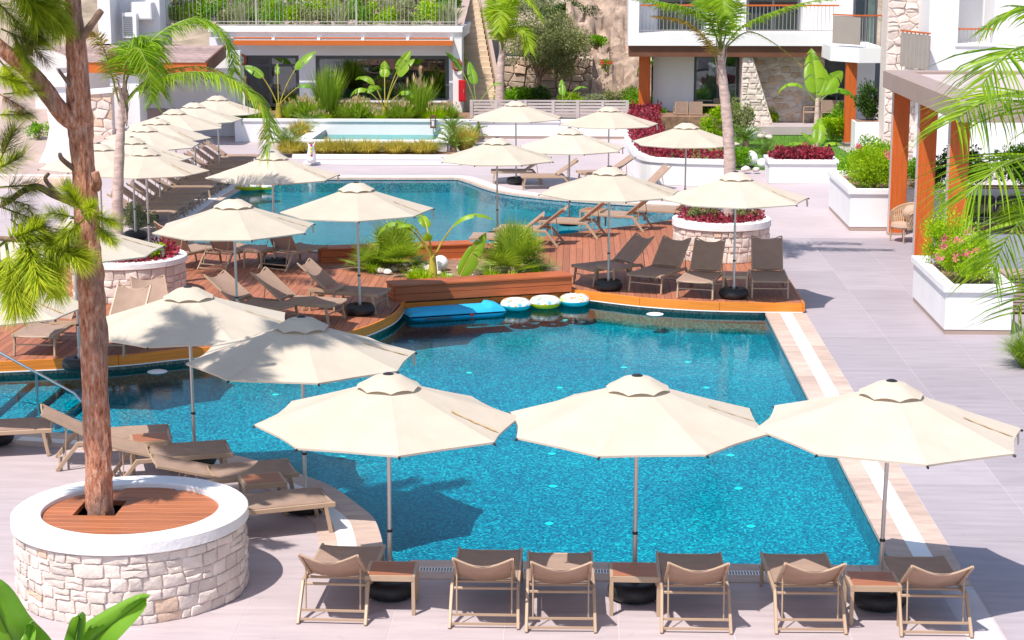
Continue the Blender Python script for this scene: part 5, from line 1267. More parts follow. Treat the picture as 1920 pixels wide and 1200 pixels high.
def needles(seed, n, ln, spread=0.9, twig=0.35, droop=0.15):
    r = random.Random(seed); mb = MB()
    for i in range(n):
        s = r.random(); p = Vector((s*twig, 0, 0)); a = r.uniform(0,6.283); o = Vector((0, math.cos(a), math.sin(a)))
        d = Vector((0.55+0.6*s,0,0))+o*spread*r.uniform(0.4,1.1); blade(mb, p, d, ln*r.uniform(0.7,1.15), 0.0042, droop*r.uniform(0,1.5), 2)
    mb.tube([(-0.1,0,0),(twig,0,0)], [0.012,0.006], 5, False); return mb
NV = {}
for kind, mat in (('g','needle'),('d','needle_dark'),('y','needle_dry')):
    for s_ in range(3):
        me = needles(s_+1, 480 if kind == 'g' else 300, 0.24, 0.85).mesh('needle_tuft'); me.materials.append(M(mat)); NV[kind+str(s_)] = me
def tuft_at(p, kind, d, sc, par=pine):
    o = obj('needle_tuft', NV[kind+str(rnd.randrange(3))], par, Vector(p)-pb_); d = Vector(d).normalized()
    o.rotation_euler = d.to_track_quat('X', 'Z').to_euler(); o.scale = (sc,)*3
for (px, py, dy, k, d, sc) in [
 (20,-20,-.3,'g',(1,-.2,-.5),1.3),(60,-25,-.2,'g',(.6,-.2,-.9),1.3),(95,-25,-.1,'g',(.3,-.2,-1),1.2),(-10,0,-.3,'g',(.6,0,-.6),1.2),(40,-40,-.3,'g',(.4,-.2,-1),1.4),
 (40,55,-.3,'g',(1,-.3,-.4),0.9),(15,60,-.4,'d',(.8,-.3,-.3),0.9),(50,75,-.3,'y',(.8,-.2,-.8),0.8),(30,75,-.3,'g',(.5,-.2,-.9),0.8),
 (5,120,-.3,'g',(.6,-.3,-.6),0.9),(-10,140,-.4,'g',(1,-.2,-.3),0.9),(20,175,-.4,'g',(1,0,.1),0.8),(5,180,-.3,'y',(1,-.3,-.5),0.7),(25,210,-.3,'g',(1,-.1,-.1),0.6),(0,215,-.3,'g',(1,-.1,0.0),0.8),
 (5,290,-.5,'d',(.5,-.3,.8),0.9),(-10,320,-.4,'g',(1,-.3,.5),1.1),(15,350,-.4,'d',(1,-.3,.1),1.0),(0,370,-.4,'d',(1,-.3,-.2),1.0),(45,360,-.2,'d',(1,-.3,.2),0.6),(20,395,-.4,'d',(1,-.3,-.3),1.0),(60,400,-.3,'y',(.6,-.3,-.6),0.8),(30,420,-.3,'y',(.8,-.3,-.6),0.8),
 (20,450,-.4,'g',(.7,-.4,.3),1.3),(50,455,-.45,'g',(.3,-.5,-.5),1.5),(85,450,-.35,'g',(.6,-.4,-.2),1.4),(15,480,-.5,'g',(.2,-.4,-.7),1.5),(70,465,-.45,'g',(-.4,-.5,-.6),1.3),(105,445,-.3,'g',(.8,-.4,-.4),1.2),(0,460,-.5,'g',(-.6,-.4,-.5),1.5),(40,480,-.5,'g',(.1,-.3,-1),1.3),(95,470,-.4,'g',(.2,-.4,-.8),1.2),(-10,500,-.5,'g',(.6,-.4,-.5),1.2),
 (130,405,-.3,'g',(-.5,-.6,.2),0.75),(165,400,-.4,'g',(.3,-.8,.3),0.85),(180,405,-.45,'g',(.8,-.5,-.1),0.8),(150,418,-.45,'g',(-.4,-.7,-.4),0.75),(125,425,-.35,'g',(-.3,-.6,-.4),0.9),(185,425,-.45,'g',(.6,-.5,-.4),0.7),(150,390,-.4,'g',(-.2,-.6,.6),0.9)]:
    tuft_at(Q(px, py, yp+dy), k, d, sc)
rp = random.Random(77)
for i in range(48):
    a = rp.uniform(0,6.283); k_ = rp.random()**0.5; z_ = 6.75+rp.random()**1.3*3.0; rad_ = 2.1*(1-0.5*(z_-6.7)/3.2)
    p = Vector((pb_.x-1.05+math.cos(a)*k_*rad_*0.75, yp+0.1+math.sin(a)*k_*rad_*0.6, z_)); tuft_at(p, 'g', (math.cos(a), math.sin(a), rp.uniform(-.2,.9)), rp.uniform(1.3,1.9))
for i in range(9):
    a = i*0.7+0.2; z_ = 6.7+i*0.3; limb([(pb_.x-0.3, yp+0.1, z_), (pb_.x-0.6+math.cos(a)*0.5, yp+math.sin(a)*0.5, z_+0.25), (pb_.x-0.75+math.cos(a)*1.2, yp+math.sin(a)*0.9, z_+0.4)], (0.04,0.012), 'bark')
# close strelitzia leaves at the lower left corner
c0 = Q(90, 1330, 8.6); t = plant('strelitzia', 'close broad strelitzia leaves at the lower left corner', 'strelitzia', (c0.x, c0.y, 0))
MB().tube([(0,0,0),(0,0,c0.z-0.2)], [0.12,0.07], 12).build('trunk', 'palm_trunk', t, smooth=True)
def corner_leaf(pts, width, tw):
    P = spline3([Vector(p)-Vector((c0.x,c0.y,0)) for p in pts], 6); K = len(P)-1; mr = MB().tube(P, [0.012*(1-0.8*i/K) for i in range(K+1)], 6); mb = MB()
    for sg in (-1,1):
        vs = []
        for i, p in enumerate(P):
            s = i/K; d = (P[min(i+1,K)]-P[max(i-1,0)]).normalized(); sd_ = d.cross(_fw).normalized(); back = d.cross(sd_).normalized()
            w = width*(math.sin(math.pi*min(1,0.12+s*0.88))**0.55)*(1 if sg > 0 else 0.85); wav = 0.02*math.sin(s*17+sg)
            vs += [tuple(p), tuple(p+sd_*sg*w*0.55+_fw*(-0.05+wav)*1), tuple(p+sd_*sg*w*(0.9 if sg*tw > 0 else 1)+_fw*(0.06*sg*tw+wav))]
        mb.add(vs, [f for i in range(K) for f in ((3*i,3*i+1,3*i+4,3*i+3),(3*i+1,3*i+2,3*i+5,3*i+4))])
    st_ = mr.build('stalk', 'stem_green', t); mb.build('leaf', 'leaf_bird', st_, smooth=True, angle=180)
corner_leaf([c0-UP*0.2, Q(135,1270,8.5), Q(165,1212,8.45), Q(215,1168,8.4), Q(280,1118,8.35)], 0.105, 1)
corner_leaf([c0-UP*0.2, Q(80,1290,8.5), Q(40,1230,8.4), Q(5,1165,8.35), Q(-25,1085,8.3)], 0.19, -1)
corner_leaf([c0-UP*0.2, Q(120,1280,8.4), Q(140,1230,8.3), Q(142,1190,8.3), Q(150,1150,8.3)], 0.05, -1)
corner_leaf([c0-UP*0.2, Q(60,1280,8.3), Q(50,1230,8.2), Q(58,1190,8.2), Q(62,1165,8.2)], 0.06, 1)
# ------------------------------------------------------------------ terrain behind
def grid_mesh(x0, x1, y0, y1, nx, ny, fz, name, mat):
    mb = MB()
    for j in range(ny+1):
        for i in range(nx+1):
            x = x0+(x1-x0)*i/nx; y = y0+(y1-y0)*j/ny; mb.v.append((x, y, fz(x, y)))
    mb.f = [(j*(nx+1)+i, j*(nx+1)+i+1, (j+1)*(nx+1)+i+1, (j+1)*(nx+1)+i) for j in range(ny) for i in range(nx)]
    return mb.build(name, mat, smooth=True, angle=180)
struct(grid_mesh(-80, -15.6, 58, 130, 40, 50, lambda x, y: -0.02+max(0, y-58)*0.085+0.06*noise.noise(Vector((x*0.5,y*0.5,0))), 'dirt_slope', 'dirt'))
struct(grid_mesh(-60, 70, 84, 200, 90, 80, lambda x, y: 2.6+(y-84)*0.28+1.2*noise.noise(Vector((x*0.12,y*0.12,4)))+0.5*noise.noise(Vector((x*0.5,y*0.5,2))), 'hillside', 'hill'))
def rockz(x, y):
    v = (y-75.5)/9.0
    return 0.5+v*5.2+0.8*noise.noise(Vector((x*0.55,y*0.55,7)))+0.75*abs(noise.noise(Vector((x*1.1,y*0.9,3))))+0.8*noise.cell(Vector((x*1.6+0.6*noise.noise(Vector((x,y,1))), y*1.1+0.6*noise.noise(Vector((y,x,2))), 5)))*0.5+0.25*noise.noise(Vector((x*3.5,y*3.5,9)))-0.3
rk = struct(grid_mesh(-0.6, 6.5, 75.5, 85, 70, 90, rockz, 'rock_slope', 'rock'))
for p_ in rk.data.polygons: p_.use_smooth = False
def rect(px0, py0, px1, py1, Y):
    a = GY(px0, (py0+py1)/2, Y).x; b = GY(px1, (py0+py1)/2, Y).x; c = GY((px0+px1)/2, py1, Y).z; d = GY((px0+px1)/2, py0, Y).z
    return a, b, c, d
def wallbox(px0, py0, px1, py1, Y, depth, name, mat, par, z0=None, bevel=0):
    a, b, c, d = rect(px0, py0, px1, py1, Y)
    if z0 is not None: c = z0
    return MB().box(a, b, Y, Y+depth, c, d).build(name, mat, par, bevel=bevel)
def window(par, px0, py0, px1, py1, Y, mull=(), fw=0.09, mat='dark_frame', depth=0.12, name='window', curtain=False, hmull=()):
    a, b, c, d = rect(px0, py0, px1, py1, Y); f = MB()
    f.box(a, a+fw, Y, Y+depth, c, d).box(b-fw, b, Y, Y+depth, c, d).box(a+fw, b-fw, Y, Y+depth, d-fw, d).box(a+fw, b-fw, Y, Y+depth, c, c+fw)
    xs = [a+fw]+[a+(b-a)*m for m in mull]+[b-fw]
    for m in mull: f.box(a+(b-a)*m-fw*0.4, a+(b-a)*m+fw*0.4, Y+0.01, Y+depth-0.01, c+fw, d-fw)
    for m in hmull: f.box(a+fw, b-fw, Y+0.015, Y+depth-0.015, c+(d-c)*m-fw*0.35, c+(d-c)*m+fw*0.35)
    w = f.build(name, mat, par)
    for i in range(len(xs)-1): MB().box(xs[i], xs[i+1], Y+0.05, Y+0.065, c+fw*0.9, d-fw*0.9).build('pane', 'glass', w)
    if curtain:
        cm = MB(); n = int((b-a)/0.09); P = [(a+0.1+(b-a-0.2)*i/n, Y+0.16+0.035*math.sin(i*1.9)) for i in range(n+1)]
        cm.add([(x,y,c+0.05) for x, y in P]+[(x,y,d-0.05) for x, y in P], [(i,i+1,n+2+i,n+1+i) for i in range(n)]); cm.build('curtain', 'curtain', w, smooth=True, angle=180)
    return w
def flat_stones(par, x0, x1, z0, z1, Y, wmin, wmax, rowh, seed, mats=('stone',), proud=0.04, facing=-1, axis='x'):
    """cladding of uneven stones on a flat wall facing the camera (axis x) or facing sideways (axis y)"""
    r = random.Random(seed); rows = max(1, round((z1-z0)/rowh))
    for poly in rubble(x1-x0, z1-z0, rows, wmin, wmax, r, 1.5, 0.3):
        stone_mesh(poly, lambda u, v, d: (x0+u, Y-d, z0+v), r, 0.012, proud, 0.03).build('stone', mats[r.randrange(len(mats))], par)
# ------------------------------------------------------------------ bar building
bar = thing('bar_building', 'low white poolside bar with orange awning and planted roof', 'building', (GY(650,230,74).x, 74, 0))
def bb_(o): o.matrix_parent_inverse = bar.matrix_basis.inverted(); return o
bar.location = (0,0,0)
wallbox(395, 60, 866, 72, 73.0, 10.0, 'roof_slab', 'white', bar)
wallbox(390, 50.5, 867, 60, 72.9, 10.1, 'parapet', 'white', bar)
wallbox(849, 72, 866, 214, 73.0, 1.3, 'wing_wall', 'white', bar, 0.0)
YW = 73.8
zw0, zw1 = 0.0, rect(500, 72, 600, 80, 73.0)[3]
def wpiece(px0, py0, px1, py1): 
    a, b, c, d = rect(px0, py0, px1, py1, YW); return a, b, c, d
la, lb = GY(395,150,YW).x, GY(849,150,YW).x; zt = GY(600,104,YW).z; zb = GY(600,191,YW).z
dA, dB = GY(458,150,YW).x, GY(561,150,YW).x; wA, wB = GY(592,150,YW).x, GY(842,150,YW).x
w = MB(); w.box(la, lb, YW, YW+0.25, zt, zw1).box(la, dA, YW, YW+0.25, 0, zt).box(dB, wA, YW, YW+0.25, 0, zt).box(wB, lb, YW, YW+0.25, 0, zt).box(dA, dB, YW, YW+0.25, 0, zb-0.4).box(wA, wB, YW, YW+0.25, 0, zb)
w.build('wall', 'bar_white_shaded', bar)
window(bar, 458, 103, 561, 200, YW+0.06, (0.48,), 0.13, name='door', hmull=(0.80,))
window(bar, 592, 104, 842, 191, YW+0.06, (), 0.14)
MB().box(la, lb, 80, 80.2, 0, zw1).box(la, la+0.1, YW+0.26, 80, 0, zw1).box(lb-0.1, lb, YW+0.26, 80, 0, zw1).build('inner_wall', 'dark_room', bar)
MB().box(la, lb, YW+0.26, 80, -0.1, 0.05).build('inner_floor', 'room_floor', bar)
for i, (a, b, t_) in enumerate([(640,700,166),(735,768,172),(792,832,170),(690,735,160)]):
    x0, x1, z0, z1 = rect(a, t_, b, 195, 75.6+0.5*(i == 3)); t = thing('covered_table', ['white cloth covered table behind the left of the bar window','small cloth covered table behind the banana plant in the bar','cloth covered table behind the right of the bar window','high cloth covered table in the middle of the bar window'][i], 'table', ((x0+x1)/2, 75.6, 0.05)); n = 24; hw_ = (x1-x0)/2
    mb = MB(); rows = []
    for k, (sc, z) in enumerate([(1.10,0.0),(1.04,z1*0.5),(1.0,z1-0.12),(0.93,z1-0.06)]):
        for j in range(n):
            a_ = 2*math.pi*j/n; q = 1+0.05*math.sin(j*2.7+i)*(1-k/4); cx_, sy_ = math.cos(a_), math.sin(a_); e = 0.5; mb.v.append((abs(cx_)**e*(1 if cx_ > 0 else -1)*hw_*sc*q, abs(sy_)**e*(1 if sy_ > 0 else -1)*0.4*sc*q, z))
    for k in range(3):
        for j in range(n): mb.f.append((k*n+j, k*n+(j+1)%n, (k+1)*n+(j+1)%n, (k+1)*n+j))
    mb.f.append(tuple(3*n+j for j in range(n))); mb.build('cloth', 'cloth_cover', t, smooth=True, angle=50)
    MB().tube([(0,0,0),(0,0,z1-0.1)], 0.04, 8).build('leg', 'frame_tan', t)
aw = thing('awning', 'long retracted orange awning under the bar roof edge', 'awning')
wallbox(437, 75.5, 849, 85, 72.55, 0.12, 'front_panel', 'orange_awning', aw)
wallbox(437, 70, 849, 72, 72.75, 0.12, 'top_rail', 'orange_awning', aw)
for px in (512, 597, 680, 764, 846): wallbox(px-2.5, 70.5, px+2.5, 75.5, 72.62, 0.36, 'bracket', 'white', aw)
MB().box(GY(437,80,72.5).x, GY(849,80,72.5).x, 72.56, 72.99, GY(640,76,72.5).z-0.02, GY(640,75.5,72.5).z).build('cloth_roll', 'white', aw)
for i, (px, py, Y) in enumerate([(453,112,73.8),(857,122,72.9)]):
    t = thing('hose_reel', ['round pinkish hose coil on the wall left of the bar door','round pinkish hose coil on the right wing of the bar'][i], 'hose reel', GY(px, py, Y)); mb = MB()
    for k in range(3): mb.tube([(0.19*math.cos(a*math.pi/8)*(1-k*0.12), -0.03*k, 0.22*math.sin(a*math.pi/8)*(1-k*0.12)) for a in range(17)], 0.022, 6, False)
    o = mb.build('hose', 'red_tile', t, smooth=True); o['kind'] = 'stuff'; MB().box(-0.04,0.04,0,0.09,-0.04,0.04).build('bracket', 'dark_frame', t)
fc = thing('fire_cabinet', 'bright red fire cabinet at the right corner of the bar', 'cabinet'); a, b, c, d = rect(860, 150, 873, 190, 72.8)
MB().box(a, b, 72.7, 72.95, c, d).build('body', 'red_paint', fc, bevel=0.01); MB().box(a+0.03, b-0.03, 72.685, 72.7, c+0.04, d-0.04).build('door', 'red_paint', fc); MB().box(b-0.07, b-0.05, 72.66, 72.685, (c+d)/2-0.06, (c+d)/2+0.06).build('handle', 'alu', fc)
# counter and slatted bar front
ct = thing('bar_counter', 'slatted wooden bar counter front under the big window', 'counter'); a, b, c, d = rect(560, 191, 838, 216, 73.6)
MB().box(a, b, 73.35, 73.88, d, d+0.05).build('counter_top', 'white', ct)
z = c
while z < d-0.05: MB().box(a, b, 73.42, 73.46, z, z+0.07).build('slat', 'slat_fence', ct); z += 0.09
MB().box(a, b, 73.47, 73.88, 0, d-0.002).build('core', 'taupe_metal', ct)
# roof garden
zr = GY(640, 52, 73.2).z
rg = thing('roof_garden', None, None); struct(rg, 'planted soil roof above the bar'); MB().box(GY(395,40,73.2).x, GY(867,40,73.2).x, 73.1, 83, zr-0.1, zr-0.02).build('soil', 'soil', rg)
x = GY(400,50,73).x; i = 0
tile = MB().tube([(0,-0.12,0),(0,0.55,0.02)], 0.055, 8).mesh('tile', smooth=True); tile.materials.append(M('red_tile'))
rt = thing('roof_tiles', 'row of small red clay tiles along the bar roof edge', 'roof tiles')
while x < GY(866,50,73).x: obj('tile', tile, rt, (x, 73.1, zr-0.03+rnd.uniform(-0.008,0.008))); x += 0.105
rl = thing('railing', 'thin grey metal railing along the bar roof', 'railing'); xa, xb = GY(290,20,73.6).x, GY(858,20,73.6).x
x = xa; k = 0
bal = MB().box(-0.007,0.007,-0.007,0.007,0,1.15).mesh('baluster'); bal.materials.append(M('rail_grey'))
while x < xb: 
    obj('baluster', bal, rl, (x, 73.6, zr)); x += 0.15 + (0.08 if k % 4 == 3 else 0); k += 1
for z in (0.08, 0.2, 1.12): MB().box(xa, xb, 73.585, 73.615, zr+z, zr+z+0.03).build('rail', 'rail_grey', rl)
for px in (292, 480, 668, 855): MB().box(-0.035,0.035,-0.03,0.03,0,1.2).build('post', 'rail_grey', rl, (GY(px,20,73.6).x, 73.6, zr))
rr_ = random.Random(9)
kinds = [('leaf_shrub','leafy green bush'),('leaf_grey','silvery grey bush'),('leaf_bright','bright green bush'),('leaf_olive','olive green bush'),('leaf_shrub','leafy green bush'),('leaf_bright','bright green bush')]
ordn = ['first','second','third','fourth','fifth','sixth','seventh','eighth','ninth','tenth','eleventh','twelfth','thirteenth','fourteenth','fifteenth','sixteenth','seventeenth','eighteenth','nineteenth','twentieth']
for row, (Y, dz, rn) in enumerate([(74.3,0,'railing row'),(75.9,0.2,'second row'),(77.8,0.6,'third row'),(80.0,1.1,'back row')]):
    px = 302+row*14; k = 0
    while px < 850 and k < 20:
        mt, nm = kinds[(k*5+row*2+rr_.randrange(2)) % 6]; s = rr_.uniform(0.42,0.68); c = GY(px, 30, Y); wh = ' on the bar roof, %s from left in the %s' % (ordn[k], rn)
        if mt == 'leaf_grey' and rr_.random() < 0.7: grass('silvery spiky grass'+wh, Vector((c.x, Y, zr+dz)), 170, 0.8, 0.8, 'leaf_grey', 0.014, 0.5)
        else: shrub(nm+wh, Vector((c.x, Y, zr+dz-0.05)), (s, s*0.8, s*rr_.uniform(0.7,1.2)), 800, 0.12, mt, 12, stems=3, group='mixed bushes on the bar roof')
        px += rr_.uniform(26,36); k += 1
struct(grid_mesh(GY(395,40,74).x, GY(867,40,74).x, 73.7, 84, 30, 30, lambda x, y: zr-0.03+max(0,y-74.5)*0.2+0.08*noise.noise(Vector((x*1.5,y*1.5,0))), 'roof_soil', 'dirt'))
for i in range(10):
    a = GY(rr_.uniform(320,840), 30, 75); s = rr_.uniform(1.5,3.0); o = obj('boulder', pebm[i % 5], None, (a.x, rr_.uniform(75,78), zr+0.25), rr_.uniform(0,6)); o.scale = (s,s,s*0.7); tag(o, 'white rock among the bushes of the bar roof', 'rock', 'white rocks on the bar roof')
# ------------------------------------------------------------------ left annex, walls
an = thing('left_annex', 'white annex with orange eaves and tiled roof left of the bar', 'building')
ye = 66.0; e0, e1 = GY(160,117,ye), GY(386,117,ye); yb2 = 70.0; k0, k1 = GY(232,86,yb2), GY(421,88,yb2)
k0.z = k1.z = max(k0.z, k1.z); e0.z = e1.z = (e0.z+e1.z)/2
rfm = MB().hexa([(e0.x,e0.y,e0.z-0.06),(e1.x,e1.y,e1.z-0.06),(k1.x,k1.y,k1.z-0.06),(k0.x-3,k0.y,k0.z-0.06),(e0.x,e0.y,e0.z),(e1.x,e1.y,e1.z),(k1.x,k1.y,k1.z),(k0.x-3,k0.y,k0.z)]); roof = rfm.build('roof', 'roof_tile', an)
for i in range(14):
    t0 = i/14; a = e0.lerp(k0-Vector((3,0,0)), t0); b = e1.lerp(k1, t0); MB().bar(a+UP*0.03, b+UP*0.03, 0.24, 0.05).build('tile_course', 'roof_tile', roof)
wallbox(160, 117.5, 387, 137, ye-0.08, 0.16, 'eave_board', 'orange_wood', an)
MB().hexa([(e1.x,e1.y,e1.z-0.42),(e1.x+0.06,e1.y,e1.z-0.42),(k1.x+0.06,k1.y,k1.z-0.42),(k1.x,k1.y,k1.z-0.42),(e1.x,e1.y,e1.z+0.05),(e1.x+0.06,e1.y,e1.z+0.05),(k1.x+0.06,k1.y,k1.z+0.05),(k1.x,k1.y,k1.z+0.05)]).build('verge_board', 'brown_soffit', an)
a, b, c, d = rect(208, 137.5, 262, 270, ye+0.1); MB().box(a, b, ye+0.1, ye+1.2, 0, e0.z-0.08).build('pillar', 'white', an)
a, b, c, d = rect(262, 120, 452, 240, 70.4); MB().box(a-4, b, 70.4, 70.7, 0, GY(340,95,70.4).z).build('wall', 'white', an)
a, b, c, d = rect(150, 0, 210, 80, 72.0)
ub = thing('upper_house', 'white house block at the upper left behind the pine', 'building')
MB().box(GY(184,40,71).x, GY(207,40,71).x, 71, 74, GY(190,82,71).z, 9).build('wall', 'white', ub); MB().box(GY(207,40,72.5).x, GY(300,40,72.5).x, 72.5, 74.5, GY(250,98,72.5).z, 9).build('rear_wall', 'white', ub)
ac = thing('air_conditioner', 'white air conditioning unit on the upper left house wall', 'air conditioner'); a, b, c, d = rect(229, 24, 256, 72, 71.6)
MB().box(a, b, 71.6, 72.0, c, d).build('body', 'globe', ac, bevel=0.02)
z = c+0.12
while z < d-0.1: MB().box(a+0.05, (a+b)/2+0.12, 71.57, 71.6, z, z+0.03).build('louver', 'dark_frame', ac); z += 0.075
MB().box(a, b, 71.7, 72.45, c-0.05, c-0.01).build('bracket', 'rail_grey', ac)
cb2 = thing('meter_box', 'white wall box above the air conditioner', 'box'); a, b, c, d = rect(245, 4, 284, 37, 71.9); MB().box(a, b, 71.9, 72.49, c, d).build('body', 'white', cb2, bevel=0.02); MB().box(a+0.05, b-0.05, 71.885, 71.9, c+0.05, d-0.05).build('door', 'white', cb2)
sw = thing('stone_wall', 'pale stone panel wall with sloping white cap behind the pine', 'wall'); a, b, c, d = rect(120, 168, 212, 300, 65.0)
MB().box(a, b, 65, 65.3, 0, d-0.1).build('wall_core', 'mortar', sw); flat_stones(sw, a, b, 0.3, d-0.12, 65.0, 0.3, 0.6, 0.28, 31, ('stone','stone','stone_warm'), 0.05)
MB().hexa([(a,64.9,d-0.25),(b+0.05,64.9,d-0.1),(b+0.05,65.4,d-0.1),(a,65.4,d-0.25),(a,64.9,d-0.08),(b+0.05,64.9,d+0.07),(b+0.05,65.4,d+0.07),(a,65.4,d-0.08)]).build('cap', 'white', sw)
bw = thing('buttress_wall', 'white flared buttress wall behind the pine trunk', 'wall'); Yb = 60.0
ol = [GY(x, y, Yb) for x, y in [(84,165),(122,160),(130,250),(133,330),(112,345),(50,338),(70,310),(86,275),(93,240),(87,200)]]
mb = MB(); n = len(ol); mb.v = [(p.x, Yb, p.z) for p in ol]+[(p.x, Yb+2.5, p.z) for p in ol]; mb.f = [tuple(range(n))[::-1], tuple(range(n,2*n))]+[(i,(i+1)%n,n+(i+1)%n,n+i) for i in range(n)]; mb.build('wall', 'white', bw)
a, b, c, d = rect(80, 141, 125, 166, Yb-0.1); MB().box(a, b, Yb-0.1, Yb+2.6, c, d-0.1).build('cap', 'white', bw, bevel=0.06)
lw_ = thing('low_stone_wall', 'beige low stone wall under the left parasols', 'wall'); a, b, c, d = rect(40, 330, 140, 400, 54.5); MB().box(a-3, b, 54.5, 54.9, 0, d).build('wall_core', 'mortar', lw_); flat_stones(lw_, a, b, 0.05, d-0.05, 54.5, 0.3, 0.7, 0.3, 44, ('stone','stone_warm'), 0.05)
g_ = G(70, 290, 0); shrub('small green weed bush on the dirt slope', Vector((GY(72,265,64).x, 64, 0.5)), (0.5,0.5,0.35), 900, 0.09, 'leaf_shrub', 10)
mc = thing('manhole_cover', 'dark round cover on the dirt slope at the upper left', 'manhole cover', GY(18,49,95)); MB().lathe([(0,0.05),(0.5,0.05),(0.55,0.0),(0.55,-0.3)], 20).build('lid', 'dark_frame', mc, smooth=True); mc.location.z = -0.02+(95-58)*0.085+0.02
# ------------------------------------------------------------------ bed walls, whirlpool
bd = thing('bed_wall', 'long low white wall of the planting bed before the bar', 'wall'); a, b = GY(440,235,68.3).x, GY(893,235,68.3).x; zb_ = GY(650,228,68.3).z
MB().box(a, b, 68.3, 68.55, 0, zb_).build('wall', 'white', bd); MB().box(a-0.05, b+0.05, 68.25, 68.6, zb_, zb_+0.08).build('cap', 'white', bd)
MB().box(a, b, 68.56, 73.5, 0, zb_-0.05).build('soil', 'soil', bd)
wp = thing('whirlpool', 'raised white rectangular whirlpool with tiled inside before the bar', 'whirlpool'); zh = 0.48
wx0, wx1 = G(556,264,zh).x, G(838,264,zh).x; wy0, wy1 = G(700,264,zh).y, G(700,238,zh).y
def ring4(mb, x0, x1, y0, y1, t_, z0, z1):
    for q in ((x0,x1,y0,y0+t_),(x0,x1,y1-t_,y1),(x0,x0+t_,y0+t_,y1-t_),(x1-t_,x1,y0+t_,y1-t_)): mb.box(*q, z0, z1)
m_ = MB(); ring4(m_, wx0, wx1, wy0, wy1, 0.45, 0, zh-0.06); m_.build('wall', 'white', wp)
m_ = MB(); ring4(m_, wx0-0.05, wx1+0.05, wy0-0.05, wy1+0.05, 0.48, zh-0.06, zh); m_.build('rim', 'gutter_white', wp)
m_ = MB(); ring4(m_, wx0+0.43, wx1-0.43, wy0+0.43, wy1-0.43, 0.03, 0.041, zh-0.05); m_.build('tile_lining', 'rim_mosaic', wp)
MB().box(wx0+0.44, wx1-0.44, wy0+0.44, wy1-0.44, -0.005, 0.04).build('floor', 'rim_mosaic', wp); MB().poly([(wx0+0.45,wy0+0.45),(wx1-0.45,wy0+0.45),(wx1-0.45,wy1-0.45),(wx0+0.45,wy1-0.45)], zh-0.20).build('water', 'water', wp)
for f in (0.22, 0.76): MB().box(wx0+(wx1-wx0)*f, wx0+(wx1-wx0)*f+0.38, wy1-0.62, wy1-0.4, zh-0.19, zh+0.04).build('skimmer', 'globe', wp, bevel=0.01)
gb = thing('grass_bed', 'low white kerbed bed of straw grass before the whirlpool', 'planting bed'); a, b = G(535,296,0.2).x, G(850,296,0.2).x
MB().box(a, b, 62.7, 62.95, 0, 0.14).build('kerb', 'white', gb); MB().box(a, b, 62.96, wy0-0.02, 0, 0.12).build('soil', 'soil', gb)
ls = thing('white_step', 'long low white step behind the back pool', 'step'); MB().box(G(560,310,0.1).x, G(860,310,0.1).x, 61.0, 61.4, 0, 0.09).build('tread', 'white', ls, bevel=0.01)
ln_ = thing('lantern', 'brown wooden lantern at the right rear of the whirlpool', 'lantern', GY(812,235,68.1)); ln_.location.z = zb_-0.2
MB().box(-0.1,0.1,-0.1,0.1,0,0.06).build('base', 'brown_soffit', ln_); MB().box(-0.1,0.1,-0.1,0.1,0.38,0.46).build('top', 'brown_soffit', ln_); MB().tube([(0,0,0.06),(0,0,0.3)], 0.05, 10).build('candle', 'globe', ln_)
for sx in (-1,1):
    for sy in (-1,1): MB().box(sx*0.085-0.012,sx*0.085+0.012,sy*0.085-0.012,sy*0.085+0.012,0.06,0.38).build('post', 'brown_soffit', ln_)
# slatted fence on white wall
fx0, fx1 = G(900,259,0).x, G(1176,262,0).x; Yf = G(1030,260,0).y; zf = GY(1030,225,Yf).z; zf2 = GY(1030,191,Yf).z
fwl = thing('low_wall', 'low white wall under the slatted fence', 'wall'); MB().box(fx0, fx1, Yf, Yf+0.3, 0.09, zf-0.09).build('wall', 'white', fwl); MB().box(fx0-0.05, fx1+0.03, Yf-0.05, Yf+0.35, zf-0.09, zf).build('cap', 'white', fwl); MB().box(fx0, fx1, Yf+0.02, Yf+0.3, 0, 0.09).build('plinth', 'taupe_metal', fwl)
fe = thing('slatted_fence', 'taupe slatted fence on the low white wall', 'fence'); xs = [GY(p, 200, Yf+0.6).x for p in (884, 930, 985, 1037, 1083, 1130, 1176)]
for x in xs: MB().box(x-0.06, x+0.06, Yf+0.55, Yf+0.65, 0, zf2+0.02).build('post', 'slat_fence', fe)
for i in range(len(xs)-1):
    nS = 7
    for j in range(nS):
        z = zf-0.2+(zf2-zf+0.15)*j/nS; MB().box(xs[i]+0.062, xs[i+1]-0.062, Yf+0.58, Yf+0.61, z, z+(zf2-zf+0.15)/nS*0.72).build('slat', 'slat_fence', fe)
    MB().box(xs[i]+0.062, xs[i+1]-0.062, Yf+0.56, Yf+0.64, zf2-0.04, zf2+0.015).build('top_rail', 'slat_fence', fe)
MB().box(xs[0], xs[-1]+4, Yf+0.9, 77, 0, 0.75).build('bank_fill', 'soil', None); o = bpy.data.objects['bank_fill']; o.name = 'planted_bank'; struct(o)
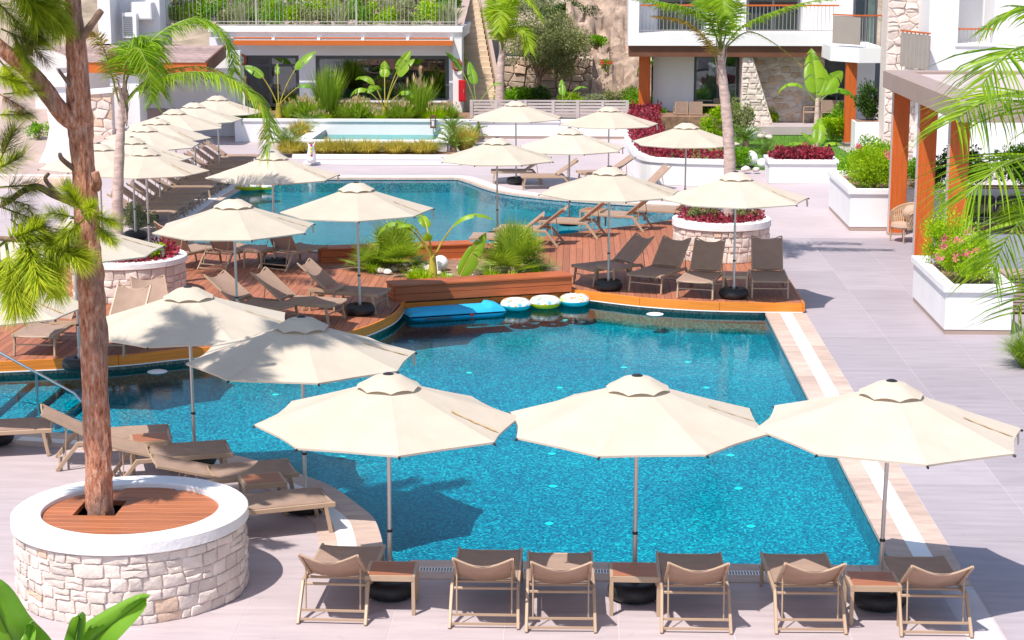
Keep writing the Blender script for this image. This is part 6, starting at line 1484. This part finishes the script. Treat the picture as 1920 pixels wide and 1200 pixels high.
# stairs, retaining wall
stt = thing('stone_staircase', 'cream stone staircase climbing behind the bar', 'staircase')
for i in range(19):
    t_ = i/17; y = 74.5+5.2*t_; z = 1.0+3.55*t_; xr = GY(931,184,74.5).x*(1-t_)+GY(898,11,79.7).x*t_; xl = GY(866,184,74.5).x*(1-t_)+GY(862,11,79.7).x*t_
    MB().box(xl, xr, y, y+0.42, z-0.6, z+0.2).build('step', 'step_stone', stt); 
sr = thing('stair_wall', 'taupe side wall along the right of the staircase', 'wall'); p0, p1 = GY(934,190,74.5), GY(901,20,79.7)
MB().hexa([(p0.x,74.4,0),(p0.x+0.15,74.4,0),(p1.x+0.15,79.8,0),(p1.x,79.8,0),(p0.x,74.4,1.35),(p0.x+0.15,74.4,1.35),(p1.x+0.15,79.8,4.9),(p1.x,79.8,4.9)]).build('wall', 'taupe_metal', sr)
for i in range(5): 
    shrub('green creeper on the bank left of the staircase, %s' % ['lowest','second from below','in the middle','second from above','highest'][i], GY(866-i*2, 165-i*34, 74.3+i*0.9), (0.2,0.3,0.38), 600, 0.10, ['leaf_shrub','leaf_bright'][i % 2], 10, name='creeper', cat='creeper', stems=3)
rw = thing('retaining_wall', 'rough stone retaining wall behind the olive tree', 'wall'); a, b, c, d = rect(938, 108, 1112, 205, 77.2)
MB().box(a, b, 77.25, 79, 0, d-0.05).build('wall_core', 'rubble', rw); flat_stones(rw, a, b, 0.7, d, 77.2, 0.3, 0.75, 0.32, 51, ('rubble','rubble','stone_warm'), 0.12)
shrub('bright green bush clinging to the rocky bank', GY(1122,80,80)+Vector((0,0,-0.2)), (0.5,0.4,0.28), 1200, 0.11, 'leaf_shrub', 10)
shrub('red flowering plant at the foot of the rocky bank', GY(1136,135,77.0), (0.28,0.25,0.25), 300, 0.10, 'leaf_shrub', 6, flowers=(6,'flower_red'))
shrub('dark bush above the olive tree', GY(1065,40,82)-UP*0.6, (1.3,0.8,0.8), 3000, 0.13, 'leaf_dark', 18)
shrub('grey bush at the top behind the staircase palm', GY(1000,10,83)-UP*0.8, (1.6,0.8,0.8), 2600, 0.13, 'leaf_grey', 18)
tw = thing('top_wall', 'curved white parapet above the rocky bank', 'wall'); strip_mesh(MB(), catmull([GY(1094,14,84.5),GY(1120,9,84.2),GY(1150,6,84),GY(1182,5,84)],5), 0, 0.25, 3.6, GY(1150,3,84).z, 0.3).build('wall', 'white', tw)
# ------------------------------------------------------------------ hotel on the right
ht = thing('hotel_building', 'white hotel with stone cladding and balconies at the upper right', 'building')
YH = 73.2; YBf = 71.5
zs0, zs1 = GY(1380,86,YBf).z, GY(1380,62,YBf).z
bx0, bx1 = GY(1178,75,YBf).x, GY(1572,75,YBf).x
slab = MB().box(bx0, bx1, YBf, YH, zs0, zs1).build('balcony_slab', 'white', ht)
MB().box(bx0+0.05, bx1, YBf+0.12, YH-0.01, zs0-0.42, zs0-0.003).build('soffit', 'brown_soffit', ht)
MB().box(bx0, bx0+0.4, YBf+0.003, YH, zs1, 9).build('end_wall', 'white', ht)
MB().box(bx0, GY(1610,50,YH).x, YH, YH+0.3, zs1-0.5, 9).build('upper_wall', 'white', ht)
for i, (p0, p1) in enumerate([(1235,1320),(1400,1500)]): window(ht, p0, -60, p1, 66, YH-0.12, (0.5,), 0.1, curtain=False, name='balcony_door')
g0 = 0.35
wl = MB(); xA, xB, xC, xD, xE, xF = [GY(p, 150, YH).x for p in (1225,1301,1391,1545,1594,1640)]; zt = zs0-0.42; zw_ = GY(1345,103,YH).z
wl.box(xA, xB, YH, YH+0.3, 0, zt).box(xB, xC, YH, YH+0.3, zw_, zt).box(xC, xD, YH, YH+0.3, 0, zt).box(xD, xE, YH, YH+0.3, zw_, zt).box(xE, xF, YH, YH+0.3, 0, zt); wl.build('wall', 'white', ht)
window(ht, 1301, 103, 1391, 212, YH+0.05, (0.5,), 0.1, curtain=True); window(ht, 1545, 103, 1594, 212, YH+0.05, (0.5,), 0.1, curtain=True)
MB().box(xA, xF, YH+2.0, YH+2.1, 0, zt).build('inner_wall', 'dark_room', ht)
cl = MB().box(xC, xD, YH-0.04, YH-0.001, 0, zt-0.01).build('cladding', 'mortar', ht)
flat_stones(cl, xC, xD, g0, zt-0.02, YH-0.04, 0.25, 0.55, 0.2, 61, ('stone','stone','stone_warm'), 0.04)
Yq = 71.75; q0_, q1_, q2_ = GY(1391,160,Yq).x, GY(1406,97,Yq).x, GY(1456,222,Yq).x
lit_wedge = MB().hexa([(q0_,Yq,0),(q2_,Yq,0),(q2_,YH-0.05,0),(q0_,YH-0.05,0),(q0_,Yq,zt+0.3),(q1_,Yq,zt+0.3),(q1_,YH-0.05,zt+0.3),(q0_,YH-0.05,zt+0.3)]).build('buttress', 'mortar', ht)  # added buttress, its slanted side imitates a shadow edge on the stone wall
nr_ = 13
for i in range(nr_):
    z0_ = 0.3+(zt-0.3)*i/nr_; z1_ = 0.3+(zt-0.3)*(i+1)/nr_; xr__ = q2_+(q1_-q2_)*(z1_/(zt+0.3)); flat_stones(lit_wedge, q0_, xr__, z0_, z1_, Yq, 0.22, 0.5, 0.3, 80+i, ('stone',), 0.05)
MB().box(GY(1200,75,YBf).x, bx1, YBf+0.05, YBf+0.1, zs1+1.0, zs1+1.06).build('hand_rail', 'orange_wood', ht)
rl2 = thing('balcony_railing', 'thin vertical bar railing of the long hotel balcony', 'railing'); x = bx0+0.45; bal2 = MB().box(-0.009,0.009,-0.009,0.009,0,1.0).mesh('baluster'); bal2.materials.append(M('rail_grey'))
while x < bx1-0.1: obj('baluster', bal2, rl2, (x, YBf+0.075, zs1+0.02)); x += 0.145
MB().box(bx0+0.4, bx1-0.1, YBf+0.06, YBf+0.09, zs1+0.08, zs1+0.11).build('rail', 'rail_grey', rl2)
def column(label, px0, px1, pb, Y, ztop):
    x0, x1 = GY(px0, pb, Y).x, GY(px1, pb, Y).x; t = thing('orange_column', label, 'column', ((x0+x1)/2, Y, 0)); w_ = (x1-x0)/2
    MB().box(-w_, w_, 0, 2*w_, 0, ztop).build('shaft', 'orange_wood', t, bevel=0.01); MB().box(-w_-0.02, w_+0.02, -0.02, 2*w_+0.02, 0, 0.06).build('foot', 'taupe_metal', t)
column('orange wooden column left under the long hotel balcony', 1198, 1219, 172, 72.6, zs0-0.42)
YY = 67.8; zb0, zb1 = GY(1610,118,YY).z, GY(1610,90,YY).z
column('orange wooden column under the hotel bay balcony', 1585, 1605, 200, 68.4, zb0)
bay = thing('bay_balcony', 'projecting white bay balcony with a grey panel railing', 'balcony'); a, b = GY(1566,100,YY).x, GY(1661,100,YY).x
MB().hexa([(a,YY+1.3,zb0),(a+0.85,YY,zb0),(b,YY,zb0),(b,YH,zb0),(a,YY+1.3,zb1),(a+0.85,YY,zb1),(b,YY,zb1),(b,YH,zb1)]).build('slab', 'white', bay)
MB().box(a, b, YY+1.3, YH, zb0+0.002, zb1-0.002).build('slab_back', 'white', bay)
MB().box(a-0.02, b, YH-0.8, YH-0.5, zb1, 9).build('rear_wall', 'white', bay)
MB().hexa([(a+0.05,YY+1.28,zb1+0.1),(a+0.87,YY+0.05,zb1+0.1),(a+0.9,YY+0.08,zb1+0.1),(a+0.08,YY+1.31,zb1+0.1),(a+0.05,YY+1.28,zb1+1.1),(a+0.87,YY+0.05,zb1+1.1),(a+0.9,YY+0.08,zb1+1.1),(a+0.08,YY+1.31,zb1+1.1)]).build('panel', 'panel_grey', bay)
x = a+0.95
while x < b-0.02: MB().box(x-0.009, x+0.009, YY+0.05, YY+0.07, zb1+0.02, zb1+1.12).build('baluster', 'rail_grey', bay); x += 0.13
MB().box(a+0.85, b, YY+0.03, YY+0.09, zb1+1.12, zb1+1.17).build('hand_rail', 'orange_wood', bay); MB().bar((a+0.06,YY+1.3,zb1+1.14),(a+0.87,YY+0.06,zb1+1.14),0.06,0.05).build('hand_rail', 'orange_wood', bay)
window(bay, 1600, -40, 1645, 92, YH-0.92, (0.5,), 0.08, name='balcony_door')
YP = 64.0; x0, x1 = GY(1660,150,YP).x, GY(1742,150,YP).x
sp2 = thing('stone_pillar', 'broad pale stone clad pillar wall of the hotel behind the pergola', 'wall'); MB().box(x0, x1+1, YP, YP+1.2, 0, 9).build('wall_core', 'mortar', sp2)
flat_stones(sp2, x0, x1, 0.05, 6.3, YP, 0.25, 0.6, 0.26, 71, ('stone',), 0.06)
YG = 62.0; wing = thing('hotel_wing', 'plain white hotel wing with a recessed window at the right', 'building'); g0x = GY(1741,70,YG).x; g1x = g0x+14
wA, wB = GY(1797,40,YG).x, GY(1864,40,YG).x; wz = GY(1830,82,YG).z
MB().box(g0x, wA, YG, YG+4, 0, 9).box(wA, wB, YG, YG+4, 0, wz).box(wB, g1x, YG, YG+4, 0, 9).box(wA, wB, YG+1.6, YG+4, wz, 9).build('wall', 'white', wing)
MB().box(wA-0.08, wB+0.08, YG-0.05, YG+0.2, wz-0.08, wz+0.003).build('sill', 'gutter_white', wing); MB().box(wA, wB, YG+0.05, YG+0.1, GY(1830,56,YG).z, GY(1830,53,YG).z).build('hand_rail', 'orange_wood', wing)
for k in range(9): MB().box(wA+(wB-wA)*(k+0.5)/9-0.008, wA+(wB-wA)*(k+0.5)/9+0.008, YG+0.06, YG+0.09, wz, GY(1830,56,YG).z).build('baluster', 'rail_grey', wing)
b2 = thing('corner_balcony', 'small hotel balcony with a grey panel beside the stone pillar', 'balcony'); pa, pb2 = GY(1693,120,63.0), GY(1741,130,YG-0.6)
MB().hexa([(pa.x,63.6,zb0-0.2),(pb2.x+0.05,YG-0.65,zb0-0.2),(pb2.x+0.05,YG+1.5,zb0-0.2),(pa.x,64.2,zb0-0.2),(pa.x,63.6,zb0+0.05),(pb2.x+0.05,YG-0.65,zb0+0.05),(pb2.x+0.05,YG+1.5,zb0+0.05),(pa.x,64.2,zb0+0.05)]).build('slab', 'white', b2)
MB().hexa([(pa.x,63.62,zb0+0.15),(pb2.x,YG-0.6,zb0+0.15),(pb2.x+0.03,YG-0.57,zb0+0.15),(pa.x+0.03,63.65,zb0+0.15),(pa.x,63.62,zb0+1.25),(pb2.x,YG-0.6,zb0+1.25),(pb2.x+0.03,YG-0.57,zb0+1.25),(pa.x+0.03,63.65,zb0+1.25)]).build('panel', 'panel_grey', b2)
MB().bar((pa.x,63.63,zb0+1.33),(pb2.x,YG-0.59,zb0+1.33),0.06,0.05).build('hand_rail', 'orange_wood', b2)
for k in range(7):
    q = Vector((pa.x,63.63,0)).lerp(Vector((pb2.x,YG-0.59,0)), (k+0.5)/7); MB().box(q.x-0.02,q.x+0.02,q.y-0.02,q.y+0.02,zb0+0.05,zb0+1.32).build('post', 'rail_grey', b2)
# lawn, paths, terrace
def sheet(name, px, z, mat, zz):
    o = MB().poly(GP(px, zz), zz).build(name, mat); return struct(o)
sheet('lawn', [(1380,318),(1440,318),(1440,300),(1570,300),(1625,300),(1600,240),(1480,226),(1390,226),(1210,228),(1180,262),(1200,320)], 0, 'lawn', 0.012)
for i, pts in enumerate([[(1422,256),(1495,251),(1500,248),(1425,252)], [(1560,268),(1600,266),(1650,292),(1660,312),(1630,312)]]): sheet('garden_path', pts, 0, 'pave_light', 0.02)
sheet('hotel_terrace', [(1200,224),(1640,226),(1640,200),(1200,200)], 0, 'pave_light', 0.03)
lg = MB(); lp = GP([(1390,310),(1440,310),(1440,298),(1570,298),(1610,298),(1595,240),(1480,228),(1400,232)], 0)
for k in range(9000):
    x, y = rnd.uniform(min(p.x for p in lp), max(p.x for p in lp)), rnd.uniform(min(p.y for p in lp), max(p.y for p in lp)); c = cross_y(lp, x)
    if any(c[i] <= y <= c[i+1] for i in range(0, len(c)-1, 2)): blade(lg, Vector((x,y,0.01)), UP+rv()*0.5, rnd.uniform(0.06,0.12), 0.012, 0.3, 1)
tag(lg.build('lawn_grass', 'grass_lawn'), 'short green lawn grass before the hotel', 'grass', kind='stuff')
for i, (px, py, s) in enumerate([(1300,250,2.5),(1425,262,2.2),(1440,262,1.6),(1310,262,2.0),(1398,322,1.5),(1418,322,1.2)]):
    o = obj('boulder', pebm[i % 5], None, G(px, py, 0.05)+UP*0.06*s, i); o.scale = (s,s,s*0.8); tag(o, 'pale garden rock '+['left of the palm trunk','right of the far globe lamp','beside the lawn path','under the yellow green bush','below the large globe lamp','below the small globe lamp'][i], 'rock')
# dining set
def dchair(label, x, y, rz, z=0.35):
    t = thing('dining_chair', label, 'chair', (x, y, z), R(rz), 'chairs on the hotel terrace'); 
    MB().box(-0.24,0.24,-0.24,0.24,0.43,0.47).build('seat', 'cushion', t); 
    for sx in (-1,1):
        MB().box(sx*0.23-0.02,sx*0.23+0.02,-0.24,-0.2,0,0.92).build('leg', 'frame_tan', t); MB().box(sx*0.23-0.02,sx*0.23+0.02,0.2,0.24,0,0.64).build('leg', 'frame_tan', t); MB().box(sx*0.23-0.02,sx*0.23+0.02,-0.2,0.24,0.64,0.67).build('armrest', 'frame_tan', t)
    MB().box(-0.21,0.21,-0.235,-0.215,0.48,0.92).build('backrest', 'sling', t)
dx = lambda p: GY(p, 195, 72.6).x
dt = thing('dining_table', 'tan dining table on the hotel terrace behind the palm', 'table', (dx(1330), 72.45, 0.35)); MB().box(-0.75,0.75,-0.4,0.4,0.70,0.74).build('top', 'frame_tan', dt)
for sx in (-1,1):
    for sy in (-1,1): MB().box(sx*0.68-0.03,sx*0.68+0.03,sy*0.34-0.03,sy*0.34+0.03,0,0.70).build('leg', 'frame_tan', dt)
dchair('leftmost tan chair at the terrace dining table', dx(1274), 71.75, 5); dchair('second tan chair at the terrace dining table', dx(1302), 71.7, -3); dchair('tan chair behind the right end of the terrace table', dx(1352), 72.95, 180)
dchair('tan chair against the stone wall left of the banana plant', GY(1517,205,72.6).x, 72.7, 90); dchair('tan chair right of the banana plant on the terrace', GY(1550,205,72.6).x, 72.6, 0); dchair('tan chair under the curtained window by the orange column', GY(1572,205,72.6).x, 72.6, 4)
MB().box(dx(1225), dx(1640), 71.2, YH, 0.04, 0.35).build('terrace_step', 'pave_light'); struct(bpy.data.objects['terrace_step'])
hp = thing('white_planter', 'tall white box planter under the hotel bay balcony', 'planter'); a, b, c, d = rect(1603, 229, 1657, 292, 65.0); MB().box(a, b, 65, 66, 0, d).build('wall', 'white', hp); MB().box(a+0.06, b-0.06, 65.06, 65.94, d, d+0.02).build('soil', 'soil', hp)
shrub('dark leafy bush in the tall white box planter under the bay', Vector(((a+b)/2, 65.5, d)), (0.45,0.4,0.75), 3000, 0.10, 'leaf_dark', 18)
# ------------------------------------------------------------------ pergola
pg = thing('pergola', 'taupe louvered pergola on orange posts at the right', 'pergola'); PX = 7.72; ys = (46.3, 42.7, 39.1); zp = GY(1672,166,46.3).z; zpt = zp+0.42
for y in ys:
    p_ = MB().box(PX, PX+0.40, y, y+0.28, 0, zp).build('post', 'orange_wood', pg, bevel=0.012); MB().box(PX-0.006, PX, y+0.02, y+0.26, 0, zp).build('lit_face', 'louver', p_); MB().box(PX-0.02, PX+0.42, y-0.02, y+0.3, 0, 0.05).build('foot_plate', 'taupe_metal', p_)  # thin pale strip colours the left side of each post as sunlit
xe = PX+9
MB().box(PX-0.22, PX+0.42, 37.2, 46.75, zp, zpt).build('side_beam', 'pergola_metal', pg, bevel=0.01); MB().box(PX+0.421, xe, 46.35, 46.75, zp, zpt).build('back_beam', 'pergola_metal', pg, bevel=0.01); MB().box(PX+0.421, xe, 37.2, 37.6, zp, zpt).build('front_beam', 'pergola_metal', pg, bevel=0.01)
sl_ = MB().hexa([(0,0,0),(xe-PX-0.44,0,0),(xe-PX-0.44,0.29,0.05),(0,0.29,0.05),(0,0.0,0.035),(xe-PX-0.44,0.0,0.035),(xe-PX-0.44,0.29,0.085),(0,0.29,0.085)]).mesh('louver'); sl_.materials.append(M('louver'))
y = 37.65
while y < 46.2: obj('louver', sl_, pg, (PX+0.43, y, zpt-0.16)); y += 0.42
for x in (xe-0.4,): 
    for y in ys: MB().box(x, x+0.4, y, y+0.28, 0, zp).build('post', 'orange_wood', pg)
# things under the pergola
sf = thing('sofa', 'dark grey cushioned corner sofa under the pergola', 'sofa', (9.5, 46.0, 0)); MB().box(0,4.2,-0.4,0.5,0.08,0.26).build('base', 'sofa', sf, bevel=0.02)
for i in range(5): MB().box(i*0.84+0.01,(i+1)*0.84-0.01,-0.42,0.25,0.265,0.45).build('seat_cushion', 'sofa', sf, bevel=0.04); MB().box(i*0.84+0.02,(i+1)*0.84-0.02,0.26,0.48,0.455,0.98).build('back_cushion', 'sofa', sf, bevel=0.06)
wc = thing('wicker_chair', 'round tan rope weave armchair between the pergola posts', 'armchair', (GY(1692,420,45.4).x, 45.2, 0), R(-60))
for a_ in (40,140,220,320): 
    p = Vector((math.cos(R(a_))*0.30, math.sin(R(a_))*0.28, 0)); MB().tube([p*1.1, p+UP*0.32], 0.02, 8).build('leg', 'frame_tan', wc)
MB().lathe([(0.0,0.34),(0.30,0.34),(0.32,0.38),(0.30,0.46),(0.0,0.48)], 20).build('seat_cushion', 'cushion', wc, smooth=True)
ropes = MB()
for k in range(26):
    for sgn in (-1,1):
        a0 = R(-20+k*220/25); a1 = a0+sgn*R(12); hgt = 0.30+0.22*math.sin(max(0,min(1,k/25))*math.pi); P = [Vector((math.cos(a0)*0.30, math.sin(a0)*0.30, 0.32)), Vector((math.cos(a1)*0.36, math.sin(a1)*0.36, 0.40+hgt))]; ropes.tube(P, 0.017, 5, False)
ro_ = ropes.build('rope_weave', 'wicker', wc); ro_['kind'] = 'stuff'
MB().tube([Vector((math.cos(R(-20+k*10))*0.365, math.sin(R(-20+k*10))*0.365, 0.40+0.30+0.22*math.sin(k/22*math.pi))) for k in range(23)], 0.022, 8).build('top_rail', 'wicker', wc, smooth=True)
MB().lathe([(0.0,-0.2),(0.12,-0.18),(0.21,-0.08),(0.23,0.0),(0.21,0.08),(0.12,0.18),(0.0,0.2)], 16).build('back_cushion', 'cushion', wc, (0,0.24,0.68), smooth=True)
wb = thing('white_planter', 'long white planter wall behind the pergola sofa', 'planter'); MB().box(8.9, 20, 47.1, 47.9, 0, 1.05).build('wall', 'white', wb); MB().box(9.0, 19.9, 47.2, 47.8, 1.05, 1.07).build('soil', 'soil', wb)
for i in range(4): shrub(['dark hedge bush left behind the pergola sofa','dark hedge bush behind the middle pergola post','leafy hedge bush right of the middle behind the pergola','leafy hedge bush at the right behind the pergola'][i], Vector((9.7+i*1.7, 47.5, 1.0)), (1.0,0.5,0.6), 3400, 0.11, ['leaf_dark','leaf_shrub'][i % 2], 20)
hw2 = thing('white_planter', 'white planter box before the pergola at the right edge', 'planter'); a, b, c, d = rect(1806, 440, 2100, 525, 39.0); MB().box(a, b, 39.0, 40.6, 0.0, d-0.12).build('wall', 'white', hw2); MB().box(a-0.05, b, 38.95, 40.65, d-0.12, d).build('cap', 'white', hw2); MB().box(a+0.1, b-0.1, 39.1, 40.5, d, d+0.01).build('soil', 'soil', hw2)
shrub('yellow green bush at the foot of the third pergola post', Vector((a+0.0, 40.2, d-0.1)), (0.55,0.5,0.55), 3000, 0.06, 'leaf_bright', 18); shrub('low green bush in the white box at the right edge', Vector((a+1.2, 39.8, d)), (0.6,0.5,0.28), 2000, 0.06, 'leaf_bright', 14)
sb = thing('slatted_bench', 'taupe slatted screen right of the tall white planter', 'screen'); a, b, c, d = rect(1880, 522, 2060, 622, 36.0); z = 0.05
while z < d: MB().box(a, b, 36.0, 36.04, z, z+0.045).build('slat', 'taupe_metal', sb); z += 0.065
MB().box(a, b, 36.05, 36.6, 0, d-0.02).build('core', 'brown_soffit', sb); MB().box(a, b, 35.95, 36.65, d+0.02, d+0.08).build('top_board', 'taupe_metal', sb)
# ------------------------------------------------------------------ pool toys
def ring(label, px, py, Rr, low, z=WZ, rz=0):
    c = G(px, py, z); t = thing('swim_ring', label, 'swim ring', (c.x, c.y, z+0.012), rz, 'inflatable swim rings'); r_ = Rr*0.40; R0 = Rr-r_; n = 32; m = 10
    for nm, a0, a1, mt in (('upper_half', 12, 192, 'toy_print'), ('lower_half', 192, 372, low)):
        mb = MB()
        for i in range(n):
            th = 2*math.pi*i/n; wr = 1+0.012*math.sin(i*5)
            for j in range(m+1):
                ph = R(a0-6+(a1-a0)*j/m-0); ph = R(-6)+R(a0-6+(a1-a0)*j/m) if False else R(a0-12+(a1-a0)*j/m); rr = R0+r_*wr*math.cos(ph); mb.v.append((rr*math.cos(th), rr*math.sin(th), r_*0.85+r_*0.85*math.sin(ph)))
        for i in range(n):
            for j in range(m): mb.f.append((i*(m+1)+j, ((i+1)%n)*(m+1)+j, ((i+1)%n)*(m+1)+j+1, i*(m+1)+j+1))
        mb.build(nm, mt, t, smooth=True, angle=180)
    MB().tube([(R0,0,r_*1.65),(R0,0.0,r_*1.78)], 0.012, 8).build('valve', 'toy_white', t)
ring('white patterned swim ring with aqua underside next to the air mattress', 967, 581, 0.31, 'toy_aqua')
ring('white patterned swim ring with yellow underside', 1022, 577, 0.315, 'toy_yellow')
ring('white patterned swim ring with aqua underside next to the deck corner', 1077, 573, 0.31, 'toy_aqua', rz=2)
ring('yellow swim ring at the far left of the back pool', 468, 357, 0.42, 'toy_yellow'); ring('small yellow swim ring beside the larger one in the back pool', 497, 356, 0.3, 'toy_yellow', rz=1)
am = thing('air_mattress', 'light blue inflatable air mattress floating along the wooden bench', 'air mattress'); A0 = G(768,602,WZ); A1 = G(950,590,WZ); dv = (A1-A0).normalized(); am.location = A0; am.rotation_euler = (0,0,math.atan2(dv.y,dv.x)); Lm = (A1-A0).length
mb = MB(); nx, ny = 40, 24; wM = 0.62
for lay in (1,-1):
    for j in range(ny+1):
        for i in range(nx+1):
            u, v = i/nx, j/ny; e = (1-(2*u-1)**8)*(1-(2*v-1)**8); tb = abs(math.sin(v*math.pi*5))**0.6; pil = 0.07 if u > 0.84 else 0
            mb.v.append((u*Lm, v*wM, 0.06+lay*(0.014+e**0.5*(0.065*tb+0.03)) + (pil*e if lay > 0 else 0)))
o_ = (nx+1)*(ny+1)
for j in range(ny):
    for i in range(nx): a = j*(nx+1)+i; mb.f += [(a,a+1,a+nx+2,a+nx+1), (o_+a,o_+a+nx+1,o_+a+nx+2,o_+a+1)]
mb.build('body', 'toy_light', am, smooth=True, angle=180); MB().box(Lm*0.62,Lm*0.66,-0.012,0.02,0.02,0.07).build('valve', 'toy_red', am); MB().box(Lm*0.15,Lm*0.42,-0.008,0.01,0.005,0.03).build('label_strip', 'dark_frame', am)
un = thing('animal_float', 'white inflatable toy animal with rainbow mane behind the back pool', 'pool float', (GY(585,306,60.9).x, 60.8, 0.09))
un.scale = (0.8,0.8,0.8)
P = [(0,0,0.0),(0,0,0.15),(0.0,0,0.4),(0,-0.02,0.58),(0,-0.05,0.68),(0,-0.1,0.74)]; MB().tube(P, [0.16,0.20,0.17,0.13,0.11,0.05], 14).build('body', 'toy_white', un, smooth=True, angle=180)
for s in (-1,1): MB().tube([(s*0.06,0,0.68),(s*0.16,0,0.84)], [0.04,0.008], 8).build('ear', 'toy_white', un, smooth=True)
for i, m_ in enumerate(('toy_pink','toy_yellow','toy_yellow','toy_red','toy_pink')): MB().lathe([(0.0,-0.06),(0.05,-0.03),(0.06,0),(0.05,0.03),(0.0,0.06)], 10).build('mane_tuft', m_, un, (0.02,-0.17+0.02*abs(i-2),0.74-i*0.14), smooth=True)
